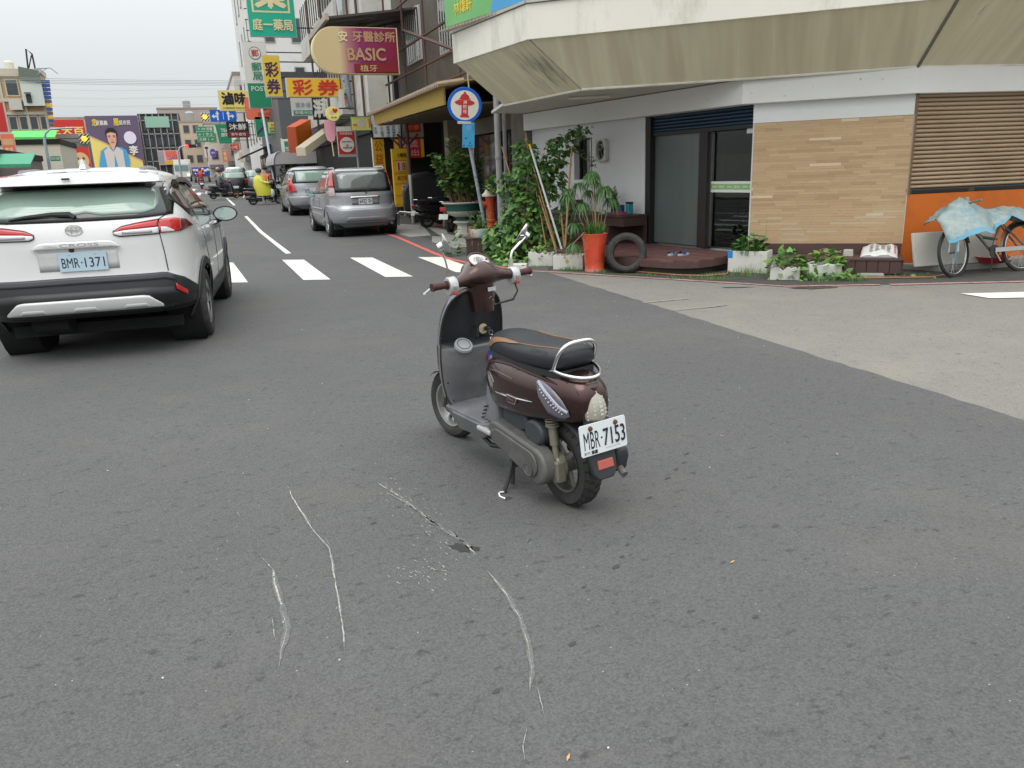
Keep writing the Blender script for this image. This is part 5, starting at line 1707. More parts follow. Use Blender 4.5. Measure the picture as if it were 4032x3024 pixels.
MB().tube([bl(*bb),bl(*st_)],0.018,8).build('seat_tube',M_BGREY,bk)
for s in (-0.05,0.05):
	MB().tube([bl(0.60,s * 0.5,0.27),bl(WBk,s,R)],0.011,6).build('chain_stay',M_BGREY,bk)
	MB().tube([bl(0.74,s * 0.4,0.62),bl(WBk,s,R)],0.011,6).build('seat_stay',M_BGREY,bk)
MB().tube([bl(0.17,0,0.62),bl(0.13,0,0.80),bl(0.16,0,0.86)],0.019,8).build('head_tube',M_BGREY,bk)
sm = lean @ T(0.0,0,R) @ RZ(math.radians(14))
for s in (-0.055,0.055):
	MB(sm).tube([(0.10,s * 0.8,0.36),(0.05,s,0.2),(0.0,s,0.0)],0.011,6).build('fork_blade',M_RIM,bk)
mb = MB(sm)
mb.grid([[((R + 0.035) * math.cos(a),-0.028,(R + 0.035) * math.sin(a)) for a in [0.3 + 1.8 * i / 12 for i in range(13)]],[((R + 0.042) * math.cos(a),0,(R + 0.042) * math.sin(a)) for a in [0.3 + 1.8 * i / 12 for i in range(13)]],[((R + 0.035) * math.cos(a),0.028,(R + 0.035) * math.sin(a)) for a in [0.3 + 1.8 * i / 12 for i in range(13)]]])
mb.build('front_mudguard',M_RIM,bk)
mr_ = lean @ T(WBk,0,R)
mb = MB(mr_)
mb.grid([[((R + 0.035) * math.cos(a),y_,(R + 0.035) * math.sin(a)) for a in [0.5 + 2.6 * i / 16 for i in range(17)]] for y_ in (-0.028,0.028)])
mb.build('rear_mudguard',M_RIM,bk)
mb = MB(lean).tube([(0.6 + 0.0,-0.035,0.27 + 0.0),(0.601,-0.045,0.27)],0.085,24)
mb.build('chainring',mat('chain_dark',(0.035,0.032,0.03),0.6),bk)
MB(lean).box(0.60,1.06,-0.06,-0.05,0.255,0.315).build('chain_guard',M_RIM,bk,smooth=0,bevel=0.008)
MB(lean).tube([(0.6,-0.05,0.27),(0.66,-0.07,0.14)],0.009,6).build('crank',M_RIM,bk)
MB(lean).cbox((0.67,-0.12,0.13),(0.09,0.1,0.025)).build('pedal',M_BLACKF,bk,smooth=0)
MB(lean).taper((0.82,0,0.72),(0.26,0.15,0.06),(0.9,0.7)).build('saddle',M_BLACKF,bk,smooth=0,bevel=0.02)
MB(lean).tube([(0.18,-0.26,0.90),(0.14,-0.1,0.88),(0.15,0.1,0.88),(0.20,0.26,0.90)],0.012,8).build('handlebar',M_BGREY,bk)
MB(lean).cbox((0.16,-0.06,0.925),(0.045,0.045,0.07)).build('bell',mat('lamp_grey',(0.25,0.25,0.25),0.4),bk,smooth=0,bevel=0.008)
MB(lean).tube([(0.64,0.03,0.24),(0.75,0.16,0.0)],0.009,6).build('kickstand',M_BGREY,bk)
# tarp
tp = thing('tarp','crumpled pale blue plastic tarp draped over the bicycle handlebars and saddle','tarp',tuple(bk.location),bk.rotation_euler.z)
rt = random.Random(6)
NU,NV = 34,22
rows_ = []
from mathutils import noise as mnoise
for j in range(NV + 1):
	v = j / NV * 2 - 1                       # across
	row = []
	for i in range(NU + 1):
		u = i / NU
		x = lerp(-0.27,1.42,u)
		ridge = interp([(-0.3,0.72),(-0.12,0.83),(0.10,0.955),(0.2,0.945),(0.5,0.82),(0.72,0.80),(0.95,0.82),(1.2,0.74),(1.45,0.60)],x)[0]
		halfw = interp([(-0.3,0.16),(0.1,0.36),(0.25,0.36),(0.5,0.20),(0.75,0.20),(1.0,0.26),(1.45,0.24)],x)[0]
		drop = interp([(-0.3,0.30),(0.1,0.44),(0.3,0.42),(0.55,0.22),(0.72,0.13),(0.95,0.25),(1.45,0.28)],x)[0]
		y = v * halfw
		z = ridge - drop * abs(v) ** 1.5 * (0.3 if v > 0 else 1)
		q = Vector((x * 5,v * 2.2,1.7))
		nz = mnoise.noise(q) * 0.035 + mnoise.noise(q * 2.7) * 0.022 + mnoise.noise(q * 6.1) * 0.010
		row.append(tuple(lean @ Vector((x + 0.02 * mnoise.noise(q * 2 + Vector((5,5,5))),y + nz * 1.2,z + nz))))
	rows_.append(row)
def tarp_mat():
	m = mat('tarp_plastic',(0.17,0.26,0.275),0.42,var=0.35,scale=14,dirt=(0.30,0.33,0.31),dscale=9,dlo=0.42,dhi=0.6,spec=0.5)
	return m
o = MB().grid(rows_).build('sheet',tarp_mat(),tp,smooth=70,fix=False)
so = o.modifiers.new('thick','SOLIDIFY'); so.thickness = 0.003
mb = MB()
e1 = [Vector(p) for p in rows_[0]]
mb.grid([[tuple(p + Vector((0,-0.004,0.0))) for p in e1],[tuple(Vector(q).lerp(p,0.2) + Vector((0,-0.006,0.004))) for p,q in zip(e1,rows_[1])]])
mb.build('hem',mat('tarp_blue_hem',(0.10,0.30,0.42),0.5),tp,smooth=60,fix=False)
mb = MB().tube([rows_[1][2],tuple(Vector(rows_[1][2]) + Vector((-0.02,-0.02,-0.2))),tuple(Vector(rows_[1][2]) + Vector((0.02,-0.01,-0.36)))],[0.012,0.009,0.004],5)
mb.build('cord',mat('tarp_blue_hem',(0.10,0.30,0.42),0.5),tp)
# white board leaning on the wall and a red basin
wb = thing('foam_board','large off-white insulation board leaning on the orange wall behind the bicycle','board',(8.95,7.42,0.072))
MB(RZ(-0.17) @ RX(math.radians(-14))).box(-0.42,0.78,-0.02,0.02,0.0,0.44).build('board',mat('board_offwhite',(0.55,0.54,0.48),0.7,var=0.06,dirt=(0.4,0.38,0.3),dlo=0.6),wb,smooth=0,bevel=0.006)
rbn = thing('plastic_basin','shallow red plastic basin on the kerb behind the bicycle rear wheel','basin',(9.62,7.25,0.072))
MB().lathe([(0,0),(0.15,0),(0.2,0.08),(0.215,0.085),(0.205,0.075),(0.15,0.012),(0,0.012)],24).build('bowl',mat('basin_red',(0.45,0.03,0.04),0.4),rbn)
# ================================================================= the brown scooter in the middle of the junction
sco = thing('motor_scooter','dark brown motor scooter with black seat standing alone in the middle of the road','scooter',(1.405,2.985,0.004))
sco.rotation_euler = (math.radians(0),math.radians(-1.6),math.radians(10.2))
sco.rotation_mode = 'YXZ'
M_BRN = mat('scooter_brown_metallic',(0.056,0.025,0.022),0.26,metal=0.7,var=0.08,scale=30,coat=0.6)
M_GREYP = mat('scooter_grey_plastic',(0.14,0.144,0.15),0.5,var=0.18,scale=5,dirt=(0.24,0.24,0.24),dscale=5,dlo=0.5,dhi=0.85,bump=0.06,bscale=200)
M_DKP = mat('scooter_dark_plastic',(0.028,0.030,0.034),0.48,var=0.15,bump=0.05,bscale=200)
M_SEAT = mat('seat_vinyl',(0.020,0.022,0.026),0.48,var=0.12,scale=8,bump=0.12,bscale=160)
M_TAN = mat('seat_tan_piping',(0.24,0.12,0.06),0.5,var=0.1)
M_CHR = mat('chrome',(0.72,0.72,0.71),0.12,metal=1.0,var=0.06,scale=20)
M_ALU = mat('switch_silver',(0.50,0.50,0.49),0.4,metal=0.3,var=0.05)
M_ENG = mat('engine_grey',(0.115,0.113,0.105),0.55,metal=0.25,var=0.25,scale=7,dirt=(0.20,0.19,0.17),dscale=6,dlo=0.5,dhi=0.8)
M_HUBM = mat('gearcase_beige',(0.24,0.22,0.17),0.5,metal=0.4,var=0.3,scale=14)
M_GRIP = mat('grip_maroon',(0.060,0.018,0.018),0.55,var=0.2,scale=40)
M_CLEAR = mat('smoked_lens',(0.13,0.12,0.15),0.12,var=0.3,scale=60,coat=0.6)
M_LAMPW = mat('tail_lens_clear',(0.33,0.31,0.25),0.12,var=0.3,scale=40,coat=0.8)
M_PLATE = mat('plate_white',(0.66,0.70,0.71),0.4,var=0.03)
M_INK = mat('plate_black',(0.015,0.015,0.016),0.5)
M_RUST = mat('rust',(0.13,0.045,0.02),0.8,var=0.4,scale=60)
def scooter_tyre(parent,M_,R,W,r0,name,nt=28):
	w = MB(M_).lathe(tyre_profile(R,W,r0),48,cap=False).build(name,M_TYRE,parent,smooth=50)
	mb = MB(M_)
	for i in range(nt):
		a = 2 * PI * i / nt
		for s in (-1,1):
			d = 0 if s > 0 else PI / nt
			mb.tube([tuple((RZ(a + d + q) @ Vector((R + 0.0015 - h,0,s * x)))) for q,x,h in ((0.10,0.004,0),(0.04,W * 0.15,0),(0.06,W * 0.28,0.001),(-0.02,W * 0.36,0.005),(0.0,W * 0.47,0.016))],0.0028,4)
	o = mb.build('tread_groove',mat('groove_black',(0.008,0.008,0.008),0.9),w,smooth=0)
	o['kind'] = 'stuff'
	return w
Y2Z = RY(PI / 2)                                # lathe axis z -> local x (wheel axle)
RR = 0.198
rw_ = scooter_tyre(sco,T(0,0,RR) @ Y2Z,RR,0.098,0.128,'rear_wheel')
M_RIMG = mat('scooter_rim',(0.16,0.155,0.145),0.45,metal=0.6,var=0.15)
MB(T(0,0,RR) @ Y2Z).lathe([(0.131,-0.045),(0.122,-0.042),(0.118,-0.02),(0.112,0.0),(0.118,0.02),(0.122,0.042),(0.131,0.045)],40,cap=False).build('rim',M_RIMG,rw_)
mb = MB(T(0,0,RR) @ Y2Z)
mb.lathe([(0,-0.05),(0.04,-0.05),(0.045,0.05),(0,0.05)],20)
for k in range(3):
	a = k * 2 * PI / 3
	for s in (-0.25,0.25):
		mb.tube([(0.03 * math.cos(a),0.03 * math.sin(a),0),(0.12 * math.cos(a + s),0.12 * math.sin(a + s),0)],0.013,6)
mb.build('spoke_hub',M_RIMG,rw_)
STEER = T(0.025,1.10,0) @ RZ(math.radians(7)) @ T(0,-1.10,0)
FWM = STEER @ T(0,1.16,RR) @ Y2Z
fw_ = scooter_tyre(sco,FWM,RR,0.092,0.128,'front_wheel')
MB(FWM).lathe([(0.131,-0.043),(0.122,-0.04),(0.115,0.0),(0.122,0.04),(0.131,0.043)],40,cap=False).build('rim',mat('front_rim_silver',(0.42,0.42,0.41),0.4,metal=0.7),fw_)
mb = MB(FWM)
mb.lathe([(0,-0.045),(0.05,-0.045),(0.05,0.045),(0,0.045)],20)
for k in range(3):
	a = k * 2 * PI / 3 + 0.3
	for s in (-0.25,0.25):
		mb.tube([(0.03 * math.cos(a),0.03 * math.sin(a),0),(0.12 * math.cos(a + s),0.12 * math.sin(a + s),0)],0.012,6)
mb.build('spoke_hub',M_RIMG,fw_)
for s in (-1,1):
	MB(STEER).tube([(s * 0.075,1.16,RR),(s * 0.075,1.10,0.40),(s * 0.05,1.02,0.55)],0.016,8).build('fork_leg',M_ENG,sco)
mb = MB(STEER)
mb.grid([[(x * 1.0,1.16 + (RR + 0.028 - 0.02 * abs(x / 0.07) ** 2) * math.cos(a),RR + (RR + 0.028 - 0.02 * abs(x / 0.07) ** 2) * math.sin(a)) for x in (-0.07,-0.06,-0.035,0,0.035,0.06,0.07)] for a in [0.75 + 1.7 * i / 16 for i in range(17)]])
mb.build('front_fender',M_BRN,sco,smooth=60,fix=False)
# body shell
body_tab = [(-0.225,0.525,0.050,0.055,0.05,2.2),(-0.195,0.53,0.085,0.09,0.075,2.3),(-0.13,0.535,0.115,0.115,0.10,2.35),(-0.03,0.535,0.143,0.122,0.115,2.4),(0.10,0.53,0.158,0.124,0.130,2.5),
			(0.25,0.52,0.162,0.138,0.138,2.6),(0.38,0.515,0.152,0.142,0.142,2.6),(0.48,0.515,0.125,0.138,0.14,2.5),(0.535,0.515,0.085,0.105,0.12,2.4)]
shell = body_loft(body_tab,-0.225,0.535,40,40).build('body_shell',M_BRN,sco,smooth=70)
def on_body(y,a,out=0.003):
	"""point on the shell at station y, ring angle a (0 = right side, pi/2 = top), lifted by out"""
	cz,hw,hu,hd,p = interp(body_tab,y)
	c,s = math.cos(a),math.sin(a)
	x = math.copysign(abs(c) ** ((2 if s >= 0 else 1) / p),c) * hw
	z = math.copysign(abs(s) ** (2 / p),s) * (hu if s >= 0 else hd)
	n = Vector((c,0,s)).normalized()
	return Vector((x,y,cz + z)) + n * out
def body_patch(name,ys,a_lo,a_hi,m_,out=0.004,na=6,parent=shell):
	rows_ = []
	for i,y in enumerate(ys):
		lo,hi = a_lo[i],a_hi[i]
		rows_.append([tuple(on_body(y,lerp(lo,hi,j / na),out)) for j in range(na + 1)])
	o = MB().grid(rows_).build(name,m_,parent,smooth=70,fix=True)
	so = o.modifiers.new('thick','SOLIDIFY')
	so.thickness = 0.004
	so.offset = 0
	return o
# sculpted side arcs
for s in (0,1):
	f_ = (lambda a: PI - a) if s == 0 else (lambda a: a)
	MB().tube([tuple(on_body(y,f_(a),0.001)) for y,a in ((0.49,-0.2),(0.50,0.25),(0.46,0.62),(0.38,0.80),(0.25,0.86),(0.10,0.80),(-0.02,0.70),(-0.09,0.62))],[0.004,0.009,0.011,0.011,0.011,0.010,0.008,0.003],8).build('side_crease',M_BRN,shell)
	MB().tube([tuple(on_body(y,f_(a),0.0)) for y,a in ((0.46,0.12),(0.43,0.36),(0.36,0.42),(0.28,0.40),(0.20,0.36))],[0.002,0.0045,0.005,0.004,0.002],6).build('side_crease',mat('crease_highlight',(0.20,0.13,0.11),0.25,metal=0.6),shell)
	# chrome strip with the script emblem
	MB().tube([tuple(on_body(y,f_(-0.12 + 0.00 * y),0.003)) for y in (0.36,0.32,0.22,0.10,0.04)],[0.001,0.004,0.0045,0.004,0.001],6).build('chrome_strip',M_CHR,shell)
	MB().tube([tuple(on_body(y,f_(a),-0.0005)) for y,a in ((0.22,1.25),(0.08,1.12),(-0.04,0.98),(-0.13,0.80),(-0.19,0.62),(-0.212,0.2),(-0.205,-0.4))],0.0022,5).build('panel_gap',M_BLACKF,shell)
	# winker lenses
	ys = [-0.165,-0.14,-0.10,-0.055,-0.01,0.015]
	lo = [-0.5,-0.66,-0.66,-0.40,0.05,0.42]
	hi = [-0.22,0.08,0.32,0.50,0.62,0.56]
	if s == 0:
		body_patch('indicator_lens',ys,[PI - q for q in hi],[PI - q for q in lo],M_CLEAR,0.006)
	else:
		body_patch('indicator_lens',ys,lo,hi,M_CLEAR,0.006)
	mb = MB()
	for i in range(10):
		q = i / 9
		p0 = on_body(lerp(-0.135,-0.02,q),f_(lerp(-0.36,0.28,q)),0.010)
		mb.ball(tuple(p0),0.0042,6)
		p0 = on_body(lerp(-0.13,-0.03,q),f_(lerp(-0.22,0.36,q)),0.010)
		mb.ball(tuple(p0),0.0042,6)
	mb.build('led_dots',mat('led_pale',(0.6,0.6,0.62),0.2),shell)
	MB().tube([tuple(on_body(lerp(-0.162,0.008,i / 8),f_(lerp(-0.28,0.55,i / 8)),0.008)) for i in range(9)],0.007,5).build('lens_edge',mat('lens_edge',(0.42,0.42,0.48),0.2),shell)
em = on_body(0.20,PI + 0.16,0.004)
em_f = frame((0,-1,0),(0.10,0,0.995),(-0.995,0,0.10),em)
MB(em_f).prism([(-0.043,0.014),(0.043,0.014),(0.043,0.0),(0.03,-0.022),(-0.03,-0.022),(-0.043,0.0)],-0.003,0.003).build('emblem',M_CHR,shell,smooth=0,bevel=0.002)
MB(em_f).prism([(-0.037,0.009),(0.037,0.009),(0.037,-0.001),(0.026,-0.017),(-0.026,-0.017),(-0.037,-0.001)],0.002,0.0042).build('emblem_face',mat('emblem_brown',(0.05,0.012,0.015),0.4),shell,smooth=0)
text('Many',0.05,0.015,M_CHR,shell,em_f @ T(0,-0.003,0.0047))
# scuffed paint on the left cover
mb = MB()
rk = random.Random(2)
for i in range(26):
	y0,a0 = rk.uniform(0.41,0.48),rk.uniform(0.0,0.28)
	ln = rk.uniform(0.02,0.06)
	mb.poly([tuple(on_body(y0 + dy,PI - (a0 + da),0.0015)) for dy,da in ((0,0),(-ln,-ln * 3.0),(-ln + 0.003,-ln * 3.0 - 0.02),(0.003,-0.02))])
mb.build('scuff',mat('scuff_pale',(0.34,0.31,0.30),0.6),shell,smooth=0,fix=False)
# tail lamp
tl = MB()
rows_ = []
for j in range(9):
	v = j / 8
	z = lerp(0.462,0.592,v)
	hw = (0.054,0.057,0.058,0.058,0.057,0.056,0.053,0.048,0.036)[j]
	yb = lerp(-0.250,-0.212,v ** 1.3)
	rows_.append([(hw * q,yb + 0.045 * q * q - 0.012 * math.sin(PI * v),z) for q in (-1,-0.8,-0.5,0,0.5,0.8,1)])
lamp = tl.grid(rows_).build('tail_lamp',M_LAMPW,sco,smooth=70)
so = lamp.modifiers.new('thick','SOLIDIFY'); so.thickness = 0.010; so.offset = 0
mb = MB()
for j in (2,3,4,5,6):
	for i in (2,3,4):
		p = Vector(rows_[j][i])
		mb.cbox((p.x * 0.8,p.y - 0.0058,p.z),(0.015,0.0014,0.009),None)
mb.build('reflector_cell',mat('lamp_cell',(0.62,0.60,0.54),0.15),lamp,smooth=0)
mb = MB()
for s in (-1,1):
	for j in (1,2,3):
		p = Vector(rows_[j][3 + s * 2])
		mb.tube([(p.x + s * 0.006,p.y - 0.003,p.z - 0.010),(p.x - s * 0.016,p.y - 0.0065,p.z + 0.014)],0.0018,5)
mb.build('lamp_rib',mat('lamp_cell',(0.62,0.60,0.54),0.15),lamp)
MB().tube([tuple(Vector(r[0]) + Vector((-0.003,-0.004,0))) for r in rows_] + [tuple(Vector(q) + Vector((0,-0.006,0.004))) for q in rows_[-1]] + [tuple(Vector(r[-1]) + Vector((0.003,-0.004,0))) for r in rows_[::-1]],0.006,6).build('lamp_surround',M_BRN,lamp)
MB().box(-0.06,0.06,-0.256,-0.2,0.442,0.461).build('lamp_foot',M_DKP,lamp,smooth=0,bevel=0.005)
# seat
seat_tab = [(-0.115,0.715,0.05,0.022,0.022,2.2),(-0.09,0.711,0.10,0.043,0.042,2.5),(-0.02,0.706,0.126,0.053,0.05,2.7),(0.10,0.698,0.134,0.053,0.05,2.8),(0.25,0.690,0.130,0.055,0.05,2.8),
			(0.38,0.692,0.118,0.060,0.056,2.7),(0.48,0.688,0.097,0.058,0.062,2.5),(0.545,0.672,0.065,0.042,0.055,2.3),(0.575,0.66,0.03,0.02,0.03,2.0)]
seat = body_loft(seat_tab,-0.115,0.575,40,36).build('seat',M_SEAT,sco,smooth=75)
def on_seat(y,a,out=0.001):
	cz,hw,hu,hd,p = interp(seat_tab,y)
	c,s = math.cos(a),math.sin(a)
	return Vector((math.copysign(abs(c) ** ((2 if s >= 0 else 1) / p),c) * (hw + out),y,cz + math.copysign(abs(s) ** (2 / p),s) * ((hu if s >= 0 else hd) + out)))
for f_ in ((lambda a: a),(lambda a: PI - a)):
	crv = [(0.525,-0.55),(0.51,-0.1),(0.48,0.3),(0.42,0.58),(0.34,0.78),(0.22,0.86),(0.10,0.92),(-0.02,1.0),(-0.08,1.1)]
	MB().tube([tuple(on_seat(y,f_(a))) for y,a in crv],0.003,6).build('piping',M_TAN,seat)
	rows_ = []
	for i in range(11):
		q = i / 10
		y = lerp(0.525,0.20,q)
		a1 = interp([(0.20,0.865),(0.34,0.78),(0.42,0.58),(0.48,0.3),(0.51,-0.1),(0.525,-0.55)],y)[0]
		a0 = a1 - 0.62 * (1 - q) ** 0.8 * min(1,q * 4 + 0.15)
		rows_.append([tuple(on_seat(y,f_(lerp(a0,a1,j / 4)),0.004)) for j in range(5)])
	MB().grid(rows_).build('tan_panel',M_TAN,seat,smooth=70)
text('KYMCO',0.11,0.022,mat('embossed_vinyl',(0.02,0.022,0.025),0.5),seat,frame((0.05,-1,-0.02),(0.45,0.0,0.89),(-0.89,-0.06,0.45),tuple(on_seat(0.02,PI - 0.52,0.002))))
MB().prism([(-0.105,0.46),(-0.122,0.30),(-0.122,0.05),(-0.09,-0.09),(0.09,-0.09),(0.122,0.05),(0.122,0.30),(0.105,0.46)],0.63,0.66).build('seat_base',M_DKP,sco,smooth=30)
# chrome grab rail
rpt = [(-0.088,-0.0,0.648)]
for i in range(21):
	a = PI - PI * i / 20
	q = math.sin(a) ** 0.62 if math.sin(a) > 1e-6 else 0
	rpt.append((0.102 * math.copysign(abs(math.cos(a)) ** 0.6,math.cos(a)),-0.062 - 0.058 * q,0.668 + 0.118 * q))
rpt.append((0.088,-0.0,0.648))
rail = MB().tube(rpt,0.0095,10).build('grab_rail',M_CHR,sco,smooth=60)
MB().tube([(0.100 * math.cos(a),-0.065 - 0.135 * math.sin(a),0.664 - 0.022 * math.sin(a)) for a in [PI * i / 18 for i in range(19)]],0.0088,10).build('rail_hoop',M_CHR,rail,smooth=60)
MB().tube([(0,-0.198,0.64),(0,-0.18,0.61)],[0.008,0.011],8).build('rail_bolt',mat('brass_bolt',(0.40,0.30,0.18),0.4,metal=0.8),rail)
MB().box(-0.03,0.03,-0.20,-0.16,0.612,0.622).build('rail_bracket',M_ENG,rail,smooth=0,bevel=0.003)
# licence plate on its rear mudguard
mg = MB()
rows_ = []
for j in range(9):
	v = j / 8
	a = lerp(1.15,2.72,v)
	r_ = 0.235 + 0.01 * v
	y_,z_ = (r_ * math.cos(a)) * 1.08 + 0.0,RR + r_ * math.sin(a)
	hw = lerp(0.06,0.052,v) if v < 0.95 else 0.035
	rows_.append([(hw * q,y_ + 0.02 * abs(q) ** 2,z_ - 0.012 * abs(q) ** 2) for q in (-1,-0.7,0,0.7,1)])
mgd = mg.grid(rows_).build('mudguard',M_DKP,sco,smooth=60)
so = mgd.modifiers.new('thick','SOLIDIFY'); so.thickness = 0.008
flap = MB(frame((1,0,0),(0,0.25,0.97),(0,-0.97,0.25),(0,-0.248,0.29))).prism([(-0.058,0.10),(-0.068,0.0),(-0.062,-0.055),(-0.04,-0.085),(0.04,-0.085),(0.062,-0.055),(0.068,0.0),(0.058,0.10)],-0.012,0.012).build('mud_flap',M_DKP,sco,smooth=30,bevel=0.006)
PF = frame((1,0,0),(0,0.12,0.993),(0,-0.993,0.12),(0.0,-0.262,0.398))
MB(frame((1,0,0),(0,0.25,0.97),(0,-0.97,0.25),(0.005,-0.263,0.272))).cbox((0,0,0),(0.082,0.04,0.014)).build('reflector_cell',mat('red_reflector',(0.42,0.10,0.08),0.3,var=0.4,scale=140),flap,smooth=0,bevel=0.004)
plate = MB(PF).prism([(-0.116,-0.068),(-0.122,-0.06),(-0.122,0.06),(-0.116,0.068),(0.116,0.068),(0.122,0.06),(0.122,-0.06),(0.116,-0.068)][::-1],-0.002,0.002).build('licence_plate',M_PLATE,sco,smooth=0,bevel=0.0015)
text('MBR',0.082,0.074,M_INK,plate,PF @ T(-0.063,-0.003,0.003),bold=-0.004)
text('·',0.009,0.009,M_INK,plate,PF @ T(-0.011,-0.002,0.003))
text('7153',0.114,0.074,M_INK,plate,PF @ T(0.055,-0.003,0.003),bold=0.004)
text('新竹',0.032,0.014,M_RUST,plate,PF @ T(-0.092,-0.054,0.003))
text('車業',0.032,0.016,M_INK,plate,PF @ T(-0.055,-0.054,0.003),bold=0.01)
text('KYMCO MOTOR',0.075,0.006,mat('plate_grey_print',(0.35,0.33,0.33),0.5),plate,PF @ T(0.045,-0.052,0.003))
for x in (-0.066,0.066):
	MB(PF).lathe([(0,0.012),(0.008,0.011),(0.011,0.003)],12,T(x,0.048,0)).build('rusty_bolt',M_RUST,plate)
	MB(PF).poly([(x - 0.006,0.044,0.0026),(x - 0.004,0.030,0.0026),(x + 0.003,0.028,0.0026),(x + 0.006,0.044,0.0026)]).build('rust_run',mat('rust_stain',(0.45,0.25,0.12),0.6),plate,smooth=0,fix=False)
# floor, skirts, legshield
MB().prism([(-0.155,0.50),(-0.165,0.86),(-0.14,0.92),(0.14,0.92),(0.165,0.86),(0.155,0.50)][::-1],0.262,0.292).build('floor_board',M_GREYP,sco,smooth=0,bevel=0.008)
for s in (-1,1):
	MB().loft([[(s * 0.155,0.44,0.30),(s * 0.10,0.44,0.30),(s * 0.10,0.44,0.24),(s * 0.15,0.44,0.25)],[(s * 0.168,0.55,0.275),(s * 0.09,0.55,0.275),(s * 0.09,0.55,0.19),(s * 0.14,0.55,0.19)],
			   [(s * 0.172,0.80,0.275),(s * 0.09,0.80,0.275),(s * 0.09,0.80,0.175),(s * 0.145,0.80,0.175)],[(s * 0.155,0.93,0.28),(s * 0.08,0.93,0.28),(s * 0.08,0.93,0.21),(s * 0.12,0.93,0.21)]]).build('side_skirt',M_GREYP,sco,smooth=30,bevel=0.006)
	for i in range(4):
		MB().box(s * 0.128 - 0.012,s * 0.128 + 0.012,0.545 - 0.012 * i,0.553 - 0.012 * i,0.30 + i * 0.022,0.306 + i * 0.022).build('step_rib',M_DKP,sco,smooth=0)
MB().loft([[(-0.13,0.55,0.29),(0.13,0.55,0.29),(0.13,0.40,0.29),(-0.13,0.40,0.29)],[(-0.11,0.545,0.42),(0.11,0.545,0.42),(0.12,0.43,0.42),(-0.12,0.43,0.42)],[(-0.075,0.545,0.62),(0.075,0.545,0.62),(0.09,0.46,0.62),(-0.09,0.46,0.62)]]).build('seat_pedestal',M_GREYP,sco,smooth=50,bevel=0.012)
ls_hw = [(0.27,0.135),(0.33,0.165),(0.45,0.182),(0.60,0.188),(0.72,0.182),(0.80,0.165),(0.86,0.135),(0.895,0.085),(0.905,0.03)]
ls_y = [(0.27,0.905),(0.45,0.915),(0.62,0.895),(0.75,0.865),(0.905,0.815)]
ls_bulge = [(0.27,0.0),(0.34,0.03),(0.42,0.075),(0.52,0.105),(0.595,0.115),(0.615,0.108),(0.64,0.045),(0.70,0.045),(0.82,0.055),(0.905,0.03)]
def shield_pt(u,z,off=0.0):
	hw = interp(ls_hw,z)[0]
	y = interp(ls_y,z)[0] - 0.035 * abs(u) ** 4
	b = max(0.0,interp(ls_bulge,z)[0])
	if z < 0.63:
		prof = max(0.0,1 - abs(u * 0.98) ** 3.5)
	else:
		prof = max(0.0,math.cos(min(1.0,abs(u) * 1.6) * PI / 2)) ** 1.2
	return Vector((hw * u,y - b * prof - off,z))
zs_ = [0.27,0.30,0.34,0.38,0.42,0.47,0.52,0.56,0.59,0.605,0.615,0.625,0.64,0.67,0.72,0.77,0.81,0.84,0.865,0.885,0.898,0.905]
us_ = [-1,-0.93,-0.82,-0.68,-0.52,-0.35,-0.18,0,0.18,0.35,0.52,0.68,0.82,0.93,1]
shield = MB().grid([[tuple(shield_pt(u,z)) for u in us_] for z in zs_]).build('inner_legshield',M_DKP,sco,smooth=40)
lz = [z for z in zs_ if z <= 0.615]
MB().grid([[tuple(shield_pt(u,z,0.0025)) for u in us_] for z in lz]).build('glove_box',M_GREYP,shield,smooth=40)
outer = MB().grid([[tuple(shield_pt(u,z) + Vector((0,0.012 + 0.05 * (1 - u * u) + max(0,interp(ls_bulge,z)[0]) * 0.6,0)) if abs(u) < 1 else shield_pt(u,z)) for u in us_] for z in zs_]).build('outer_legshield',M_BRN,sco,smooth=60)
MB().tube([tuple(shield_pt(-1,z)) for z in zs_] + [tuple(shield_pt(u,0.905)) for u in us_[1:-1]] + [tuple(shield_pt(1,z)) for z in zs_[::-1]],0.0055,6).build('edge_trim',M_DKP,shield)
MB().tube([tuple(shield_pt(-1,z) + Vector((-0.004,0.006,0))) for z in zs_[2:19]],0.004,6).build('edge_trim',mat('trim_silver',(0.42,0.42,0.42),0.35,metal=0.7),shield)
# filler cap, slot, hook, lock, keys
fc = shield_pt(-0.42,0.612) + Vector((0,0.012,0.012))
FCM = frame((1,0,0),(0,0.80,0.60),(0,-0.60,0.80),tuple(fc))
fcap = MB(FCM).lathe([(0,0.006),(0.033,0.006),(0.036,0.004),(0.047,0.004),(0.05,-0.01)],32).build('filler_cap',mat('cap_grey',(0.34,0.35,0.36),0.4),shield)
MB(FCM).tube([(0.034 * math.cos(2 * PI * i / 28),0.034 * math.sin(2 * PI * i / 28),0.006) for i in range(28)],0.0018,5,closed=True).build('cap_ring',M_DKP,fcap)
sl = shield_pt(0.42,0.42,0.004)
MB(frame((1,0,0),(0,0.25,0.97),(0,-0.97,0.25),tuple(sl))).prism([(-0.014,-0.055),(0.014,-0.055),(0.014,0.055),(-0.014,0.055)],-0.004,0.003).build('drain_slot',M_DKP,shield,smooth=0,bevel=0.003)
lk = shield_pt(0.36,0.675,0.0)
LKM = frame((1,0,0),(0,0.12,0.99),(0,-0.99,0.12),tuple(lk))
lock = MB(LKM).lathe([(0.033,-0.02),(0.033,0.014),(0.028,0.018),(0,0.018)],24).build('ignition_lock',M_DKP,shield)
MB(LKM).lathe([(0.027,0.0185),(0.0,0.0195)],20,T(0,0.004,0),cap=False).build('lock_face',mat('lock_brass',(0.50,0.42,0.27),0.35,metal=0.7),lock)
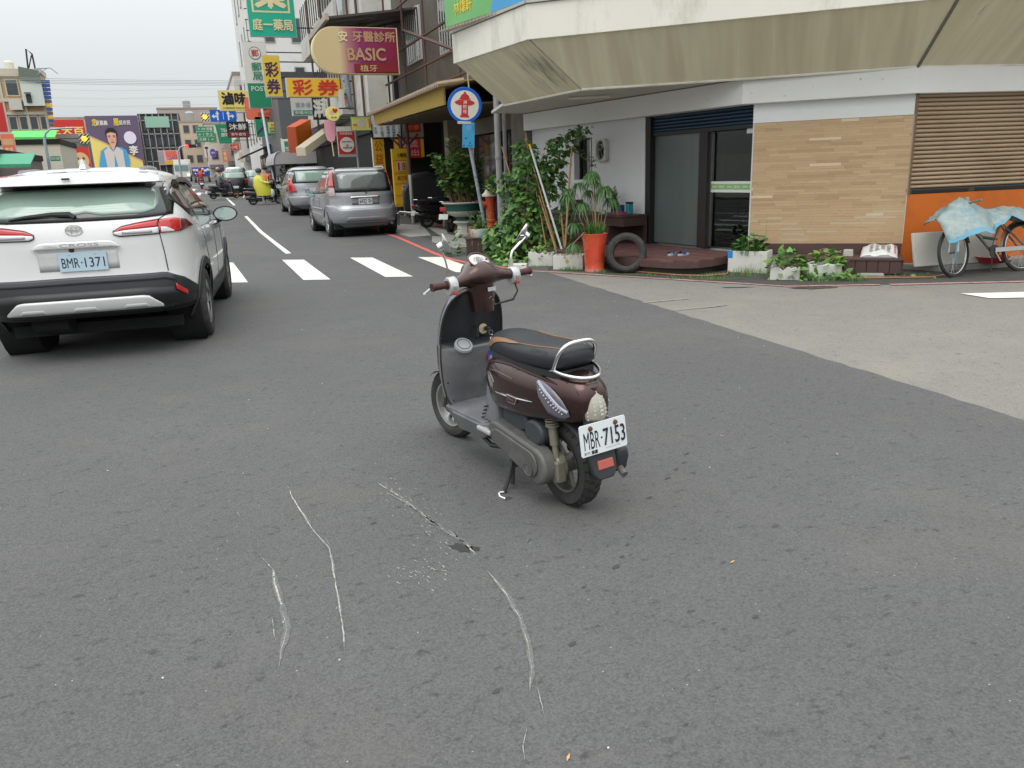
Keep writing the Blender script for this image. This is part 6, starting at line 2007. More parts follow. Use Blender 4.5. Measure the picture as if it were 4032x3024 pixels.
MB().tube([tuple(shield_pt(0.08,0.70,0.0)),tuple(shield_pt(0.08,0.70,0.03)),tuple(shield_pt(0.06,0.655,0.035)),tuple(shield_pt(0.05,0.645,0.02))],0.008,8).build('bag_hook',M_DKP,shield)
ky = thing('key_ring','bunch of keys with blue red edged tag hanging from the scooter ignition','keys',(0,0,0))
ky.matrix_world = Matrix.Identity(4)
SCOM = T(*sco.location) @ RZ(math.radians(10.2)) @ RY(math.radians(-1.6))
kp = lk + Vector((0.018,-0.03,0.005))
ky.matrix_world = SCOM @ T(*kp)
MB().cbox((0,0.0,0),(0.022,0.035,0.024)).build('key_head',M_DKP,ky,smooth=0,bevel=0.006)
MB().tube([(0.008 + 0.012 * math.cos(a),-0.02,-0.018 + 0.012 * math.sin(a)) for a in [2 * PI * i / 14 for i in range(14)]],0.0018,5,closed=True).build('split_ring',M_CHR,ky)
MB().tube([(0.008 + 0.009 * math.sin(i * 1.3),-0.022,-0.03 - i * 0.006) for i in range(9)],0.0025,5).build('chain',M_CHR,ky)
MB().box(-0.008,0.006,-0.028,-0.022,-0.125,-0.075).build('key',M_CHR,ky,smooth=0)
MB().box(0.004,0.016,-0.034,-0.030,-0.118,-0.072).build('key',mat('key_pale',(0.6,0.56,0.45),0.3,metal=0.8),ky,smooth=0)
MB().prism([(-0.022,-0.01),(-0.012,0.0),(0.012,0.0),(0.02,-0.012),(0.02,-0.058),(-0.018,-0.062)],-0.005,0.005,frame((1,0,0),(0,0,1),(0,-1,0),(-0.008,-0.035,-0.105))).build('tag',mat('tag_blue',(0.012,0.05,0.28),0.5),ky,smooth=0,bevel=0.002)
MB().tube([(-0.030,-0.037,-0.115),(-0.027,-0.037,-0.165),(0.01,-0.037,-0.166)],0.003,5).build('tag_edge',mat('tag_red',(0.5,0.03,0.04),0.5),ky)
mb = MB()
for u,z in ((0.78,0.86),(0.93,0.72),(0.96,0.62),(-0.93,0.66),(-0.90,0.42),(-0.80,0.31)):
	p = shield_pt(u * 0.98,z,0.001)
	mb.ball(tuple(p),0.006,8)
o = mb.build('screws',M_BLACKF,shield); o['kind'] = 'stuff'
# headset (turned to the left)
HS = T(0.01,0.735,0.012) @ RZ(math.radians(6)) @ Matrix.Diagonal((0.83,1,1,1)) @ T(0,-0.80,0)
head = MB(HS)
rings = []
for x,hy,hz,cy,cz in ((-0.235,0.027,0.024,0.772,0.955),(-0.20,0.029,0.026,0.775,0.957),(-0.15,0.034,0.031,0.785,0.962),(-0.10,0.052,0.045,0.80,0.968),(-0.065,0.080,0.066,0.815,0.972),(-0.03,0.095,0.078,0.82,0.972),(0,0.098,0.081,0.82,0.972),
						 (0.03,0.095,0.078,0.82,0.972),(0.065,0.080,0.066,0.815,0.972),(0.10,0.052,0.045,0.80,0.968),(0.15,0.034,0.031,0.785,0.962),(0.20,0.029,0.026,0.775,0.957),(0.235,0.027,0.024,0.772,0.955)):
	rings.append([(x,cy + hy * math.cos(2 * PI * i / 24),cz + hz * math.sin(2 * PI * i / 24)) for i in range(24)])
head.loft(rings)
headset = head.build('headset_cowl',M_BRN,sco,smooth=70)
nk = MB(HS)
nk.loft([[(hw * math.copysign(abs(math.cos(2 * PI * i / 24)) ** 0.7,math.cos(2 * PI * i / 24)),cy + hy * math.copysign(abs(math.sin(2 * PI * i / 24)) ** 0.8,math.sin(2 * PI * i / 24)),z) for i in range(24)] for z,hw,hy,cy in ((0.79,0.064,0.06,0.80),(0.86,0.072,0.064,0.80),(0.92,0.080,0.070,0.808),(0.975,0.086,0.085,0.815))])
nk.build('neck_cowl',M_BRN,headset,smooth=60)
DM = HS @ frame((1,0,0),(0,0.80,0.60),(0,-0.60,0.80),(0,0.795,1.046))
dash = MB(DM).lathe([(0,0.008),(0.05,0.007),(0.068,0.0),(0.07,-0.012)],32,Matrix.Diagonal((1,0.72,1,1))).build('dash_dial',mat('dial_cream',(0.50,0.47,0.42),0.15,var=0.2,scale=40,coat=1.0),headset)
MB(DM).lathe([(0.022,0.0095),(0,0.0105)],20,T(-0.008,-0.006,0),cap=False).build('dial_face',mat('dial_grey',(0.16,0.17,0.2),0.2),dash)
MB(DM).tube([(-0.008,-0.006,0.0115),(0.006,0.004,0.0115)],0.0012,4).build('needle',M_WPRINT,dash)
mb = MB(DM)
for i in range(11):
	a = PI * i / 10
	mb.cbox((-0.008 + 0.034 * math.cos(a),-0.006 + 0.026 * math.sin(a),0.0088),(0.004,0.004,0.001))
mb.build('dial_marks',M_INK,dash,smooth=0)
MB(DM).lathe([(0,0.012),(0.007,0.010),(0.008,0.0)],10,T(0.046,-0.006,0)).build('reset_knob',M_BLACKF,dash)
MB(HS).tube([(0.071 * math.cos(a),0.795 + 0.045 * math.sin(a),1.046 + 0.034 * math.sin(a)) for a in [2 * PI * i / 28 for i in range(28)]],0.005,6,closed=True).build('dash_rim',M_BRN,dash)
stk = HS @ frame((1,0,0),(0,0.06,1),(0,-1,0.06),(0.025,0.731,0.905))
MB(stk).box(-0.03,0.03,-0.01,0.01,0,0.002).build('sticker',mat('grey_sticker',(0.36,0.37,0.37),0.5,var=0.2,scale=90),headset,smooth=0)
mb = MB(stk)
for k,(x,y,a,l) in enumerate(((-0.02,-0.04,0.4,0.02),(0.015,-0.03,0.7,0.012),(0.0,-0.055,-0.5,0.018),(0.01,-0.075,-1.0,0.014))):
	mb.cbox((0,0,0.002),(l,0.0015,0.0005),T(x,y,0) @ RZ(a))
mb.build('scuff',mat('scuff_pale',(0.34,0.31,0.30),0.6),headset,smooth=0)
for s in (-1,1):
	sw = MB(HS).loft([[(s * x,0.772 + r * math.cos(2 * PI * i / 16),0.955 + r * 1.25 * math.sin(2 * PI * i / 16) - 0.008) for i in range(16)] for x,r in ((0.205,0.034),(0.21,0.037),(0.255,0.037),(0.26,0.034))]).build('switch_housing',M_ALU,headset,smooth=40)
	MB(HS).cbox((s * 0.232,0.735,0.945),(0.026,0.012,0.016)).build('switch_button',M_STEEL,sw,smooth=0,bevel=0.002)
	MB(HS).cbox((s * 0.232,0.738,0.915),(0.03,0.016,0.018)).build('horn_button',mat('button_red',(0.38,0.06,0.05),0.5),sw,smooth=0,bevel=0.004)
	MB(HS).tube([(s * x,0.772,0.955) for x in (0.255,0.27,0.272,0.355,0.357,0.368)],[0.022,0.022,0.0165,0.018,0.021,0.020],14).build('grip',M_GRIP,headset)
	MB(HS).tube([(s * 0.235,0.80,0.95),(s * 0.28,0.835,0.945),(s * 0.34,0.835,0.935),(s * 0.40,0.80,0.925)],[0.008,0.008,0.007,0.006],8).build('brake_lever',mat('lever_silver',(0.55,0.55,0.54),0.35,metal=0.6),headset)
	MB(HS).ball(tuple((s * 0.40,0.80,0.925)),0.0095,8).build('lever_tip',M_ALU,headset)
MB(HS).tube([(0.225,0.76,0.92),(0.225,0.735,0.87),(0.19,0.74,0.83),(0.12,0.78,0.815),(0.06,0.80,0.80)],[0.005,0.005,0.0075,0.005,0.004],6).build('brake_cable',M_BLACKF,headset)
# mirrors: left stands upright, right has been knocked over
mlb = Vector((-0.235,0.785,0.985))
MB(HS).tube([tuple(mlb),tuple(mlb + Vector((-0.003,0.0,0.045)))],[0.012,0.010],8).build('mirror_boot',mat('mirror_boot',(0.18,0.16,0.13),0.6),headset)
ml1 = mlb + Vector((-0.035,0.01,0.155))
MB(HS).tube([tuple(mlb + Vector((-0.003,0,0.04))),tuple(mlb + Vector((-0.012,0.003,0.09))),tuple(ml1)],0.0055,8).build('mirror_stem',M_CHR,headset)
mdir = Vector((0.76,-0.44,0.40)).normalized()
a1 = mdir.orthogonal().normalized(); a2 = mdir.cross(a1)
MB(HS @ frame(a1,a2,mdir,tuple(ml1 + mdir * 0.02))).lathe([(0,-0.035),(0.020,-0.033),(0.022,-0.005),(0.040,0.010),(0.050,0.018),(0.052,0.023),(0.049,0.025),(0,0.024)],32).build('mirror',M_CHR,headset)
mrb = Vector((0.232,0.785,0.985))
MB(HS).tube([tuple(mrb),tuple(mrb + Vector((0,0.0,0.045)))],[0.014,0.012],8).build('mirror_boot',mat('mirror_boot_grey',(0.36,0.36,0.34),0.5),headset)
mr1 = mrb + Vector((0.165,0.03,0.15))
MB(HS).tube([tuple(mrb + Vector((0,0,0.04))),tuple(mrb + Vector((0.004,0,0.065))),tuple(mrb + Vector((0.02,0.004,0.085))),tuple(mr1)],0.007,8).build('mirror_stem',M_CHR,headset)
mdir = Vector((-0.50,0.60,0.62)).normalized()
a1 = mdir.orthogonal().normalized(); a2 = mdir.cross(a1)
MB(HS @ frame(a1,a2,mdir,tuple(mr1 + mdir * 0.015))).lathe([(0,-0.03),(0.018,-0.028),(0.02,-0.005),(0.043,0.007),(0.054,0.012),(0.056,0.019),(0.053,0.022),(0,0.021)],32).build('mirror',M_CHR,headset)
# drive unit, shock, stand, silencer
cvt = []
for i in range(13):
	a = PI / 2 + PI * i / 12
	cvt.append((0.40 - 0.0 - 0.062 * math.cos(a) * 1.0 * (1),0.275 + 0.062 * math.sin(a)))
cvt = [(0.39 + 0.060 * math.cos(a),0.272 + 0.060 * math.sin(a)) for a in [PI / 2 - PI * i / 12 for i in range(13)]] + [(0.04 + 0.088 * math.cos(a),0.205 + 0.088 * math.sin(a)) for a in [-PI / 2 - PI * i / 12 for i in range(13)]]
CM = frame((0,1,0),(0,0,1),(1,0,0),(0,0,0))
drv = MB(CM).prism(cvt,-0.165,-0.09).build('drive_cover',M_ENG,sco,smooth=30,bevel=0.014,seg=3)
MB(CM).prism([((y - 0.2) * 0.78 + 0.2,(z - 0.24) * 0.72 + 0.238) for y,z in cvt],-0.174,-0.164).build('cover_relief',M_ENG,drv,smooth=30,bevel=0.005)
BDM = frame((0,-1,0),(0,0,1),(-1,0,0),(-0.176,0.075,0.185))
MB(BDM).lathe([(0.037,-0.001),(0.039,0.003),(0.034,0.004),(0.032,0.0015),(0,0.0015)],28,Matrix.Diagonal((1.0,0.78,1,1))).build('cover_badge',M_ENG,drv)
text('K',0.02,0.03,mat('badge_pale',(0.2,0.2,0.19),0.5),drv,BDM @ T(0,0,0.003))
for y,z in ((0.40,0.272),(0.36,0.245)):
	MB(frame((0,-1,0),(0,0,1),(-1,0,0),(-0.165,y,z))).lathe([(0.014,0),(0.012,0.006),(0,0.006)],12).build('cover_boss',M_ENG,drv)
MB(CM).prism([(0.09 + 0.075 * math.cos(a),0.345 + 0.075 * math.sin(a) * 0.8) for a in [2 * PI * i / 18 for i in range(18)]] ,-0.13,-0.05).build('air_box',mat('airbox_blue_grey',(0.045,0.05,0.058),0.5),sco,smooth=30,bevel=0.012)
MB(CM).prism([(0.28 + 0.11 * math.cos(a),0.36 + 0.06 * math.sin(a)) for a in [2 * PI * i / 18 for i in range(18)]],-0.11,0.06).build('air_cleaner',mat('airbox_blue_grey',(0.045,0.05,0.058),0.5),sco,smooth=30,bevel=0.012)
MB(CM).prism([(0.065 * math.cos(a),0.20 + 0.068 * math.sin(a)) for a in [2 * PI * i / 20 for i in range(20)]],-0.095,-0.045).build('gear_case',M_HUBM,sco,smooth=30,bevel=0.008)
MB().cbox((-0.085,-0.04,0.19),(0.05,0.05,0.10)).build('brake_arm',M_HUBM,sco,smooth=0,bevel=0.008)
for y,z in ((-0.055,0.155),(0.05,0.29),(0.075,0.27)):
	MB(frame((0,-1,0),(0,0,1),(-1,0,0),(-0.10,y,z))).lathe([(0.010,0),(0.010,0.014),(0,0.015)],6).build('bolt',M_STEEL,sco,smooth=20)
shk = MB().tube([(-0.085,-0.03,0.23),(-0.085,-0.015,0.33)],0.014,10).build('shock_absorber',M_HUBM,sco)
MB().tube([(-0.085,-0.018,0.31),(-0.085,-0.005,0.40)],0.021,12).build('shock_body',M_HUBM,shk)
cpts = []
for i in range(56):
	q = i / 55
	c = Vector((-0.085,-0.005,0.40)).lerp(Vector((-0.085,0.01,0.45)),q)
	cpts.append((c.x + 0.026 * math.cos(q * 2 * PI * 4),c.y + 0.026 * math.sin(q * 2 * PI * 4),c.z))
MB().tube(cpts,0.0045,5).build('spring',M_HUBM,shk)
MB(T(-0.085,-0.006,0.395)).lathe([(0,0),(0.032,0),(0.032,0.008),(0,0.008)],16).build('spring_seat',M_HUBM,shk)
MB(CM).prism([(0.34,0.16),(0.62,0.16),(0.66,0.22),(0.55,0.27),(0.34,0.30)],-0.085,0.09).build('engine_block',mat('engine_black',(0.02,0.02,0.02),0.6,var=0.3),sco,smooth=0,bevel=0.01)
MB().tube([(-0.06,0.42,0.155),(-0.11,0.52,0.155),(-0.10,0.62,0.17)],0.012,6).build('frame_tube',M_BLACKF,sco)
MB().cbox((-0.165,0.475,0.262),(0.03,0.13,0.022),T(0,0,0)).build('pillion_peg',M_ALU,sco,smooth=0,bevel=0.006)
sd = MB().tube([(-0.09,0.34,0.17),(-0.115,0.315,0.11),(-0.165,0.28,0.06),(-0.20,0.265,0.012)],[0.016,0.013,0.012,0.009],8).build('side_stand',M_BLACKF,sco)
MB().tube([(-0.20,0.265,0.014),(-0.225,0.275,0.012),(-0.235,0.245,0.006),(-0.225,0.20,0.004)],0.006,6).build('stand_foot',M_CHR,sd)
MB().lathe([(0,0),(0.022,0),(0.022,0.02),(0,0.02)],14,T(-0.222,0.195,-0.012) @ RX(0.6)).build('rubber_foot',M_TYRE,sd)
MB().tube([(-0.13,0.30,0.02),(-0.10,0.33,0.10),(0.10,0.33,0.10),(0.13,0.30,0.02)],0.011,6).build('centre_stand',M_BLACKF,sco)
MB(frame((0,1,0),(0,0,1),(1,0,0),(0,0,0))).prism([(-0.235,0.20),(-0.255,0.27),(-0.245,0.315),(-0.10,0.30),(0.14,0.25),(0.14,0.19),(-0.05,0.175)],0.08,0.15).build('silencer',M_DKP,sco,smooth=30,bevel=0.018,seg=3)
MB().tube([(0.105,-0.225,0.225),(0.10,-0.275,0.20)],0.016,10).build('tail_pipe',M_ENG,sco)
# ================================================================= vehicles
M_TRIMB = mat('car_black_plastic',(0.020,0.021,0.024),0.5,var=0.12)
M_CARG = glass_mat('car_glass_dark',(0.25,0.29,0.27),0.16)
M_RGLASS = glass_mat('rear_glass',(0.30,0.36,0.33),0.34)
M_REDL = mat('lamp_red',(0.50,0.012,0.015),0.15,var=0.15,scale=30,coat=1.0)
M_DREDL = mat('lamp_dark_red',(0.13,0.008,0.010),0.15,var=0.1,coat=1.0)
M_WL = mat('lamp_clear',(0.62,0.60,0.60),0.12,var=0.2,scale=40,coat=1.0)
M_ALLOY = mat('alloy',(0.45,0.45,0.46),0.35,metal=0.8,var=0.1)
M_MIRG = mat('mirror_glass',(0.55,0.68,0.66),0.06,metal=0.9,var=0.03)
M_UNDER = mat('underbody',(0.010,0.010,0.010),0.9)
M_CABIN = mat('cabin_dark',(0.03,0.03,0.032),0.9)
class Car:
	"""a car body as stacked plan outlines; rows of (z, y_rear, half_width, y_front), corner exponent"""
	def __init__(self,root,tab,paint,arches,ra,p=5.0,zmin=0.26,zmax=1.6,split=None,bow=0.05):
		self.root,self.tab,self.p,self.bow = root,tab,p,bow
		zs = []
		n = 54
		for i in range(n + 1):
			zs.append(lerp(zmin,zmax,i / n))
		self.na = 96
		mb = MB()
		rows = [[self.pt(2 * PI * k / self.na,z) for k in range(self.na)] for z in zs]
		N = self.na
		vs = [p_ for r_ in rows for p_ in r_]
		fs = []
		for j in range(len(rows) - 1):
			for k in range(N):
				k2 = (k + 1) % N
				q = (j * N + k,j * N + k2,(j + 1) * N + k2,(j + 1) * N + k)
				c = sum((vs[i] for i in q),Vector()) / 4
				side = abs(c.x) > 0.6 * self.hw(c.z)
				if side and any((c.y - ay) ** 2 + (c.z - az) ** 2 < ra * ra for ay,az in arches):
					continue
				fs.append(q)
		fs.append(tuple((len(rows) - 1) * N + k for k in range(N)))
		mb._add(vs,fs)
		self.body = mb.build('body',paint,root,smooth=45,fix=False)
		for ay,az in arches:
			for s in (-1,1):
				w = MB(frame((0,1,0),(0,0,1),(1,0,0),(0,ay,az)))
				x0 = s * (self.hw(az) - 0.02)
				w.lathe([(ra + 0.02,x0),(ra + 0.01,x0 - s * 0.30),(0.02,x0 - s * 0.30)],28,cap=False)
				w.build('wheel_well',M_UNDER,self.body,fix=False)
	def hw(self,z):
		return interp(self.tab,z)[1]
	def pt(self,a,z):
		yr,hw,yf = interp(self.tab,z)
		c,s = math.cos(a),math.sin(a)
		x = math.copysign(abs(c) ** (2 / self.p),c) * hw
		t = math.copysign(abs(s) ** (2 / self.p),s)
		y = (yr + yf) / 2 + t * (yf - yr) / 2
		return Vector((x,y,z))
	def rear(self,x,z,out=0.004):
		yr,hw,yf = interp(self.tab,z)
		u = min(0.999,abs(x) / hw)
		t = (1 - u ** self.p) ** (1 / self.p)
		d = 0.003
		y = (yr + yf) / 2 - t * (yf - yr) / 2
		# outward normal estimated from the plan outline
		gx = u ** (self.p - 1) / hw * (1 if x >= 0 else -1)
		gy = -(t ** (self.p - 1)) / ((yf - yr) / 2)
		n = Vector((gx,gy,0))
		n.normalize()
		return Vector((x,y,z)) + n * out
	def side(self,y,z,s=1,out=0.004):
		yr,hw,yf = interp(self.tab,z)
		v = max(-0.999,min(0.999,(y - (yr + yf) / 2) / ((yf - yr) / 2)))
		x = hw * (1 - abs(v) ** self.p) ** (1 / self.p)
		return Vector((s * (x + out),y,z))
	def rear_patch(self,name,lo,hi,x0,x1,m_,out=0.004,n=24,nz=6,parent=None,thick=0.006):
		"""patch between curves lo(x), hi(x)"""
		rows = []
		for j in range(nz + 1):
			rows.append([tuple(self.rear(lerp(x0,x1,i / n),lerp(lo(lerp(x0,x1,i / n)),hi(lerp(x0,x1,i / n)),j / nz),out)) for i in range(n + 1)])
		o = MB().grid(rows).build(name,m_,parent or self.body,smooth=60,fix=False)
		if thick:
			so = o.modifiers.new('thick','SOLIDIFY'); so.thickness = thick; so.offset = 0
		return o
	def side_patch(self,name,lo,hi,y0,y1,m_,s=1,out=0.004,n=24,nz=6,parent=None,thick=0.006):
		rows = []
		for j in range(nz + 1):
			rows.append([tuple(self.side(lerp(y0,y1,i / n),lerp(lo(lerp(y0,y1,i / n)),hi(lerp(y0,y1,i / n)),j / nz),s,out)) for i in range(n + 1)])
		o = MB().grid(rows).build(name,m_,parent or self.body,smooth=60,fix=False)
		if thick:
			so = o.modifiers.new('thick','SOLIDIFY'); so.thickness = thick; so.offset = 0
		return o
def pl(*pts):
	return lambda x: interp([(a,b) for a,b in pts],x)[0] if False else _lin(pts,x)
def _lin(pts,x):
	if x <= pts[0][0]:
		return pts[0][1]
	for (a,b),(c,d) in zip(pts[:-1],pts[1:]):
		if x <= c:
			return lerp(b,d,(x - a) / (c - a))
	return pts[-1][1]
def car_wheel(root,x,y,R,W,s,spokes=5,face=None):
	M_ = T(x,y,R) @ Y2Z
	w = MB(M_).lathe(tyre_profile(R,W,R * 0.66),40,cap=False).build('wheel',M_TYRE,root,smooth=50)
	q = s
	rim = MB(M_)
	rim.lathe([(R * 0.67,q * W * 0.44),(R * 0.62,q * W * 0.42),(R * 0.58,q * W * 0.1),(0,q * W * 0.02)],36,cap=False)
	rim.build('rim',mat('rim_dark',(0.05,0.05,0.05),0.5),w)
	sp = MB(M_)
	sp.lathe([(R * 0.66,q * W * 0.43),(R * 0.63,q * W * 0.46),(R * 0.60,q * W * 0.42)],36,cap=False)
	sp.lathe([(0,q * W * 0.42),(R * 0.13,q * W * 0.42),(R * 0.15,q * W * 0.3)],16,cap=False)
	for k in range(spokes):
		a = 2 * PI * k / spokes + 0.3
		for d in (-0.11,0.11):
			sp.tube([(R * 0.1 * math.cos(a),R * 0.1 * math.sin(a),q * W * 0.38),(R * 0.61 * math.cos(a + d),R * 0.61 * math.sin(a + d),q * W * 0.40)],R * 0.045,5)
	sp.build('spokes',face or M_ALLOY,w,smooth=40)
	MB(M_).lathe([(R * 0.64,-q * W * 0.42),(0,-q * W * 0.3)],24,cap=False).build('inner_disc',M_UNDER,w)
	return w
# ---- white crossover in front, left
suv = thing('white_car','white crossover car seen from behind with black lower bumper and red tail lamps','car',(-0.97,8.33,0.004),math.radians(-5.6))
M_WHITE_P = mat('pearl_white_paint',(0.70,0.70,0.69),0.25,var=0.02,coat=1.0)
suv_tab = [(0.24,-0.66,0.85,3.40),(0.34,-0.74,0.885,3.48),(0.45,-0.845,0.905,3.53),(0.58,-0.865,0.918,3.55),(0.68,-0.845,0.922,3.54),(0.74,-0.83,0.922,3.52),(0.90,-0.825,0.918,3.45),(1.00,-0.825,0.912,3.15),(1.08,-0.82,0.902,2.75),
		   (1.17,-0.795,0.880,2.35),(1.24,-0.755,0.855,2.15),(1.32,-0.69,0.810,1.92),(1.42,-0.60,0.755,1.62),(1.50,-0.52,0.712,1.35),(1.56,-0.45,0.668,1.10),(1.60,-0.35,0.60,0.92),(1.632,-0.18,0.49,0.72),(1.652,0.05,0.33,0.52)]
sv = Car(suv,suv_tab,M_WHITE_P,[(0,0.34),(2.66,0.34)],0.385,p=5.5,zmin=0.395,zmax=1.652)
hwx = 0.9
# black lower bumper
bump_top = pl((-0.90,0.50),(-0.80,0.66),(-0.66,0.735),(0,0.74),(0.66,0.735),(0.80,0.66),(0.90,0.50))
lowr = sv.rear_patch('rear_bumper',lambda x: 0.385,bump_top,-0.895,0.895,M_TRIMB,0.008,48,12)
sv.rear_patch('bumper_step',lambda x: bump_top(x) - 0.055,lambda x: bump_top(x) - 0.003,-0.72,0.72,mat('step_grey',(0.050,0.052,0.058),0.45),0.018,40,3,lowr)
sv.rear_patch('bumper_recess',lambda x: 0.40,pl((-0.86,0.50),(-0.72,0.60),(-0.5,0.62),(0.5,0.62),(0.72,0.60),(0.86,0.50)),-0.86,0.86,mat('recess_black',(0.010,0.010,0.011),0.4),0.012,40,3,lowr)
sk_hi = pl((-0.60,0.462),(-0.51,0.545),(-0.47,0.555),(0.47,0.555),(0.51,0.545),(0.60,0.462))
skid = sv.rear_patch('skid_plate',lambda x: 0.447,sk_hi,-0.60,0.60,mat('skid_silver',(0.58,0.58,0.57),0.35,metal=0.2,var=0.03),0.03,40,5,lowr,0.03)
for x0 in (-0.40,0.0,0.40):
	sv.rear_patch('skid_notch',lambda x: 0.449,pl((x0 - 0.10,0.45),(x0 - 0.08,0.487),(x0 + 0.08,0.487),(x0 + 0.10,0.45)),x0 - 0.10,x0 + 0.10,mat('skid_notch',(0.46,0.46,0.455),0.4),0.0475,16,2,skid,0.004)
for s in (-1,1):
	sv.rear_patch('fog_reflector',pl((s * 0.75 - 0.035,0.575 if s > 0 else 0.505),(s * 0.75 + 0.035,0.505 if s > 0 else 0.575)),pl((s * 0.75 - 0.035,0.625 if s > 0 else 0.55),(s * 0.75 + 0.035,0.55 if s > 0 else 0.625)),s * 0.75 - 0.035,s * 0.75 + 0.035,M_REDL,0.02,8,3,lowr)
# rear window and black surround
gw_hi = pl((-0.72,1.49),(0,1.50),(0.72,1.49))
surr = sv.rear_patch('window_surround',pl((-0.79,1.225),(-0.5,1.205),(0,1.20),(0.5,1.205),(0.79,1.225)),gw_hi,-0.765,0.765,mat('gloss_black',(0.012,0.012,0.013),0.1,coat=0.5),0.004,36,8)
gl_lo = pl((-0.66,1.32),(-0.63,1.275),(-0.55,1.245),(-0.1,1.243),(0.02,1.255),(0.10,1.27),(0.22,1.245),(0.55,1.25),(0.63,1.275),(0.66,1.32))
gl_hi = pl((-0.66,1.40),(-0.63,1.44),(-0.55,1.465),(0,1.475),(0.55,1.465),(0.63,1.44),(0.66,1.40))
sv.rear_patch('rear_window',gl_lo,gl_hi,-0.66,0.66,mat('rear_glass_sky',(0.26,0.35,0.30),0.08,var=0.04,coat=0.6,spec=0.6),0.0095,40,8,surr)
for k in range(9):
	z = 1.275 + k * 0.02
	MB().tube([tuple(sv.rear(lerp(-0.6,0.6,i / 16),z,0.0135)) for i in range(17)],0.0008,3).build('demister_line',mat('demister',(0.27,0.35,0.31),0.3),surr)
MB().tube([tuple(sv.rear(x,z,0.028)) for x,z in ((0.02,1.235),(-0.02,1.262),(-0.16,1.268),(-0.36,1.255),(-0.48,1.237))],[0.02,0.026,0.02,0.014,0.008],8).build('wiper',M_TRIMB,sv.body)
# spoiler over the window
rows_ = []
for v in range(7):
	q = v / 6
	row = []
	for i in range(25):
		u = i / 24 * 2 - 1
		ph = PI * q
		yc = -0.60 - 0.13 * (1 - u * u * 0.55)
		x = u * (0.735 - 0.05 * q)
		if v <= 2:
			row.append((x,lerp(yc + 0.17,yc,v / 2),lerp(1.495,1.51,v / 2)))
		elif v <= 4:
			row.append((x * 0.995,yc + 0.01 * (v - 2),1.51 + 0.030 * (v - 2) - 0.012 * u * u))
		else:
			row.append((x * 0.96,lerp(yc + 0.03,-0.30,(v - 4) / 2),lerp(1.585,1.622,(v - 4) / 2) - 0.03 * u * u))
	rows_.append(row)
spo = MB().grid(rows_).build('roof_spoiler',M_WHITE_P,sv.body,smooth=50,fix=False)
so = spo.modifiers.new('thick','SOLIDIFY'); so.thickness = 0.012
MB().box(-0.04,0.02,-0.742,-0.73,1.545,1.56).build('wash_nozzle',M_TRIMB,spo,smooth=0)
MB().loft([[(-0.03,0.12,1.64),(0.03,0.12,1.64),(0.03,-0.13,1.64),(-0.03,-0.13,1.64)],[(-0.02,0.02,1.68),(0.02,0.02,1.68),(0.02,-0.10,1.68),(-0.02,-0.10,1.68)],[(-0.005,-0.07,1.725),(0.005,-0.07,1.725),(0.005,-0.11,1.725),(-0.005,-0.11,1.725)]]).build('shark_fin_aerial',M_WHITE_P,sv.body,smooth=30,bevel=0.006)
for s in (-1,1):
	MB().tube([(s * 0.50,-0.15,1.625),(s * 0.50,0.3,1.64),(s * 0.49,0.7,1.63)],0.022,6).build('roof_ditch',mat('ditch_grey',(0.30,0.30,0.31),0.4),sv.body)
# tail lamps, hatch trim, emblem, plate
for s in (-1,1):
	f_ = lambda pts: pl(*sorted([(s * a,b) for a,b in pts]))
	xr = sorted((s * 0.305,s * 0.655))
	bz = f_([(0.305,1.085),(0.345,1.067),(0.655,1.072)])
	md = f_([(0.305,1.10),(0.39,1.112),(0.655,1.125)])
	tp = f_([(0.305,1.105),(0.37,1.14),(0.50,1.165),(0.655,1.185)])
	bz0 = (lambda x,b=bz: b(x) - 0.008); tp0 = (lambda x,t_=tp: t_(x) + 0.008)
	lm = sv.rear_patch('tail_lamp',bz0,tp0,xr[0] - 0.006,xr[1],M_TRIMB,0.006,20,4)
	sv.rear_patch('red_lens',md,tp,xr[0],xr[1] - 0.006,M_REDL,0.012,20,3,lm)
	sv.rear_patch('clear_lens',bz,md,xr[0],xr[1] - 0.006,M_WL,0.012,20,3,lm)
	x2 = sorted((s * 0.37,s * 0.60))
	sv.rear_patch('lens_insert',lambda x: 1.081,lambda x: 1.10,x2[0],x2[1],mat('lens_grey',(0.30,0.29,0.31),0.2),0.0165,8,2,lm,0.003)
	xr = sorted((s * 0.662,s * 0.875))
	bz = f_([(0.662,1.07),(0.80,1.072),(0.875,1.10)])
	tp = f_([(0.662,1.19),(0.76,1.195),(0.84,1.17),(0.875,1.105)])
	lm2 = sv.rear_patch('tail_lamp',bz,tp,xr[0],xr[1],M_REDL,0.010,18,5)
	x3 = sorted((s * 0.80,s * 0.874))
	sv.rear_patch('dark_lens',bz,tp,x3[0],x3[1],M_DREDL,0.0145,10,5,lm2,0.003)
	x4 = sorted((s * 0.668,s * 0.76))
	sv.rear_patch('clear_lens',lambda x: 1.077,f_([(0.668,1.125),(0.71,1.12),(0.76,1.085)]),x4[0],x4[1],M_WL,0.0145,10,3,lm2,0.003)
	MB().tube([tuple(sv.rear(s * x,z,0.002)) for x,z in ((0.765,1.23),(0.70,1.215),(0.66,1.19),(0.658,1.06),(0.672,0.90),(0.68,0.74))],0.004,5).build('hatch_seam',M_TRIMB,sv.body)
garn = sv.rear_patch('plate_garnish',pl((-0.34,0.985),(0.34,0.985)),pl((-0.34,0.99),(-0.29,1.03),(-0.25,1.04),(0.25,1.04),(0.29,1.03),(0.34,0.99)),-0.34,0.34,M_WHITE_P,0.022,24,3,None,0.02)
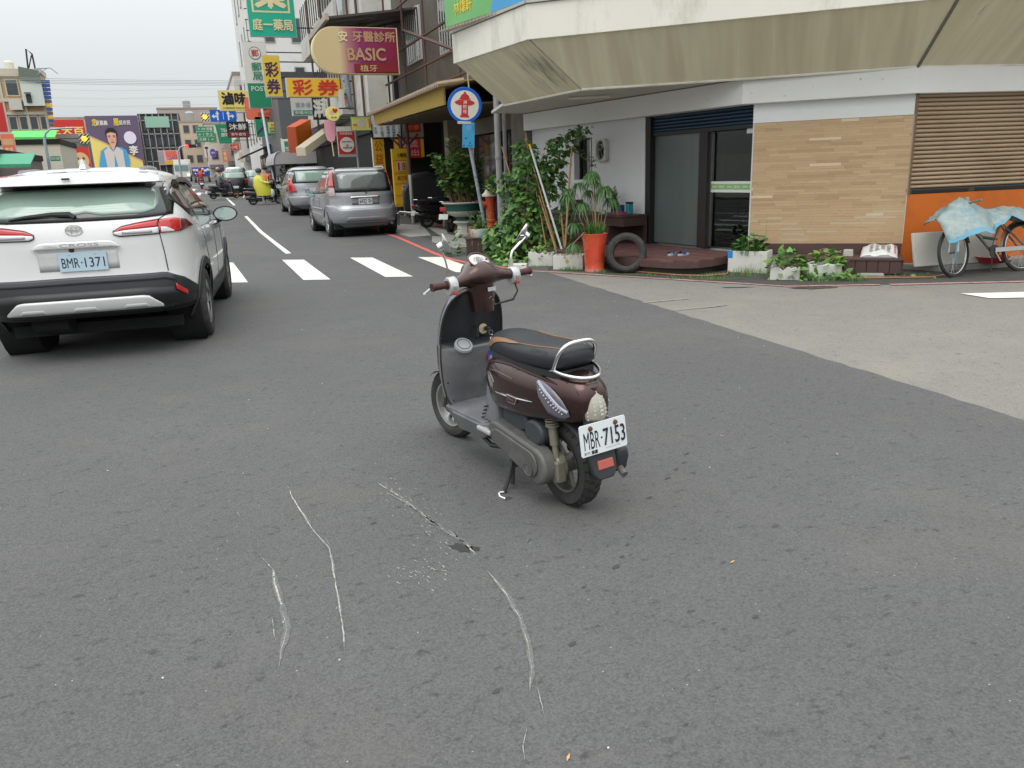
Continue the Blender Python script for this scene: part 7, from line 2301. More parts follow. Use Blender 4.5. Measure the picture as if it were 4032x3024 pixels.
sv.rear_patch('plate_recess',pl((-0.32,0.80),(0.32,0.80)),lambda x: 0.978,-0.31,0.31,mat('recess_white',(0.56,0.56,0.555),0.3,coat=0.6),0.002,20,3,None,0.002)
RF = lambda x,z,o=0.034: frame((1,0,0),(0,0.0,1),(0,-1,0),tuple(sv.rear(x,z,o)))
M_BADGE = mat('badge_chrome',(0.40,0.40,0.41),0.3,metal=0.7)
text('CROSS',0.30,0.028,M_BADGE,garn,RF(0.03,1.013))
text('COROLLA',0.10,0.014,M_BADGE,garn,RF(-0.19,1.008))
EM = RF(0.0,1.13,0.008)
emb = MB(EM).tube([(0.064 * math.cos(a),0.043 * math.sin(a),0) for a in [2 * PI * i / 32 for i in range(32)]],0.006,6,closed=True).build('emblem',M_CHR,sv.body)
MB(EM).tube([(0.022 * math.cos(a),-0.001 + 0.040 * math.sin(a),0.003) for a in [2 * PI * i / 24 for i in range(24)]],0.005,6,closed=True).build('emblem_oval',M_CHR,emb)
MB(EM).tube([(0.052 * math.cos(a),0.018 + 0.020 * math.sin(a),0.003) for a in [2 * PI * i / 24 for i in range(24)]],0.005,6,closed=True).build('emblem_oval',M_CHR,emb)
MB(RF(-0.04,0.972,0.01)).lathe([(0,0.012),(0.018,0.008),(0.022,0)],14).build('camera_lens',M_TRIMB,sv.body)
PM = RF(0.035,0.872,0.012)
lpl = MB(PM).box(-0.188,0.188,-0.08,0.08,0,0.004).build('licence_plate',mat('plate_pale_blue',(0.44,0.57,0.66),0.4,var=0.04),sv.body,smooth=0,bevel=0.002)
text('BMR',0.135,0.082,M_INK,lpl,PM @ T(-0.098,-0.008,0.0055))
text('·',0.013,0.013,M_INK,lpl,PM @ T(-0.012,-0.008,0.0055))
text('1371',0.155,0.082,M_INK,lpl,PM @ T(0.09,-0.008,0.0055))
for x in (-0.1,0.1):
	MB(PM).lathe([(0,0.008),(0.008,0.006),(0.009,0.003)],10,T(x,0.062,0)).build('plate_bolt',M_ALU,lpl)
# side windows, arches, sills, handles, mirrors
for s in (-1,1):
	wl = pl((-0.42,1.36),(-0.28,1.235),(-0.15,1.195),(0.6,1.165),(1.5,1.13),(1.95,1.12))
	wh = pl((-0.42,1.372),(-0.3,1.44),(-0.05,1.485),(0.5,1.515),(1.0,1.50),(1.35,1.42),(1.7,1.28),(1.95,1.14))
	sur = sv.side_patch('window_surround',lambda y: wl(y) - 0.02,lambda y: min(wh(y) + 0.02,1.53),-0.45,1.98,mat('gloss_black',(0.012,0.012,0.013),0.1,coat=0.5),s,0.003,50,5)
	for y0,y1 in ((-0.36,-0.02),(0.03,0.78),(0.86,1.85)):
		sv.side_patch('side_window',lambda y: wl(y) + 0.008,lambda y: wh(y) - 0.01,y0,y1,mat('side_glass_tint',(0.030,0.028,0.024),0.05,var=0.1,coat=1.0,spec=0.8),s,0.0085,24,5,sur)
	MB().tube([tuple(sv.side(y,wh(y) + 0.012,s,0.03)) for y in (0.0,0.4,0.9,1.25)],0.028,6).build('rain_visor',mat('visor_smoke',(0.05,0.045,0.035),0.15),sur)
	for yy,k in ((0.0,0),(2.66,1)):
		ar = MB()
		rr_ = []
		for i in range(21):
			a = lerp(-0.32,PI + 0.32,i / 20)
			row = []
			for r_ in (0.375,0.40,0.44,0.445):
				y_,z_ = yy + r_ * math.cos(a),0.34 + r_ * math.sin(a)
				row.append(tuple(sv.side(y_,max(z_,0.25),s,0.016 if r_ < 0.443 else 0.002)))
			rr_.append(row)
		o = ar.grid(rr_).build('arch_cladding',M_TRIMB,sv.body,smooth=50,fix=False)
		so = o.modifiers.new('thick','SOLIDIFY'); so.thickness = 0.01; so.offset = 0
	sv.side_patch('sill_cladding',lambda y: 0.27,pl((0.36,0.40),(0.5,0.46),(2.2,0.46),(2.3,0.40)),0.40,2.26,M_TRIMB,s,0.010,20,3)
	for ya in (0.42,1.30,2.15):
		MB().tube([tuple(sv.side(ya + dy,z,s,0.0015)) for z,dy in ((0.48,0.02),(0.7,0.0),(0.95,-0.02 if ya > 0.5 else -0.12),(1.15,0.0 if ya > 0.5 else -0.26))],0.0035,5).build('door_seam',M_TRIMB,sv.body)
	for ya in (0.62,1.5):
		MB().tube([tuple(sv.side(ya - 0.11,1.03,s,0.004)),tuple(sv.side(ya - 0.08,1.035,s,0.03)),tuple(sv.side(ya + 0.08,1.04,s,0.03)),tuple(sv.side(ya + 0.11,1.04,s,0.004))],0.013,6).build('door_handle',M_WHITE_P,sv.body)
	mm = T(s * 1.045,1.62,1.12)
	mr_o = MB(mm).loft([[(s * 0.13 * k * math.cos(2 * PI * i / 20) * 1.0,yo,0.082 * k * math.sin(2 * PI * i / 20)) for i in range(20)] for k,yo in ((0.95,-0.03),(1.0,0.0),(0.9,0.06),(0.55,0.11))]).build('door_mirror',M_WHITE_P,sv.body,smooth=60)
	MB(mm).poly([(s * 0.118 * math.copysign(abs(math.cos(a)) ** 0.8,math.cos(a)),-0.0325,0.07 * math.copysign(abs(math.sin(a)) ** 0.8,math.sin(a))) for a in [2 * PI * i / 24 for i in range(24)]]).build('mirror_glass',M_MIRG,mr_o,smooth=0)
	MB(mm).tube([(0.128 * math.cos(a),-0.028,0.08 * math.sin(a)) for a in [2 * PI * i / 28 for i in range(28)]],0.009,6,closed=True).build('mirror_rim',M_TRIMB,mr_o)
	MB(mm).tube([(-s * 0.15,0.05,-0.10),(-s * 0.06,0.03,-0.06)],0.03,8).build('mirror_foot',M_TRIMB,mr_o)
	car_wheel(suv,s * 0.80,0.0,0.34,0.215,s)
	car_wheel(suv,s * 0.80,2.66,0.34,0.215,s)
MB().box(-0.70,0.70,-0.5,3.3,0.2,0.3).build('underbody',M_UNDER,sv.body,smooth=0)
MB().tube([(-0.5,-0.55,0.33),(-0.2,-0.60,0.33)],0.09,10).build('silencer',M_UNDER,sv.body)
MB(frame((1,0,0),(0,0,1),(0,-1,0),(-0.36,-0.55,0.31))).lathe([(0.03,0),(0.035,0.06),(0.028,0.06),(0.02,0.0)],14).build('tail_pipe',M_STEEL,sv.body)
def plain_car(root,tab,paint,WB,R,zb,p=5.0,zmax=1.6,mirror=True,ra=None):
	"""the body, wheels and side glass shared by the parked cars"""
	c = Car(root,tab,paint,[(0,R),(WB,R)],ra or R * 1.14,p,0.24,zmax)
	hw0 = interp(tab,0.6)[1]
	for s in (-1,1):
		for y in (0,WB):
			car_wheel(root,s * (hw0 - 0.105),y,R,0.205,s,6)
		ys_,ye_ = zb['y0'],zb['y1']
		lo = pl(*zb['lo']); hi = pl(*zb['hi'])
		sur = c.side_patch('window_surround',lambda y: lo(y) - 0.015,lambda y: hi(y) + 0.015,ys_,ye_,M_TRIMB,s,0.003,40,5)
		for y0,y1 in zb['panes']:
			c.side_patch('side_window',lambda y: lo(y) + 0.008,lambda y: hi(y) - 0.012,y0,y1,mat('side_glass_sky',(0.13,0.15,0.15),0.05,var=0.5,scale=3,coat=1.0,spec=1.0),s,0.0085,16,5,sur)
		for ya in zb['seams']:
			MB().tube([tuple(c.side(ya,z,s,0.001)) for z in (0.42,0.7,0.95)],0.004,4).build('door_seam',M_TRIMB,c.body)
			MB().tube([tuple(c.side(ya + 0.08,0.90,s,0.004)),tuple(c.side(ya + 0.11,0.905,s,0.028)),tuple(c.side(ya + 0.22,0.91,s,0.028)),tuple(c.side(ya + 0.25,0.91,s,0.004))],0.012,5).build('door_handle',paint,c.body)
		if mirror:
			mm = T(s * (hw0 + 0.08),zb['my'],1.05)
			mo = MB(mm).loft([[(0.115 * k * math.cos(2 * PI * i / 16),yo,0.085 * k * math.sin(2 * PI * i / 16)) for i in range(16)] for k,yo in ((0.95,-0.03),(1.0,0.0),(0.8,0.06),(0.4,0.10))]).build('door_mirror',paint,c.body,smooth=60)
			MB(mm).poly([(0.1 * math.cos(a),-0.0325,0.07 * math.sin(a)) for a in [2 * PI * i / 20 for i in range(20)]]).build('mirror_glass',M_MIRG,mo,smooth=0)
			MB(mm).tube([(-s * 0.16,0.04,-0.08),(-s * 0.05,0.03,-0.04)],0.03,6).build('mirror_foot',paint,mo)
	MB().box(-hw0 + 0.1,hw0 - 0.1,tab[0][1] + 0.05,tab[0][3] - 0.1,0.2,0.3).build('underbody',M_UNDER,c.body,smooth=0)
	return c
M_SILV = mat('silver_paint',(0.36,0.365,0.385),0.3,metal=0.45,var=0.03,coat=0.8)
# ---- silver compact SUV parked by the kerb
xt = thing('silver_suv','silver boxy SUV with tall red rear pillar lamps parked by the red kerb line','car',(3.745,20.35,0.004),math.radians(1.2))
xt_tab = [(0.24,-0.62,0.80,3.35),(0.34,-0.74,0.845,3.46),(0.48,-0.80,0.875,3.52),(0.66,-0.80,0.882,3.52),(0.745,-0.75,0.882,3.50),(0.76,-0.735,0.88,3.48),(0.95,-0.725,0.872,3.35),(1.02,-0.72,0.862,2.75),(1.10,-0.70,0.848,2.25),(1.25,-0.655,0.808,1.95),
		  (1.40,-0.60,0.765,1.68),(1.52,-0.545,0.735,1.42),(1.60,-0.50,0.70,1.2),(1.645,-0.43,0.63,1.0),(1.67,-0.25,0.50,0.8),(1.68,0.0,0.35,0.6)]
xz = dict(y0=-0.42,y1=2.0,lo=((-0.45,1.14),(0.2,1.09),(1.9,1.05),(2.0,1.06)),hi=((-0.45,1.42),(-0.3,1.54),(0.9,1.56),(1.3,1.50),(1.75,1.25),(2.0,1.08)),panes=((-0.34,0.12),(0.18,0.86),(0.94,1.8)),seams=(0.88,1.85),my=1.72)
xc = plain_car(xt,xt_tab,M_SILV,2.62,0.345,xz,5.0,1.68)
xs = xc.rear_patch('window_surround',pl((-0.72,1.09),(0.72,1.09)),pl((-0.62,1.605),(0.62,1.605)),-0.72,0.72,mat('gloss_black',(0.012,0.012,0.013),0.1,coat=0.5),0.005,30,6)
xc.rear_patch('rear_window',pl((-0.60,1.17),(-0.52,1.14),(0.52,1.14),(0.60,1.17)),pl((-0.58,1.52),(-0.5,1.555),(0.5,1.555),(0.58,1.52)),-0.60,0.60,mat('rear_glass_dim',(0.10,0.115,0.11),0.06,var=0.6,scale=2.5,coat=1.0,spec=1.0),0.0105,30,6,xs)
MB().tube([tuple(xc.rear(x,z,0.02)) for x,z in ((0.02,1.06),(0.06,1.13),(0.25,1.16),(0.48,1.155))],[0.014,0.012,0.008,0.006],6).build('wiper',M_TRIMB,xc.body)
for s in (-1,1):
	xs_ = sorted((s * 0.655,s * 0.80))
	hi_ = pl(*sorted([(s * 0.655,1.62),(s * 0.72,1.60),(s * 0.80,1.30)])); lo_ = pl(*sorted([(s * 0.655,1.26),(s * 0.80,1.26)]))
	rows_ = []
	for j in range(13):
		z = lerp(1.02,1.62,j / 12)
		w0 = interp([(1.02,0.70),(1.3,0.70),(1.62,0.66)],z)[0]
		w1 = xc.hw(z) * 0.985
		rows_.append([tuple(xc.rear(s * lerp(w0,w1,i / 6),z,0.012)) for i in range(7)])
	red = MB().grid(rows_[4:]).build('tail_lamp',M_REDL,xc.body,smooth=60,fix=False)
	MB().grid(rows_[:5]).build('clear_lens',mat('lens_pinkish',(0.42,0.30,0.30),0.15,coat=1.0),red,smooth=60,fix=False)
	for r__ in (rows_,):
		so = red.modifiers.new('thick','SOLIDIFY'); so.thickness = 0.012
	xc.rear_patch('bumper_reflector',lambda x: 0.475,lambda x: 0.50,s * 0.64 - 0.06,s * 0.64 + 0.06,mat('dull_red_lamp',(0.20,0.02,0.03),0.3),0.012,6,2)
xc.rear_patch('rear_bumper',lambda x: 0.32,pl((-0.86,0.79),(-0.70,0.79),(-0.62,0.70),(0.62,0.70),(0.70,0.79),(0.86,0.79)),-0.865,0.865,mat('bumper_silver',(0.32,0.325,0.345),0.35,metal=0.4,var=0.03),0.028,40,8)
xc.rear_patch('bumper_inset',lambda x: 0.385,pl((-0.52,0.40),(-0.47,0.49),(0.47,0.49),(0.52,0.40)),-0.52,0.52,mat('inset_grey',(0.26,0.262,0.275),0.4,metal=0.3),0.036,20,3)
xc.rear_patch('plate_recess',lambda x: 0.785,pl((-0.36,0.96),(0.36,0.96)),-0.34,0.34,mat('recess_silver',(0.27,0.275,0.285),0.35,metal=0.4),0.006,20,3)
xc.rear_patch('chrome_bar',lambda x: 0.945,lambda x: 0.985,-0.36,0.36,M_CHR,0.025,20,2,None,0.02)
XR = lambda x,z,o: frame((1,0,0),(0,0,1),(0,-1,0),tuple(xc.rear(x,z,o)))
px_ = MB(XR(0,0.868,0.014)).box(-0.17,0.17,-0.075,0.075,0,0.004).build('licence_plate',mat('plate_white_car',(0.62,0.64,0.66),0.4),xc.body,smooth=0,bevel=0.002)
text('6432',0.175,0.10,M_INK,px_,XR(-0.06,0.865,0.0195),bold=0.01)
text('Q6',0.085,0.10,M_INK,px_,XR(0.105,0.865,0.0195),bold=0.01)
MB(XR(0.05,1.035,0.006)).tube([(0.03 * math.cos(2 * PI * i / 16),0.026 * math.sin(2 * PI * i / 16),0) for i in range(16)],0.006,5,closed=True).build('emblem',M_CHR,xc.body)
for s in (-1,1):
	MB().tube([(s * 0.62,-0.30,1.64),(s * 0.62,-0.15,1.685),(s * 0.61,0.7,1.685),(s * 0.60,0.85,1.64)],0.018,6).build('roof_rail',M_SILV,xc.body)
	xc.side_patch('door_moulding',lambda y: 0.66,lambda y: 0.70,0.45,2.2,M_SILV,s,0.016,12,2)
	MB().tube([tuple(xc.side(0.395 * math.cos(a),0.345 + 0.395 * math.sin(a),s,0.006)) for a in [lerp(-0.1,PI + 0.1,i / 16) for i in range(17)]],0.012,5).build('arch_lip',M_SILV,xc.body)
MB().tube([(-0.3,-0.55,0.27),(0.45,-0.55,0.27)],0.085,10).build('silencer',M_UNDER,xc.body)
MB().tube([(0.62,-0.6,0.30),(0.62,-0.79,0.30)],0.035,10).build('tail_pipe',M_ENG,xc.body)
# ---- silver people carrier ahead of it
inn = thing('silver_minivan','silver people carrier with triangular red tail lamps parked in front of the boxy SUV','car',(3.85,30.6,0.125),math.radians(0.5))
in_tab = [(0.24,-0.68,0.80,3.45),(0.34,-0.82,0.85,3.55),(0.5,-0.88,0.875,3.6),(0.7,-0.88,0.882,3.58),(0.85,-0.85,0.88,3.5),(0.98,-0.84,0.872,3.25),(1.08,-0.82,0.86,2.75),(1.2,-0.78,0.83,2.4),(1.4,-0.69,0.775,1.95),(1.58,-0.58,0.72,1.45),(1.68,-0.50,0.66,1.1),(1.73,-0.38,0.55,0.8),(1.755,0,0.38,0.5)]
iz = dict(y0=-0.6,y1=2.3,lo=((-0.6,1.2),(2.2,1.05),(2.3,1.06)),hi=((-0.6,1.4),(-0.45,1.56),(1.0,1.62),(1.6,1.48),(2.3,1.09)),panes=((-0.5,0.2),(0.26,1.0),(1.08,2.1)),seams=(0.98,2.0),my=1.95)
ic = plain_car(inn,in_tab,M_SILV,2.75,0.33,iz,4.2,1.755)
is_ = ic.rear_patch('window_surround',pl((-0.70,1.16),(0.70,1.16)),pl((-0.60,1.64),(0.60,1.64)),-0.70,0.70,M_TRIMB,0.005,24,6)
ic.rear_patch('rear_window',lambda x: 1.2,lambda x: 1.58,-0.58,0.58,mat('rear_glass_sky',(0.34,0.43,0.38),0.06),0.0105,24,6,is_)
for s in (-1,1):
	rows_ = []
	for j in range(9):
		z = lerp(0.84,1.34,j / 8)
		w0 = lerp(0.60,0.74,j / 8); w1 = ic.hw(z) * 0.985
		rows_.append([tuple(ic.rear(s * lerp(w0,max(w1,w0 + 0.02),i / 5),z,0.012)) for i in range(6)])
	o = MB().grid(rows_).build('tail_lamp',M_REDL,ic.body,smooth=60,fix=False)
	so = o.modifiers.new('thick','SOLIDIFY'); so.thickness = 0.012
ic.rear_patch('rear_bumper',lambda x: 0.34,lambda x: 0.70,-0.86,0.86,mat('bumper_silver',(0.32,0.325,0.345),0.35,metal=0.4,var=0.03),0.025,30,6)
ic.rear_patch('plate_recess',lambda x: 0.82,lambda x: 1.0,-0.32,0.32,mat('recess_silver',(0.27,0.275,0.285),0.35,metal=0.4),0.006,12,3)
MB(frame((1,0,0),(0,0,1),(0,-1,0),tuple(ic.rear(0,0.9,0.012)))).box(-0.17,0.17,-0.07,0.07,0,0.004).build('licence_plate',mat('plate_white_car',(0.62,0.64,0.66),0.4),ic.body,smooth=0)
# ---- black hatchback waiting further on, a white car roof beyond it, and a silver car at the kerb
M_BLKP = mat('black_paint',(0.014,0.015,0.018),0.25,coat=1.0,var=0.1)
hb_tab = [(0.24,-0.5,0.76,3.2),(0.34,-0.60,0.80,3.3),(0.5,-0.66,0.835,3.35),(0.7,-0.66,0.84,3.33),(0.9,-0.64,0.835,3.1),(1.0,-0.62,0.82,2.6),(1.15,-0.56,0.78,2.1),(1.35,-0.46,0.70,1.65),(1.45,-0.38,0.64,1.3),(1.5,-0.2,0.5,1.0),(1.52,0,0.38,0.7)]
hz_ = dict(y0=-0.35,y1=1.9,lo=((-0.35,1.1),(1.9,1.02)),hi=((-0.35,1.25),(-0.1,1.4),(1.0,1.42),(1.9,1.05)),panes=((-0.25,0.7),(0.8,1.8)),seams=(0.75,),my=1.6)
for nm,lab,loc,paint,rear in (('black_car','small black hatchback with red tail lamps waiting beside the gold wheeled motor scooter',(1.97,51.6,0.515),M_BLKP,1),('parked_car','silver car parked at the kerb right of the black hatchback',(3.5,54.5,0.568),M_SILV,1),('white_van','white car whose pale roof shows above the black hatchback',(2.5,62.0,0.707),M_WHITE_P,1)):
	cr = thing(nm,lab,'car',loc,math.radians(0.5))
	cc = plain_car(cr,hb_tab if nm != 'white_van' else [(z * 1.12,a,b,c) for z,a,b,c in hb_tab],paint,2.45,0.31,hz_ if nm != 'white_van' else dict(y0=-0.35,y1=1.9,lo=((-0.35,1.22),(1.9,1.15)),hi=((-0.35,1.4),(-0.1,1.57),(1.0,1.59),(1.9,1.18)),panes=((-0.25,0.7),(0.8,1.8)),seams=(0.75,),my=1.6),4.5,1.52 if nm != 'white_van' else 1.70)
	k_ = 1.12 if nm == 'white_van' else 1
	cc.rear_patch('rear_window',lambda x: 1.06 * k_,lambda x: 1.40 * k_,-0.58,0.58,mat('rear_glass_sky',(0.34,0.43,0.38),0.06),0.006,16,5)
	for s in (-1,1):
		x_ = sorted((s * 0.58,s * 0.79))
		cc.rear_patch('tail_lamp',lambda x: 0.78 * k_,lambda x: 1.02 * k_,x_[0],x_[1],M_REDL if nm != 'black_car' else M_REDL,0.012,8,3)
	MB(frame((1,0,0),(0,0,1),(0,-1,0),tuple(cc.rear(0,0.55,0.02)))).box(-0.17,0.17,-0.07,0.07,0,0.004).build('licence_plate',mat('plate_white_car',(0.62,0.64,0.66),0.4),cc.body,smooth=0)
# ================================================================= the street beyond: buildings, signs, riders
def flat(name,rgb,rough=0.5,**k):
	k.setdefault('var',0.06)
	return mat(name,L(*rgb),rough,**k)
S_ = {k: flat('sign_' + k,c) for k,c in dict(teal=(20,165,135),cream=(222,205,160),white=(215,215,212),green=(30,130,95),yellow=(225,195,60),amber=(222,175,45),purple=(75,40,85),red=(185,30,40),crimson=(120,15,40),orange=(222,110,80),
	 dorange=(190,95,25),black=(28,27,30),maroon=(125,30,38),blue=(20,60,190),navy=(50,80,140),pink=(235,165,180),lgreen=(75,160,75),tan=(200,165,120),plum=(95,80,105),khaki=(222,200,110),grey=(150,150,150),skin=(215,165,140),sky=(70,150,200),dgrey=(70,70,72),violet=(105,70,170),signal=(40,140,100),lyellow=(232,224,130)).items()}
M_FRAMEM = flat('sign_frame_grey',(190,190,188),0.5)
M_RUSTY = flat('rusty_steel',(85,62,55),0.7,var=0.3)
M_DSTEEL = flat('dark_steel',(52,50,50),0.6)
def sign(label,x0,x1,z0,z1,y,bg,texts=(),edge=M_FRAMEM,th=0.16,round_=None,wall=None,name='shop_sign',cat='sign'):
	"""a box sign facing down the street; texts are (string, cx, cy, w, h, material, bold) in fractions of the face"""
	w,h = x1 - x0,z1 - z0
	t = thing(name,label,cat,((x0 + x1) / 2,y,z0))
	F = frame((1,0,0),(0,0,1),(0,-1,0),(0,0,h / 2))
	if round_ == 'left':
		pts = [(-w / 2 + h / 2 + h / 2 * math.cos(a),h / 2 * math.sin(a)) for a in [PI / 2 + PI * i / 18 for i in range(19)]] + [(w / 2,-h / 2),(w / 2,h / 2)]
	elif round_ == 'disc':
		pts = [(w / 2 * math.cos(2 * PI * i / 28),h / 2 * math.sin(2 * PI * i / 28)) for i in range(28)]
	elif round_ == 'all':
		r_ = min(w,h) * 0.14
		pts = [(sx * (w / 2 - r_) + r_ * math.cos(a0 + PI / 2 * i / 4),sy * (h / 2 - r_) + r_ * math.sin(a0 + PI / 2 * i / 4)) for sx,sy,a0 in ((1,1,0),(-1,1,PI / 2),(-1,-1,PI),(1,-1,1.5 * PI)) for i in range(5)]
	elif round_ == 'cup':
		pts = [(-w * 0.36,-h / 2),(w * 0.36,-h / 2),(w / 2,h / 2),(-w / 2,h / 2)]
	else:
		pts = [(-w / 2,-h / 2),(w / 2,-h / 2),(w / 2,h / 2),(-w / 2,h / 2)]
	MB(F).prism(pts,-th,0).build('case',edge,t,smooth=0)
	k = 1 - 0.06 * min(1,0.6 / min(w,h))
	MB(F).prism([(a * k,b * k) for a,b in pts],0.0,0.012).build('face',bg,t,smooth=0)
	for qi,q in enumerate(texts):
		s,cx,cy,tw,thh,m_ = q[:6]
		b = q[6] if len(q) > 6 else 0.02
		M_ = F @ T(cx * w,cy * h,0.02 + 0.006 * qi * (1 + y / 60))
		if s == '#':
			MB(M_).cbox((0,0,-0.003),(tw * w,thh * h,0.006)).build('panel',m_,t,smooth=0)
		elif s == '@':
			MB(M_).lathe([(0,0.002),(1,0.002)],28,Matrix.Diagonal((tw * w / 2,thh * h / 2,1,1)),cap=False).build('disc',m_,t,smooth=0)
		elif s == '$':
			MB(M_).poly([(px_ * w,py_ * h,0.0) for px_,py_ in b]).build('shape',m_,t,smooth=0,fix=False)
		else:
			if len(s) > 1 and '|' in s:
				cs = s.split('|')
				for i,c in enumerate(cs):
					text(c,tw * w,thh * h / len(cs) * 0.86,m_,t,M_ @ T(0,thh * h * (0.5 - (i + 0.5) / len(cs)),0),bold=b)
			else:
				text(s,tw * w,thh * h,m_,t,M_,bold=b)
	if wall is not None:
		mb = MB()
		for zz in (h * 0.15,h * 0.85):
			mb.tube([(w / 2,th / 2,zz),(wall - (x0 + x1) / 2,th / 2,zz)],0.03,5)
		mb.build('bracket',M_DSTEEL,t)
	return t
def arrow(pts):
	return ('$',0,0,0,0,S_['white'],pts)
sign('teal pharmacy sign with a giant cream character in a rounded square',2.72,4.62,7.18,9.75,36,S_['teal'],(('#',0,0.16,0.80,0.60,S_['cream']),('#',0,0.16,0.72,0.54,S_['teal']),('藥',0,0.17,0.62,0.46,S_['cream'],0.05),('庭一藥局',0,-0.32,0.84,0.17,S_['cream'],0.02)),wall=6.0)
sign('tall white and green post office sign with a round red emblem',2.88,4.02,5.0,8.2,44,S_['white'],(('@',0,0.33,0.52,0.19,S_['navy']),('@',0,0.33,0.47,0.17,S_['white']),('郵',0,0.33,0.3,0.1,S_['red'],0.02),('郵|局',0,0.06,0.42,0.28,S_['green'],0.02),('#',0,-0.3,0.94,0.36,S_['green']),('POST',0,-0.2,0.66,0.07,S_['white'],0.02)),wall=6.0)
sign('upright yellow lottery sign with purple brush strokes',3.42,4.2,5.18,7.02,40,S_['yellow'],(('彩|券',0,-0.04,0.76,0.80,S_['purple'],0.03),('$',0,0,0,0,S_['red'],[(0.22,0.22),(0.30,0.24),(0.30,0.12),(0.22,0.12)])),wall=6.0)
sign('long amber lottery sign with two red characters',3.72,6.02,4.62,5.36,34,S_['amber'],(('彩',-0.22,0,0.34,0.78,S_['red'],0.03),('券',0.22,0,0.36,0.78,S_['red'],0.03)),wall=7.0)
M_GRAD = bpy.data.materials.new('faded_magenta')
M_GRAD.use_nodes = True
nt_ = M_GRAD.node_tree
tc_ = nt_.nodes.new('ShaderNodeTexCoord'); sx_ = nt_.nodes.new('ShaderNodeSeparateXYZ'); cr_ = nt_.nodes.new('ShaderNodeValToRGB'); ad_ = nt_.nodes.new('ShaderNodeTexNoise')
nt_.links.new(tc_.outputs['Generated'],sx_.inputs[0]); nt_.links.new(sx_.outputs['X'],cr_.inputs[0])
nt_.links.new(cr_.outputs[0],nt_.nodes['Principled BSDF'].inputs['Base Color'])
cr_.color_ramp.elements[0].color,cr_.color_ramp.elements[1].color = L(196,175,130),L(125,12,50)
for p_,c_ in ((0.30,L(200,180,135)),(0.40,L(170,110,120)),(0.55,L(130,35,90))):
	e_ = cr_.color_ramp.elements.new(p_); e_.color = c_
sign('round ended faded cream and magenta dental clinic sign with pale letters',3.45,5.95,4.34,5.6,24,M_GRAD,(('牙醫診所',0.22,0.30,0.50,0.22,flat('faded_gold',(178,140,108)),0.03),('安',-0.14,0.30,0.10,0.22,S_['cream'],0.03),('BASIC',0.12,-0.08,0.44,0.26,flat('faded_gold',(178,140,108)),0.04),('#',0.22,-0.38,0.52,0.18,S_['maroon']),('植牙',0.13,-0.38,0.2,0.14,S_['tan'],0.01)),round_='left',edge=S_['cream'],th=0.3)
sign('pale yellow braised food sign with thick black characters',2.0,4.1,6.28,7.68,62,S_['khaki'],(('滷味',0.0,0.1,0.78,0.58,S_['black'],0.05),('訂購專線 0968-894',0,-0.36,0.76,0.10,S_['black'],0)),wall=6)
sign('orange rounded sign with a pale flower and black characters',3.38,5.32,5.27,6.66,56,S_['orange'],(('@',-0.28,0.12,0.26,0.36,S_['tan']),('@',-0.28,0.12,0.22,0.30,S_['orange']),('@',-0.28,0.12,0.14,0.2,S_['cream']),('橘町',0.18,0.14,0.46,0.44,S_['black'],0.01),('日職人の手作',0.15,-0.26,0.52,0.15,S_['black'],0.01)),round_='all',edge=S_['dorange'],wall=6)
ba = sign('blue overhead lane sign with two branching white arrows',1.46,3.44,6.08,7.0,70,S_['blue'],tuple(arrow([(o_ + sg * x,y) for x,y in ((-0.03,-0.38),(0.03,-0.38),(0.03,-0.12),(0.13,-0.12),(0.13,-0.26),(0.23,-0.05),(0.13,0.16),(0.13,0.02),(0.03,0.02),(0.03,0.12),(0.08,0.12),(0.0,0.42),(-0.08,0.12),(-0.03,0.12))]) for o_,sg in ((-0.22,-1),(0.2,1))) + (('#',0,0,0.02,0.66,S_['white']),),edge=S_['blue'],th=0.05,name='lane_sign')
def flasher(label,x,y,z,s):
	t = thing('flashing_beacon',label,'traffic light',(x,y,z))
	MB().cbox((0,0,0),(s,0.08,s)).build('backboard',S_['white'],t,smooth=0)
	mb = MB(frame((1,0,0),(0,0,1),(0,-1,0),(0,-0.041,0)))
	h = s / 2
	for k in range(-2,3):
		o_ = k * s * 0.36
		pg = clip(clip(clip(clip([(-s + o_,-s),(-s + o_ + s * 0.17,-s),(s + o_ + s * 0.17,s),(s + o_,s)],1,0,h,True),1,0,-h,False),0,1,h,True),0,1,-h,False)
		if len(pg) > 2:
			mb.prism(pg,0,0.006)
	mb.build('stripes',S_['black'],t,smooth=0)
	MB(frame((1,0,0),(0,0,1),(0,-1,0),(0,-0.05,0))).lathe([(s * 0.27,0),(s * 0.27,0.05),(s * 0.2,0.09),(0,0.1)],20).build('lens',mat('amber_lit',(1.0,0.45,0.02),0.3,var=0,emit=1.6),t)
	return t
flasher('lit amber beacon on a black striped board left of the blue lane sign',1.05,70,6.45,0.62)
flasher('lit amber beacon on a striped board over the left side of the street',-7.42,66,4.76,0.66)
mast = thing('signal_mast','grey mast with a long arm carrying the blue lane sign','pole',(5.2,70.4,rise(70)))
MB().tube([(0,0,0),(0,0,5.7),(-0.3,0,6.0),(-4.5,0,5.9)],[0.11,0.09,0.08,0.05],10).build('pole',M_GALV,mast)
sign('black and dark red seafood sign with white characters',2.3,3.82,4.45,5.55,62,S_['black'],(('#',0,-0.3,0.92,0.34,S_['maroon']),('沐鮮',0,0.17,0.78,0.40,S_['white'],0.02),('早午食坊',0,-0.3,0.66,0.20,S_['white'],0.01)),edge=S_['black'],wall=5)
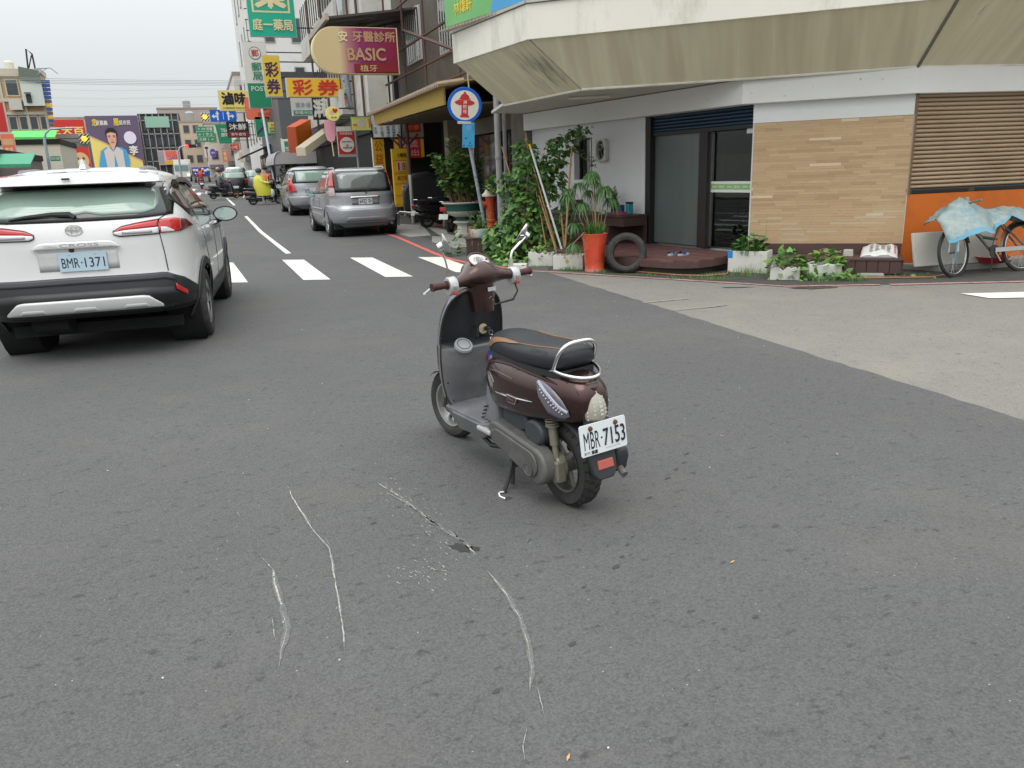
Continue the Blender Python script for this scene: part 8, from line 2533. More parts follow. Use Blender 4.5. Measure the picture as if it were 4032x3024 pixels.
sign('green direction sign in three rows hung over the street',0.3,1.95,5.17,6.65,85,S_['signal'],(('#',0,0.17,0.96,0.02,S_['white']),('#',0,-0.17,0.96,0.02,S_['white']),('↑ 159 民雄',0,0.33,0.8,0.2,S_['white']),('← 1 水上',0,0,0.8,0.2,S_['white']),('大林 1 →',0,-0.33,0.8,0.2,S_['white'])),edge=S_['white'],th=0.05,name='direction_sign')
sign('green cup shaped tea shop sign',1.85,3.2,4.6,6.2,75,S_['green'],(('TEA',0.05,0.18,0.5,0.17,S_['white'],0.03),('原味',0.05,-0.06,0.5,0.2,S_['white'],0.02),('#',0,-0.42,0.66,0.10,S_['signal'])),round_='cup',edge=S_['green'],wall=5)
sign('white framed sign with green pink and purple diagonal shapes on a grey post',3.88,4.86,4.16,5.45,56,S_['green'],(('$',0,0,0,0,S_['purple'],[(-0.42,-0.40),(-0.42,-0.25),(0.1,0.1),(0.1,-0.05)]),('$',0,0,0,0,S_['red'],[(0.05,0.44),(0.42,0.44),(0.15,0.12)]),('$',0,0,0,0,S_['signal'],[(-0.1,0.44),(0.05,0.44),(0.1,0.12),(-0.2,0.2)])),edge=S_['white'])
pp = thing('sign_post','plain grey post below the sign with diagonal shapes','pole',(4.0,47.5,rise(47.5)))
MB().tube([(0,0,0),(-0.02,3,5.2)],0.075,8).build('pole',M_GALV,pp)
sign('small cream bank machine sign with dark green band',4.52,5.4,4.3,4.97,54,S_['khaki'],(('#',0,-0.2,0.82,0.40,S_['green']),('台灣銀行',0.05,0.25,0.7,0.24,S_['dorange']),('自動提款機',0,-0.2,0.72,0.2,S_['khaki'])),edge=S_['tan'])
sign('white and grey rice shop sign with green band',4.52,5.6,4.33,5.14,40,flat('grey_face',(200,200,200)),(('#',0,-0.32,0.86,0.26,S_['green']),('東糧米店',0,-0.32,0.76,0.17,S_['white'],0.01),('寶多福',0,0.12,0.66,0.26,S_['grey'],0.01)),wall=6)
sign('round pale yellow sign with red heart',5.05,5.6,3.61,4.2,33,S_['lyellow'],(('@',-0.12,0.08,0.26,0.26,S_['pink']),('$',0,0,0,0,S_['red'],[(0.14,0.02),(0.34,0.2),(0.32,0.32),(0.22,0.34),(0.15,0.28),(0.08,0.34),(-0.02,0.31),(-0.03,0.2)]),('幸福',0.02,-0.24,0.4,0.1,S_['maroon'])),round_='disc',edge=S_['cream'],th=0.2,wall=6.2)
tg = thing('fabric_banner','pink drip shaped banner hanging below the round yellow sign','banner',(5.23,33.5,2.83))
MB(frame((1,0,0),(0,0,1),(0,-1,0),(0,0,0))).prism([(-0.22,0.85),(-0.20,0.25),(-0.14,0.08),(0,0.0),(0.14,0.08),(0.20,0.3),(0.24,0.9)],-0.03,0).build('cloth',S_['pink'],tg,smooth=0)
MB().tube([(0.02,0,0),(0.05,0,-0.55)],0.025,5).build('tail',S_['cream'],tg)
sign('small yellow tooth sign with green top edge',4.92,5.6,2.92,3.38,27,S_['lyellow'],(('@',0,0.12,0.36,0.40,S_['white']),('$',0,0,0,0,S_['white'],[(-0.17,0.1),(0.17,0.1),(0.12,-0.32),(0.06,-0.32),(0,-0.05),(-0.06,-0.32),(-0.12,-0.32)]),('@',-0.06,0.14,0.03,0.05,S_['black']),('@',0.06,0.14,0.03,0.05,S_['black']),('#',0.38,0,0.06,0.6,S_['orange']),('#',0,0.47,0.98,0.05,S_['green']),('#',-0.33,-0.1,0.2,0.14,S_['orange'])),edge=S_['green'],th=0.06)
rb_ = sign('red notice sign with white disc on a kerbside pole behind the silver cars',4.58,5.2,2.12,3.12,28,S_['red'],(('#',0,0.42,1.0,0.16,S_['white']),('#',0,-0.46,1.0,0.09,S_['grey']),('元林我直線',0,0.27,0.7,0.09,S_['white'],0.01),('@',0,-0.1,0.78,0.50,S_['white']),('友忠文華街口',0,0.0,0.52,0.05,S_['black']),('北香湖公園',0,-0.2,0.5,0.055,S_['black']),('$',0,0,0,0,S_['red'],[(-0.1,-0.1),(0.1,-0.1),(0,-0.16)])),edge=S_['white'],th=0.04)
MB().tube([(0.36,0.1,-2.1),(0.36,0.1,1.0)],0.04,8).build('pole',M_GALV,rb_)
sign('white dental clinic board of red and blue characters under the yellow awning',5.22,6.1,2.6,3.08,25,S_['white'],(('正安牙醫診所',0.05,0.33,0.8,0.2,S_['red'],0.01),('主|治',-0.42,-0.05,0.11,0.42,S_['navy'],0.01),('人|工|植|牙',-0.2,-0.12,0.12,0.70,S_['navy'],0.01),('齒|顎|矯|正',0.02,-0.12,0.12,0.70,S_['navy'],0.01),('瓷|製|義|齒',0.22,-0.12,0.12,0.70,S_['navy'],0.01),('人|工|美|白',0.42,-0.12,0.12,0.70,S_['navy'],0.01)),edge=S_['grey'],th=0.04)
sign('dim red price board under the yellow awning right of the post',6.2,6.9,2.58,3.1,25.2,flat('dim_board',(120,110,100)),(('#',0,0.1,0.7,0.55,S_['maroon']),('診療',0,0.1,0.5,0.3,S_['dorange'])),edge=S_['dgrey'],th=0.04)
sign('upright amber charity lottery panel behind the boxy silver car',5.98,6.42,0.9,2.78,29,S_['amber'],(('公|益|彩|券',0,0,0.66,0.9,S_['dorange'],0.02),),edge=S_['white'],wall=6.8)
lot = sign('yellow lottery prize board showing red numbers beside the awning post',5.98,6.5,0.42,2.28,26,S_['amber'],tuple(('#',0,z,0.94,0.008,S_['dorange']) for z in (0.3,0.08,-0.1,-0.3)) + (('大樂透',0.1,0.39,0.6,0.07,S_['black']),('#',-0.12,0.2,0.24,0.16,S_['white']),('1',-0.14,0.2,0.1,0.13,S_['red'],0.03),('#',0.16,0.2,0.24,0.16,S_['white']),('8',0.16,0.2,0.16,0.13,S_['red'],0.03),('威力彩',0.04,0.0,0.66,0.08,S_['crimson'],0.02),('#',0.1,-0.2,0.24,0.16,S_['white']),('2',0.1,-0.2,0.16,0.13,S_['red'],0.03)),edge=S_['amber'],th=0.12,name='prize_board')
for x in (-0.2,0.2):
	MB().box(x - 0.02,x + 0.02,0,0.12,-0.45,0).build('leg',M_DSTEEL,lot,smooth=0)
rbn_ = sign('red festive banner with yellow edges under the awning behind the prize board',6.42,7.5,2.0,2.66,27.5,flat('banner_red',(225,50,40)),(('#',-0.42,0,0.14,0.9,S_['yellow']),('#',0.44,0,0.1,0.9,S_['yellow']),('頭獎',0,0.22,0.6,0.36,S_['pink'],0.03),('開出',0.02,-0.22,0.56,0.32,S_['pink'],0.03)),edge=S_['red'],th=0.02,name='banner',cat='banner')
sign('white and green post sign low over the pavement beyond the minivan',4.82,5.36,2.55,3.78,50,S_['white'],(('#',0.14,0,0.6,0.72,S_['green']),('POST',0.14,0,0.4,0.2,S_['white'])),wall=6)
ob_ = thing('box_sign','blank orange box sign jutting from the wall beyond the cream awning beam','sign',(4.95,42,2.7))
MB().slab([(-0.55,0,0.0),(0.25,0.6,0.05),(0.25,0.6,1.65),(-0.55,0,1.25)],(0.45,0.1,0)).build('case',S_['orange'],ob_,smooth=0)
MB().slab([(-0.13,0.05,0.0),(0.72,0.68,0.05),(0.72,0.68,1.65),(-0.13,0.05,1.25)],(0.04,0,0)).build('side',S_['dorange'],ob_,smooth=0)
sign('black calligraphy sign with white brush characters below the amber lottery sign',5.1,5.85,3.95,4.9,37,S_['black'],(('洋',-0.22,0,0.42,0.8,S_['white'],0.05),('和',0.22,0.05,0.42,0.8,S_['white'],0.05)),edge=S_['black'],wall=6.4)
sign('white sign with a purple key emblem far down the street',0.95,1.55,4.2,5.7,105,S_['white'],(('@',-0.15,0.28,0.4,0.2,S_['purple']),('@',0.15,0.28,0.4,0.2,S_['purple']),('#',0,-0.12,0.16,0.6,S_['purple'])))
sign('round violet sign far down the street',1.5,2.2,4.1,5.1,100,S_['violet'],(('spa',0,0,0.6,0.2,S_['white']),),round_='disc')
sign('red sign with white characters at the left edge of the street',-10.6,-9.16,4.4,5.9,50,S_['red'],(('藥|妝|行',0.1,0,0.3,0.9,S_['white'],0.03),))
sign('faded orange poster sign on the left below the red sign',-9.6,-8.98,3.22,4.33,50,S_['orange'],(('#',0,0.1,0.8,0.3,S_['tan']),('美食',0,-0.25,0.6,0.2,S_['cream'])))
sl_ = sign('pale rear face of a road sign hung over the left side of the street',-9.2,-7.1,4.2,5.15,66.3,S_['grey'],(('#',0,0.15,0.9,0.05,S_['dgrey']),('#',0,-0.15,0.8,0.03,S_['dgrey'])),edge=S_['grey'],th=0.08,name='road_sign')
MB().tube([(-0.4,0.1,0),(-0.4,0.1,-3.4)],0.1,8).build('pole',M_GALV,sl_)
sign('small green street name plate on a curved lamp post at left',-7.76,-7.24,2.9,3.17,52,S_['green'],(('民生北路',0,0,0.8,0.5,S_['white']),),th=0.03,name='street_plate')
lp_ = thing('street_lamp','pale curved street lamp post standing left of the white car','lamp post',(-7.9,52.2,0.4))
MB().tube([(0,0,0),(0,0,3.6),(0.1,0,4.0),(0.4,0,4.25),(1.6,0,4.3)],[0.1,0.08,0.06,0.05,0.05],8).build('pole',M_GALV,lp_)
tl_ = thing('traffic_light','red traffic light on a curved arm far down the street','traffic light',(-1.95,101,1.4))
MB().tube([(0,0,0),(0,0,3.4),(0.3,0,3.95),(0.8,0,4.1),(2.2,0,4.1)],0.1,8).build('pole',M_GALV,tl_)
MB().cbox((1.5,-0.1,4.05),(1.1,0.2,0.36)).build('housing',M_BLACKF,tl_,smooth=0)
MB(frame((1,0,0),(0,0,1),(0,-1,0),(1.05,-0.2,4.05))).lathe([(0.2,0),(0.1,0.08),(0,0.09)],16).build('lens',mat('red_lit',(1.0,0.04,0.03),0.3,var=0,emit=2.0),tl_)
# green campaign banner above the canopy corner
gb = thing('banner','glossy green printed banner with yellow characters at the canopy corner','banner',(4.0,12.7,3.72))
e1_,e2_ = Vector((-0.02,0.12,0)),Vector((0.50,-2.05,0.0))
d_ = (e2_ - e1_).normalized()
GF = frame(d_,Vector((0,0,1)),d_.cross(Vector((0,0,1))),e1_)
MB(GF).box(0,2.3,0,1.3,-0.02,0).build('sheet',mat('green_banner',(0.10,0.36,0.08),0.2,var=0.3,scale=1.2,coat=0.6),gb,smooth=0)
text('林煒軒',0.52,0.2,S_['yellow'],gb,GF @ T(0.55,0.22,0.004),bold=0.02)
MB(GF).prism([(1.3,0),(1.45,0.3),(1.75,0.42),(2.3,0.3),(2.3,0.0)],0.001,0.004).build('print',S_['sky'],gb,smooth=0)
mb = MB()
for i in range(24):
	p = e1_.lerp(e2_,i / 23)
	mb.cbox((p.x - 0.03,p.y,-0.05),(0.10,0.06,0.03),None)
mb.build('corrugated_edge',mat('rust_zinc',(0.35,0.30,0.24),0.7,var=0.4,scale=30),gb,smooth=0)
# ---- buildings ------------------------------------------------------------------------------------
M_PANE = flat('far_pane',(60,68,72),0.1,coat=0.5,var=0.3)
def house(label,x0,x1,y0,y1,z1,m_,wins_y=(),wins_x=(),name='building',fr=None,bands=(),z0=-0.2):
	"""box building; wins_y are (xa, xb, za, zb) on the face towards us, wins_x are (ya, yb, za, zb) on the street face (left side when x0>0)"""
	t = thing(name,label,'building',((x0 + x1) / 2,(y0 + y1) / 2,z0))
	on(MB().box(x0,x1,y0,y1,z0,z1),'wall',m_,parent=t,smooth=0)
	on(MB().box(x0 - 0.08,x1 + 0.08,y0 - 0.08,y1 + 0.08,z1 + 0.003,z1 + 0.3),'roof',fr or M_CONC,parent=t,smooth=0)
	for xa,xb,za,zb in wins_y:
		w = on(MB().box(xa,xb,y0 - 0.06,y0 - 0.004,za,zb),'window',fr or M_FRAMEM,parent=t,smooth=0)
		on(MB().box(xa + 0.08,xb - 0.08,y0 - 0.075,y0 - 0.062,za + 0.08,zb - 0.08),'pane',M_PANE,parent=w,smooth=0)
	xs = x0 if x0 > 0 else x1
	sg = -1 if x0 > 0 else 1
	for ya,yb,za,zb in wins_x:
		a,b = sorted((xs + sg * 0.06,xs + sg * 0.004))
		w = on(MB().box(a,b,ya,yb,za,zb),'window',fr or M_FRAMEM,parent=t,smooth=0)
		a,b = sorted((xs + sg * 0.075,xs + sg * 0.062))
		on(MB().box(a,b,ya + 0.08,yb - 0.08,za + 0.08,zb - 0.08),'pane',M_PANE,parent=w,smooth=0)
	for xa,xb,ya,yb,za,zb,bm in bands:
		on(MB().box(xa,xb,ya,yb,za,zb),'ledge',bm,parent=t,smooth=0)
	return t
M_CW = flat('weathered_white_wall',(190,188,180),0.85,var=0.08,dirt=L(140,136,126),dscale=0.8,dlo=0.5,dhi=0.8)
M_CG = flat('dingy_wall',(96,90,82),0.9,var=0.2,dirt=L(70,66,60),dscale=0.9,dlo=0.45,dhi=0.75)
M_AWNY = flat('awning_ochre',(158,132,58),0.8,var=0.15,scale=3)
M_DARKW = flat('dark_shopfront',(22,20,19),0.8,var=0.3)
M_STONE = flat('beige_stone',(150,135,115),0.8)
# awning shop next door
aw = house('dingy two storey shop with an ochre awning next to the corner building',8.2,14,15.9,27.9,3.2,M_DARKW,fr=M_CG)
on(MB().box(6.55,8.2,27.7,27.9,0,3.45),'partition',M_DARKW,parent=aw,smooth=0)  # dark sheet put across the arcade to stand for the darkness there
on(MB().box(6.75,8.18,15.95,16.05,0,3.45),'partition',M_CG,parent=aw,smooth=0)
on(MB().box(6.75,14,15.95,27.8,3.5,9.0),'upper_wall',M_CG,parent=aw,smooth=0)
for ya,za in ((17.2,4.6),(20.5,4.6),(24.2,4.8)):
	w = on(MB().box(6.69,6.745,ya,ya + 1.7,za,za + 1.5),'window',M_FRAMEM,parent=aw,smooth=0)
	on(MB().box(6.675,6.688,ya + 0.08,ya + 1.62,za + 0.08,za + 1.42),'pane',M_PANE,parent=w,smooth=0)
	for k in range(7):
		on(MB().box(6.63,6.655,ya + 0.1 + k * 0.23,ya + 0.13 + k * 0.23,za,za + 1.5),'bar',M_FRAMEM,parent=w,smooth=0)
for z in (3.75,4.35,5.1,6.3):
	on(MB().tube([(6.2,16.2,z),(6.2,27,z)],0.04,5),'rail',M_RUSTY,parent=aw)
for y in (16.4,19,22,24.3,26.6):
	on(MB().tube([(6.2,y,3.6),(6.2,y,6.9)],0.035,5),'post',M_RUSTY,parent=aw)
on(MB().tube([(6.2,24.3,5.6),(6.2,17.5,3.9)],0.05,5),'brace',M_RUSTY,parent=aw)
for x,y,w_ in ((8.19,17.0,1.3),(8.19,19.4,1.6),(8.19,22.0,1.5)):
	on(MB().box(x - 0.03,x - 0.002,y,y + w_,0.1,2.5),'shop_window',M_PANE,parent=aw,smooth=0)
on(MB().box(8.1,8.19,15.9,24.5,2.55,3.1),'shop_fascia',flat('dim_cream',(150,140,120)),parent=aw,smooth=0)
on(MB().box(6.9,7.35,22.6,23.0,0,3.4),'column',M_STONE,parent=aw,smooth=0)
text('盛泰',0.9,0.4,S_['black'],aw,aw.matrix_basis.inverted() @ frame((0,-1,0),(0,0,1),(-1,0,0),(8.08,17.6,2.8)))
an = thing('awning','broad corrugated awning with ochre underside and valance','awning',(5.0,20,3.1))
for a,b,nm,m_ in (((4.98,24.2,3.2,0.18),(4.62,15.4,3.14,0.15),'x',M_AWNY),):
	on(MB().slab([(4.98,24.2,3.22),(4.60,15.35,3.13),(8.15,15.35,3.60),(8.15,24.2,3.60)],(0,0,0.03)),'sheet',M_AWNY,parent=an,smooth=0)
on(MB().slab([(5.08,24.0,2.92),(4.72,15.6,2.78),(4.72,15.6,3.12),(5.06,24.0,3.2)],(0.04,0,0)),'valance',M_AWNY,parent=an,smooth=0)
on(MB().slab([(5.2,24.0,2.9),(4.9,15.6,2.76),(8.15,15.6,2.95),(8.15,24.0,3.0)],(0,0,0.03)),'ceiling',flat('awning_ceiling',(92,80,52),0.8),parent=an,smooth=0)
for i in range(54):
	q = i / 53
	p = Vector((4.97,24.15,3.26)).lerp(Vector((4.59,15.4,3.17)),q)
	on(MB().tube([(p.x - 0.05,p.y,p.z - 0.03),(p.x + 0.5,p.y,p.z + 0.05)],0.055,6),'rib',flat('awning_corrugation',(160,140,122),0.7,var=0.2),parent=an)
for x,y in ((5.95,23.6),(6.55,27.0)):
	ps = thing('awning_post',('rusty forked post standing beside the yellow prize board','plain steel post behind the prize board under the awning')[int(x > 6.2)],'post',(x,y,rise(y)))
	MB().tube([(0,0,1.45),(0,0,3.0)],0.05,8).build('post',M_RUSTY,ps)
	MB().tube([(0,0,0),(0,0,1.45)],0.058,8).build('sleeve',M_STEEL,ps)
	for s in (-1,1):
		MB().tube([(0,0,2.3),(s * 0.32,0,2.62)],0.035,6).build('fork_arm',M_RUSTY,ps)
hp_ = thing('hoop_barrier','low bent steel hoop barrier at the foot of the awning post','barrier',(5.55,22.2,0))
MB().tube([(-0.25,0.6,0),(-0.25,0.6,0.36),(-0.2,0.55,0.4),(0.18,-0.1,0.36),(0.22,-0.15,0.3),(0.22,-0.15,0)],0.035,8).build('hoop',M_STEEL,hp_)
kb = MB().taper((5.3,24.6,0.0),(0.5,0.9,0.14),(0.9,0.9)).build('kerb_ramp',S_['amber'],smooth=0,bevel=0.03)
tag(kb,'yellow kerb ramp behind the right rear wheel of the boxy silver car','ramp')
dr = thing('roof_canopy','dark sheet roof on steel trusses jutting out above the faded clinic sign','canopy',(5.4,26,5.8))
on(MB().slab([(4.0,24.3,5.85),(6.75,24.3,6.2),(6.75,28,6.2),(4.0,28,5.85)],(0,0,0.06)),'sheet',flat('dark_zinc',(70,66,64),0.7),parent=dr,smooth=0)
on(MB().box(3.95,4.05,24.25,28,5.82,5.98),'edge_beam',flat('pale_edge',(160,150,140)),parent=dr,smooth=0)
for y in (24.4,25.6,26.8):
	on(MB().tube([(4.1,y,5.8),(5.4,y,5.95),(4.7,y + 0.6,5.75),(6.6,y,6.1)],0.03,5),'truss',M_DSTEEL,parent=dr)
# concrete row house
ch = house('pale weathered concrete house with barred balconies behind the lottery signs',6.9,14,28,44,14,M_CW,wins_x=[(y,y + 1.8,z,z + 1.4) for y in (34,37,40.5) for z in (4.6,8,11)],wins_y=((7.2,8.0,4.6,6.0),(8.6,9.4,4.6,6.0),(7.2,8.0,7.6,9.0)),fr=M_CW)
on(MB().box(6.2,6.9,30,33,3.3,14),'bay',M_CW,parent=ch,smooth=0)
for z in (5.3,8.6,11.9):
	on(MB().box(5.75,6.89,33.2,43.8,z - 1.4,z - 1.25),'balcony_slab',M_CW,parent=ch,smooth=0)
	on(MB().box(5.75,5.87,33.2,43.8,z - 1.25,z - 0.45),'balcony_wall',M_CW,parent=ch,smooth=0)
	for k in range(16):
		on(MB().box(5.78,5.82,33.4 + k * 0.65,33.46 + k * 0.65,z - 0.45,z + 1.0),'bar',M_DSTEEL,parent=ch,smooth=0)
for y in (30.6,32.4,36.2,40):
	on(MB().tube([(6.12 if y < 33.2 else 5.7,y,3.3),(6.12 if y < 33.2 else 5.7,y,14)],0.05,6),'drain_pipe',M_RUSTY,parent=ch)
on(MB().box(6.0,6.9,28,44,2.95,3.25),'arcade_beam',flat('dark_beam',(75,70,66)),parent=ch,smooth=0)
tlz = house('pale teal glazed balcony front above the ochre awning',7.05,12,27.9,27.99,4.9,flat('teal_glazing',(175,205,200),0.3),z0=3.3,name='glazed_balcony')
on(MB().box(6.6,7.0,27.6,27.9,3.3,5.0),'grey_panel',S_['dgrey'],parent=tlz,smooth=0)
wt_ = house('tall white tower block with narrow slit windows behind the post office sign',5.0,16,66,84,30,flat('tower_white',(212,210,206),0.8,dirt=L(180,176,170),dscale=0.4,dlo=0.5,dhi=0.8),wins_x=[(y,y + 1.0,z,z + 2.0) for y in (68,71.5,75,79) for z in (4.5,8,11.5,15,18.5,22)],wins_y=[(x,x + 0.8,z,z + 1.8) for x in (6,8,10) for z in (8,11.5,15,18.5)],fr=flat('slit_frame',(150,146,140)))
for k in range(22):
	on(MB().box(4.72,5.0,65.7,65.76,4 + k * 0.75,4.06 + k * 0.75),'ladder_rung',M_DSTEEL,parent=wt_,smooth=0)
ds = house('dark grey cafe front with black awning beyond the minivan',4.9,12,50,65.5,7.2,flat('cafe_grey',(88,90,92)),wins_y=((5.3,6.5,1.2,3.2),),fr=S_['dgrey'])
on(MB().slab([(2.9,58,2.9),(4.9,58,3.7),(4.9,65,3.7),(2.9,65,2.9)],(0,0,0.1)),'awning',S_['black'],parent=ds,smooth=0)
on(MB().box(4.6,4.9,57,65.4,0.6,3.2),'shopfront',S_['black'],parent=ds,smooth=0)
for k in range(3):
	on(MB().box(4.57,4.6,58 + k * 2.4,59.6 + k * 2.4,1.0,2.9),'pane',M_PANE,parent=ds,smooth=0)
for k in range(4):
	on(MB().box(4.55,4.598,57.2,57.8,1.3 + k * 0.35,1.5 + k * 0.35),'menu_board',S_['grey'],parent=ds,smooth=0)
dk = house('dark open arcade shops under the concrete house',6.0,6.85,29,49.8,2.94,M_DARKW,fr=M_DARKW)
ga = thing('awning','grey curved shop awning with a pale ribbed end beyond the minivan','awning',(4.6,44,2.2))
MB().loft([[(-0.85 + 0.35 * (1 - math.cos(a)) ,y,0.62 * math.sin(a)) for a in [PI / 2 * i / 8 for i in range(9)]] + [(1.4,y,0.62),(1.4,y,0.0)] for y in (0,5.5)]).build('sheet',flat('grey_awning',(170,170,172),0.5),ga,smooth=30)
for k in range(5):
	MB().tube([(-0.85 + 0.35 * (1 - math.cos(a)),-0.02 + k * 1.3,0.63 * math.sin(a)) for a in [PI / 2 * i / 8 for i in range(9)]],0.03,4).build('rib',S_['grey'],ga)
ca = thing('awning','cream box beam of a retracted awning slanting over the pavement','awning',(5.4,38,2.4))
MB().loft([[(x,y,z),(x + 0.42,y,z),(x + 0.42,y + 0.1,z + 0.36),(x,y + 0.1,z + 0.36)] for x,y,z in ((-1.1,0,0.05),(1.0,2.0,1.3))]).build('case',flat('cream_case',(200,190,165)),ca,smooth=0)
# left side of the street
M_CB = flat('cream_band',(186,178,160))
tb = house('tan tiled apartment block with cream frames at the far left',-20,-9.2,64,66,8.95,flat('tan_tile',(190,155,115),0.8),wins_y=[(-11.4,-10.6,7.5,8.6)] + [(-11.6 + k * 0.62,-11.05 + k * 0.62,5.3,6.25) for k in range(4)],fr=M_CB,bands=[(-20,-9.2,63.85,63.99,z,z + 0.2,M_CB) for z in (5.05,6.3,7.15,8.75)] + [(x,x + 0.14,63.87,63.99,3,8.7,M_CB) for x in (-11.75,-10.45,-9.35)])
on(MB().box(-10.42,-9.15,63.5,63.84,6.85,8.55),'mint_cladding',flat('mint_wall',(196,204,196)),parent=tb,smooth=0)
on(MB().box(-10.2,-9.9,63.42,63.49,7.05,7.6),'window',M_DSTEEL,parent=tb,smooth=0)
on(MB().box(-10.25,-9.85,63.2,63.4,7.62,7.68),'window_hood',M_DSTEEL,parent=tb,smooth=0)
on(MB().box(-11.3,-10.55,63.5,63.84,6.6,7.3),'balcony_railing',flat('pale_railing',(190,186,176)),parent=tb,smooth=0)
on(MB().slab([(-10.4,63.4,8.5),(-9.12,63.4,8.32),(-9.2,63.6,9.1),(-10.35,63.6,9.36)],(0,0.2,0)),'roof_tarp',flat('dark_green_tarp',(85,95,85),0.7,var=0.3),parent=tb,smooth=0)
for k in range(14):
	on(MB().box(-9.14,-8.66 - 0.02 * (13 - k),63.6,63.8,5.0 + k * 0.255,5.2 + k * 0.255),'stripe',S_['navy'] if k > 9 or k % 3 == 0 else (S_['amber'] if k % 3 == 1 else S_['plum']),parent=tb,smooth=0)
on(MB().tube([(-9.85,64,9.2),(-9.75,64,10.5),(-9.45,64,10.2),(-9.42,64,9.1)],0.06,5),'roof_frame',M_DSTEEL,parent=tb)
on(MB().tube([(-9.78,64,9.3),(-9.5,64,10.1)],0.04,5),'roof_frame',M_DSTEEL,parent=tb)
on(MB().tube([(-9.26,63,9.15),(-8.37,63,9.2),(-7.98,63,8.84)],0.035,4),'sign_gantry',M_GALV,parent=tb)
on(MB().tube([(-9.2,63,8.8),(-8.6,63,9.15),(-9.2,63,9.1),(-8.7,63,8.55)],0.025,4),'sign_gantry',M_GALV,parent=tb)
on(MB().lathe([(0,0),(0.3,0),(0.3,0.5),(0.2,0.62),(0,0.65)],14,T(-11.1,65,9.25)),'water_tank',flat('tank_cream',(205,200,185)),parent=tb)
lb = house('low cream shop board building at left behind the white car',-13,-7.72,56,63,4.0,flat('cream_board',(196,190,172)),wins_y=((-12,-8.2,0.4,2.5),),fr=M_DARKW)
for lab,x0,x1,y,z0,z1,m_ in (('bright green scalloped awning on the tan apartment block',-10.6,-8.1,57.5,4.35,4.95,flat('awning_green',(90,190,95))),('green canvas awning at the left edge low behind the white car',-9.5,-6.75,40,2.35,2.95,flat('canvas_green',(50,140,105)))):
	t = thing('awning',lab,'awning',((x0 + x1) / 2,y,z0))
	w_ = (x1 - x0) / 2
	MB().slab([(-w_,0,0.15),(w_,0,0.10),(w_,1.6,z1 - z0),(-w_,1.6,z1 - z0)],(0,0,0.04)).build('sheet',m_,t,smooth=0)
	for k in range(10):
		MB().box(-w_ + k * w_ / 5 + 0.01,-w_ + (k + 1) * w_ / 5 - 0.01,-0.02,0,0,0.14).build('scallop',m_,t,smooth=0)
st_l = house('dim stall fronts at the left edge under the green canvas awning',-14,-8.2,41,52,2.9,flat('stall_dim',(105,92,88)),wins_y=((-11,-8.6,0.3,2.2),),fr=M_DARKW)
# far block across the junction with its billboards
fb_ = house('far dark building with grid of pale framing beyond the junction',-8.4,-2.0,152,170,12.6,S_['dgrey'],wins_y=[(-7.9 + i * 1.9,-6.6 + i * 1.9,z,z + 1.5) for i in range(3) for z in (5.2,7.6,10)],fr=S_['black'])
for k in range(7):
	on(MB().box(-8.2 + k,-8.05 + k,151.5,151.65,2.5,12.8),'frame_post',S_['grey'],parent=fb_,smooth=0)
for z in (5,7.2,9.5,11.7):
	on(MB().box(-8.4,-2.0,151.5,151.6,z,z + 0.15),'frame_rail',S_['grey'],parent=fb_,smooth=0)
on(MB().box(-7.4,-3.6,151.3,151.45,10.6,12.4),'netting',flat('mint_net',(140,180,160)),parent=fb_,smooth=0)
sign('pink and orange shop banners on the far dark building',-6.2,-2.6,4.4,6.8,151,S_['pink'],(('#',-0.36,0,0.26,0.9,S_['grey']),('#',0.1,0.3,0.5,0.3,S_['orange']),('#',-0.02,-0.34,0.4,0.26,S_['amber']),('1234555',0.16,0,0.55,0.26,S_['red'])))
bb = house('pale far building behind the two billboards',-24,-8.4,152,170,12.2,flat('far_cream',(190,178,160)))
sign('large red billboard with yellow characters and a tiger picture',-21.9,-16.5,3.2,12.0,150,S_['red'],(('三大百',0,0.30,0.9,0.14,S_['khaki'],0.03),('@',0.24,-0.24,0.44,0.30,S_['tan']),('@',0.24,-0.30,0.26,0.16,S_['cream']),('@',0.16,-0.2,0.06,0.04,S_['black']),('@',0.32,-0.2,0.06,0.04,S_['black']),('#',0.24,-0.42,0.4,0.1,S_['purple'])),edge=S_['white'],name='billboard',cat='billboard')
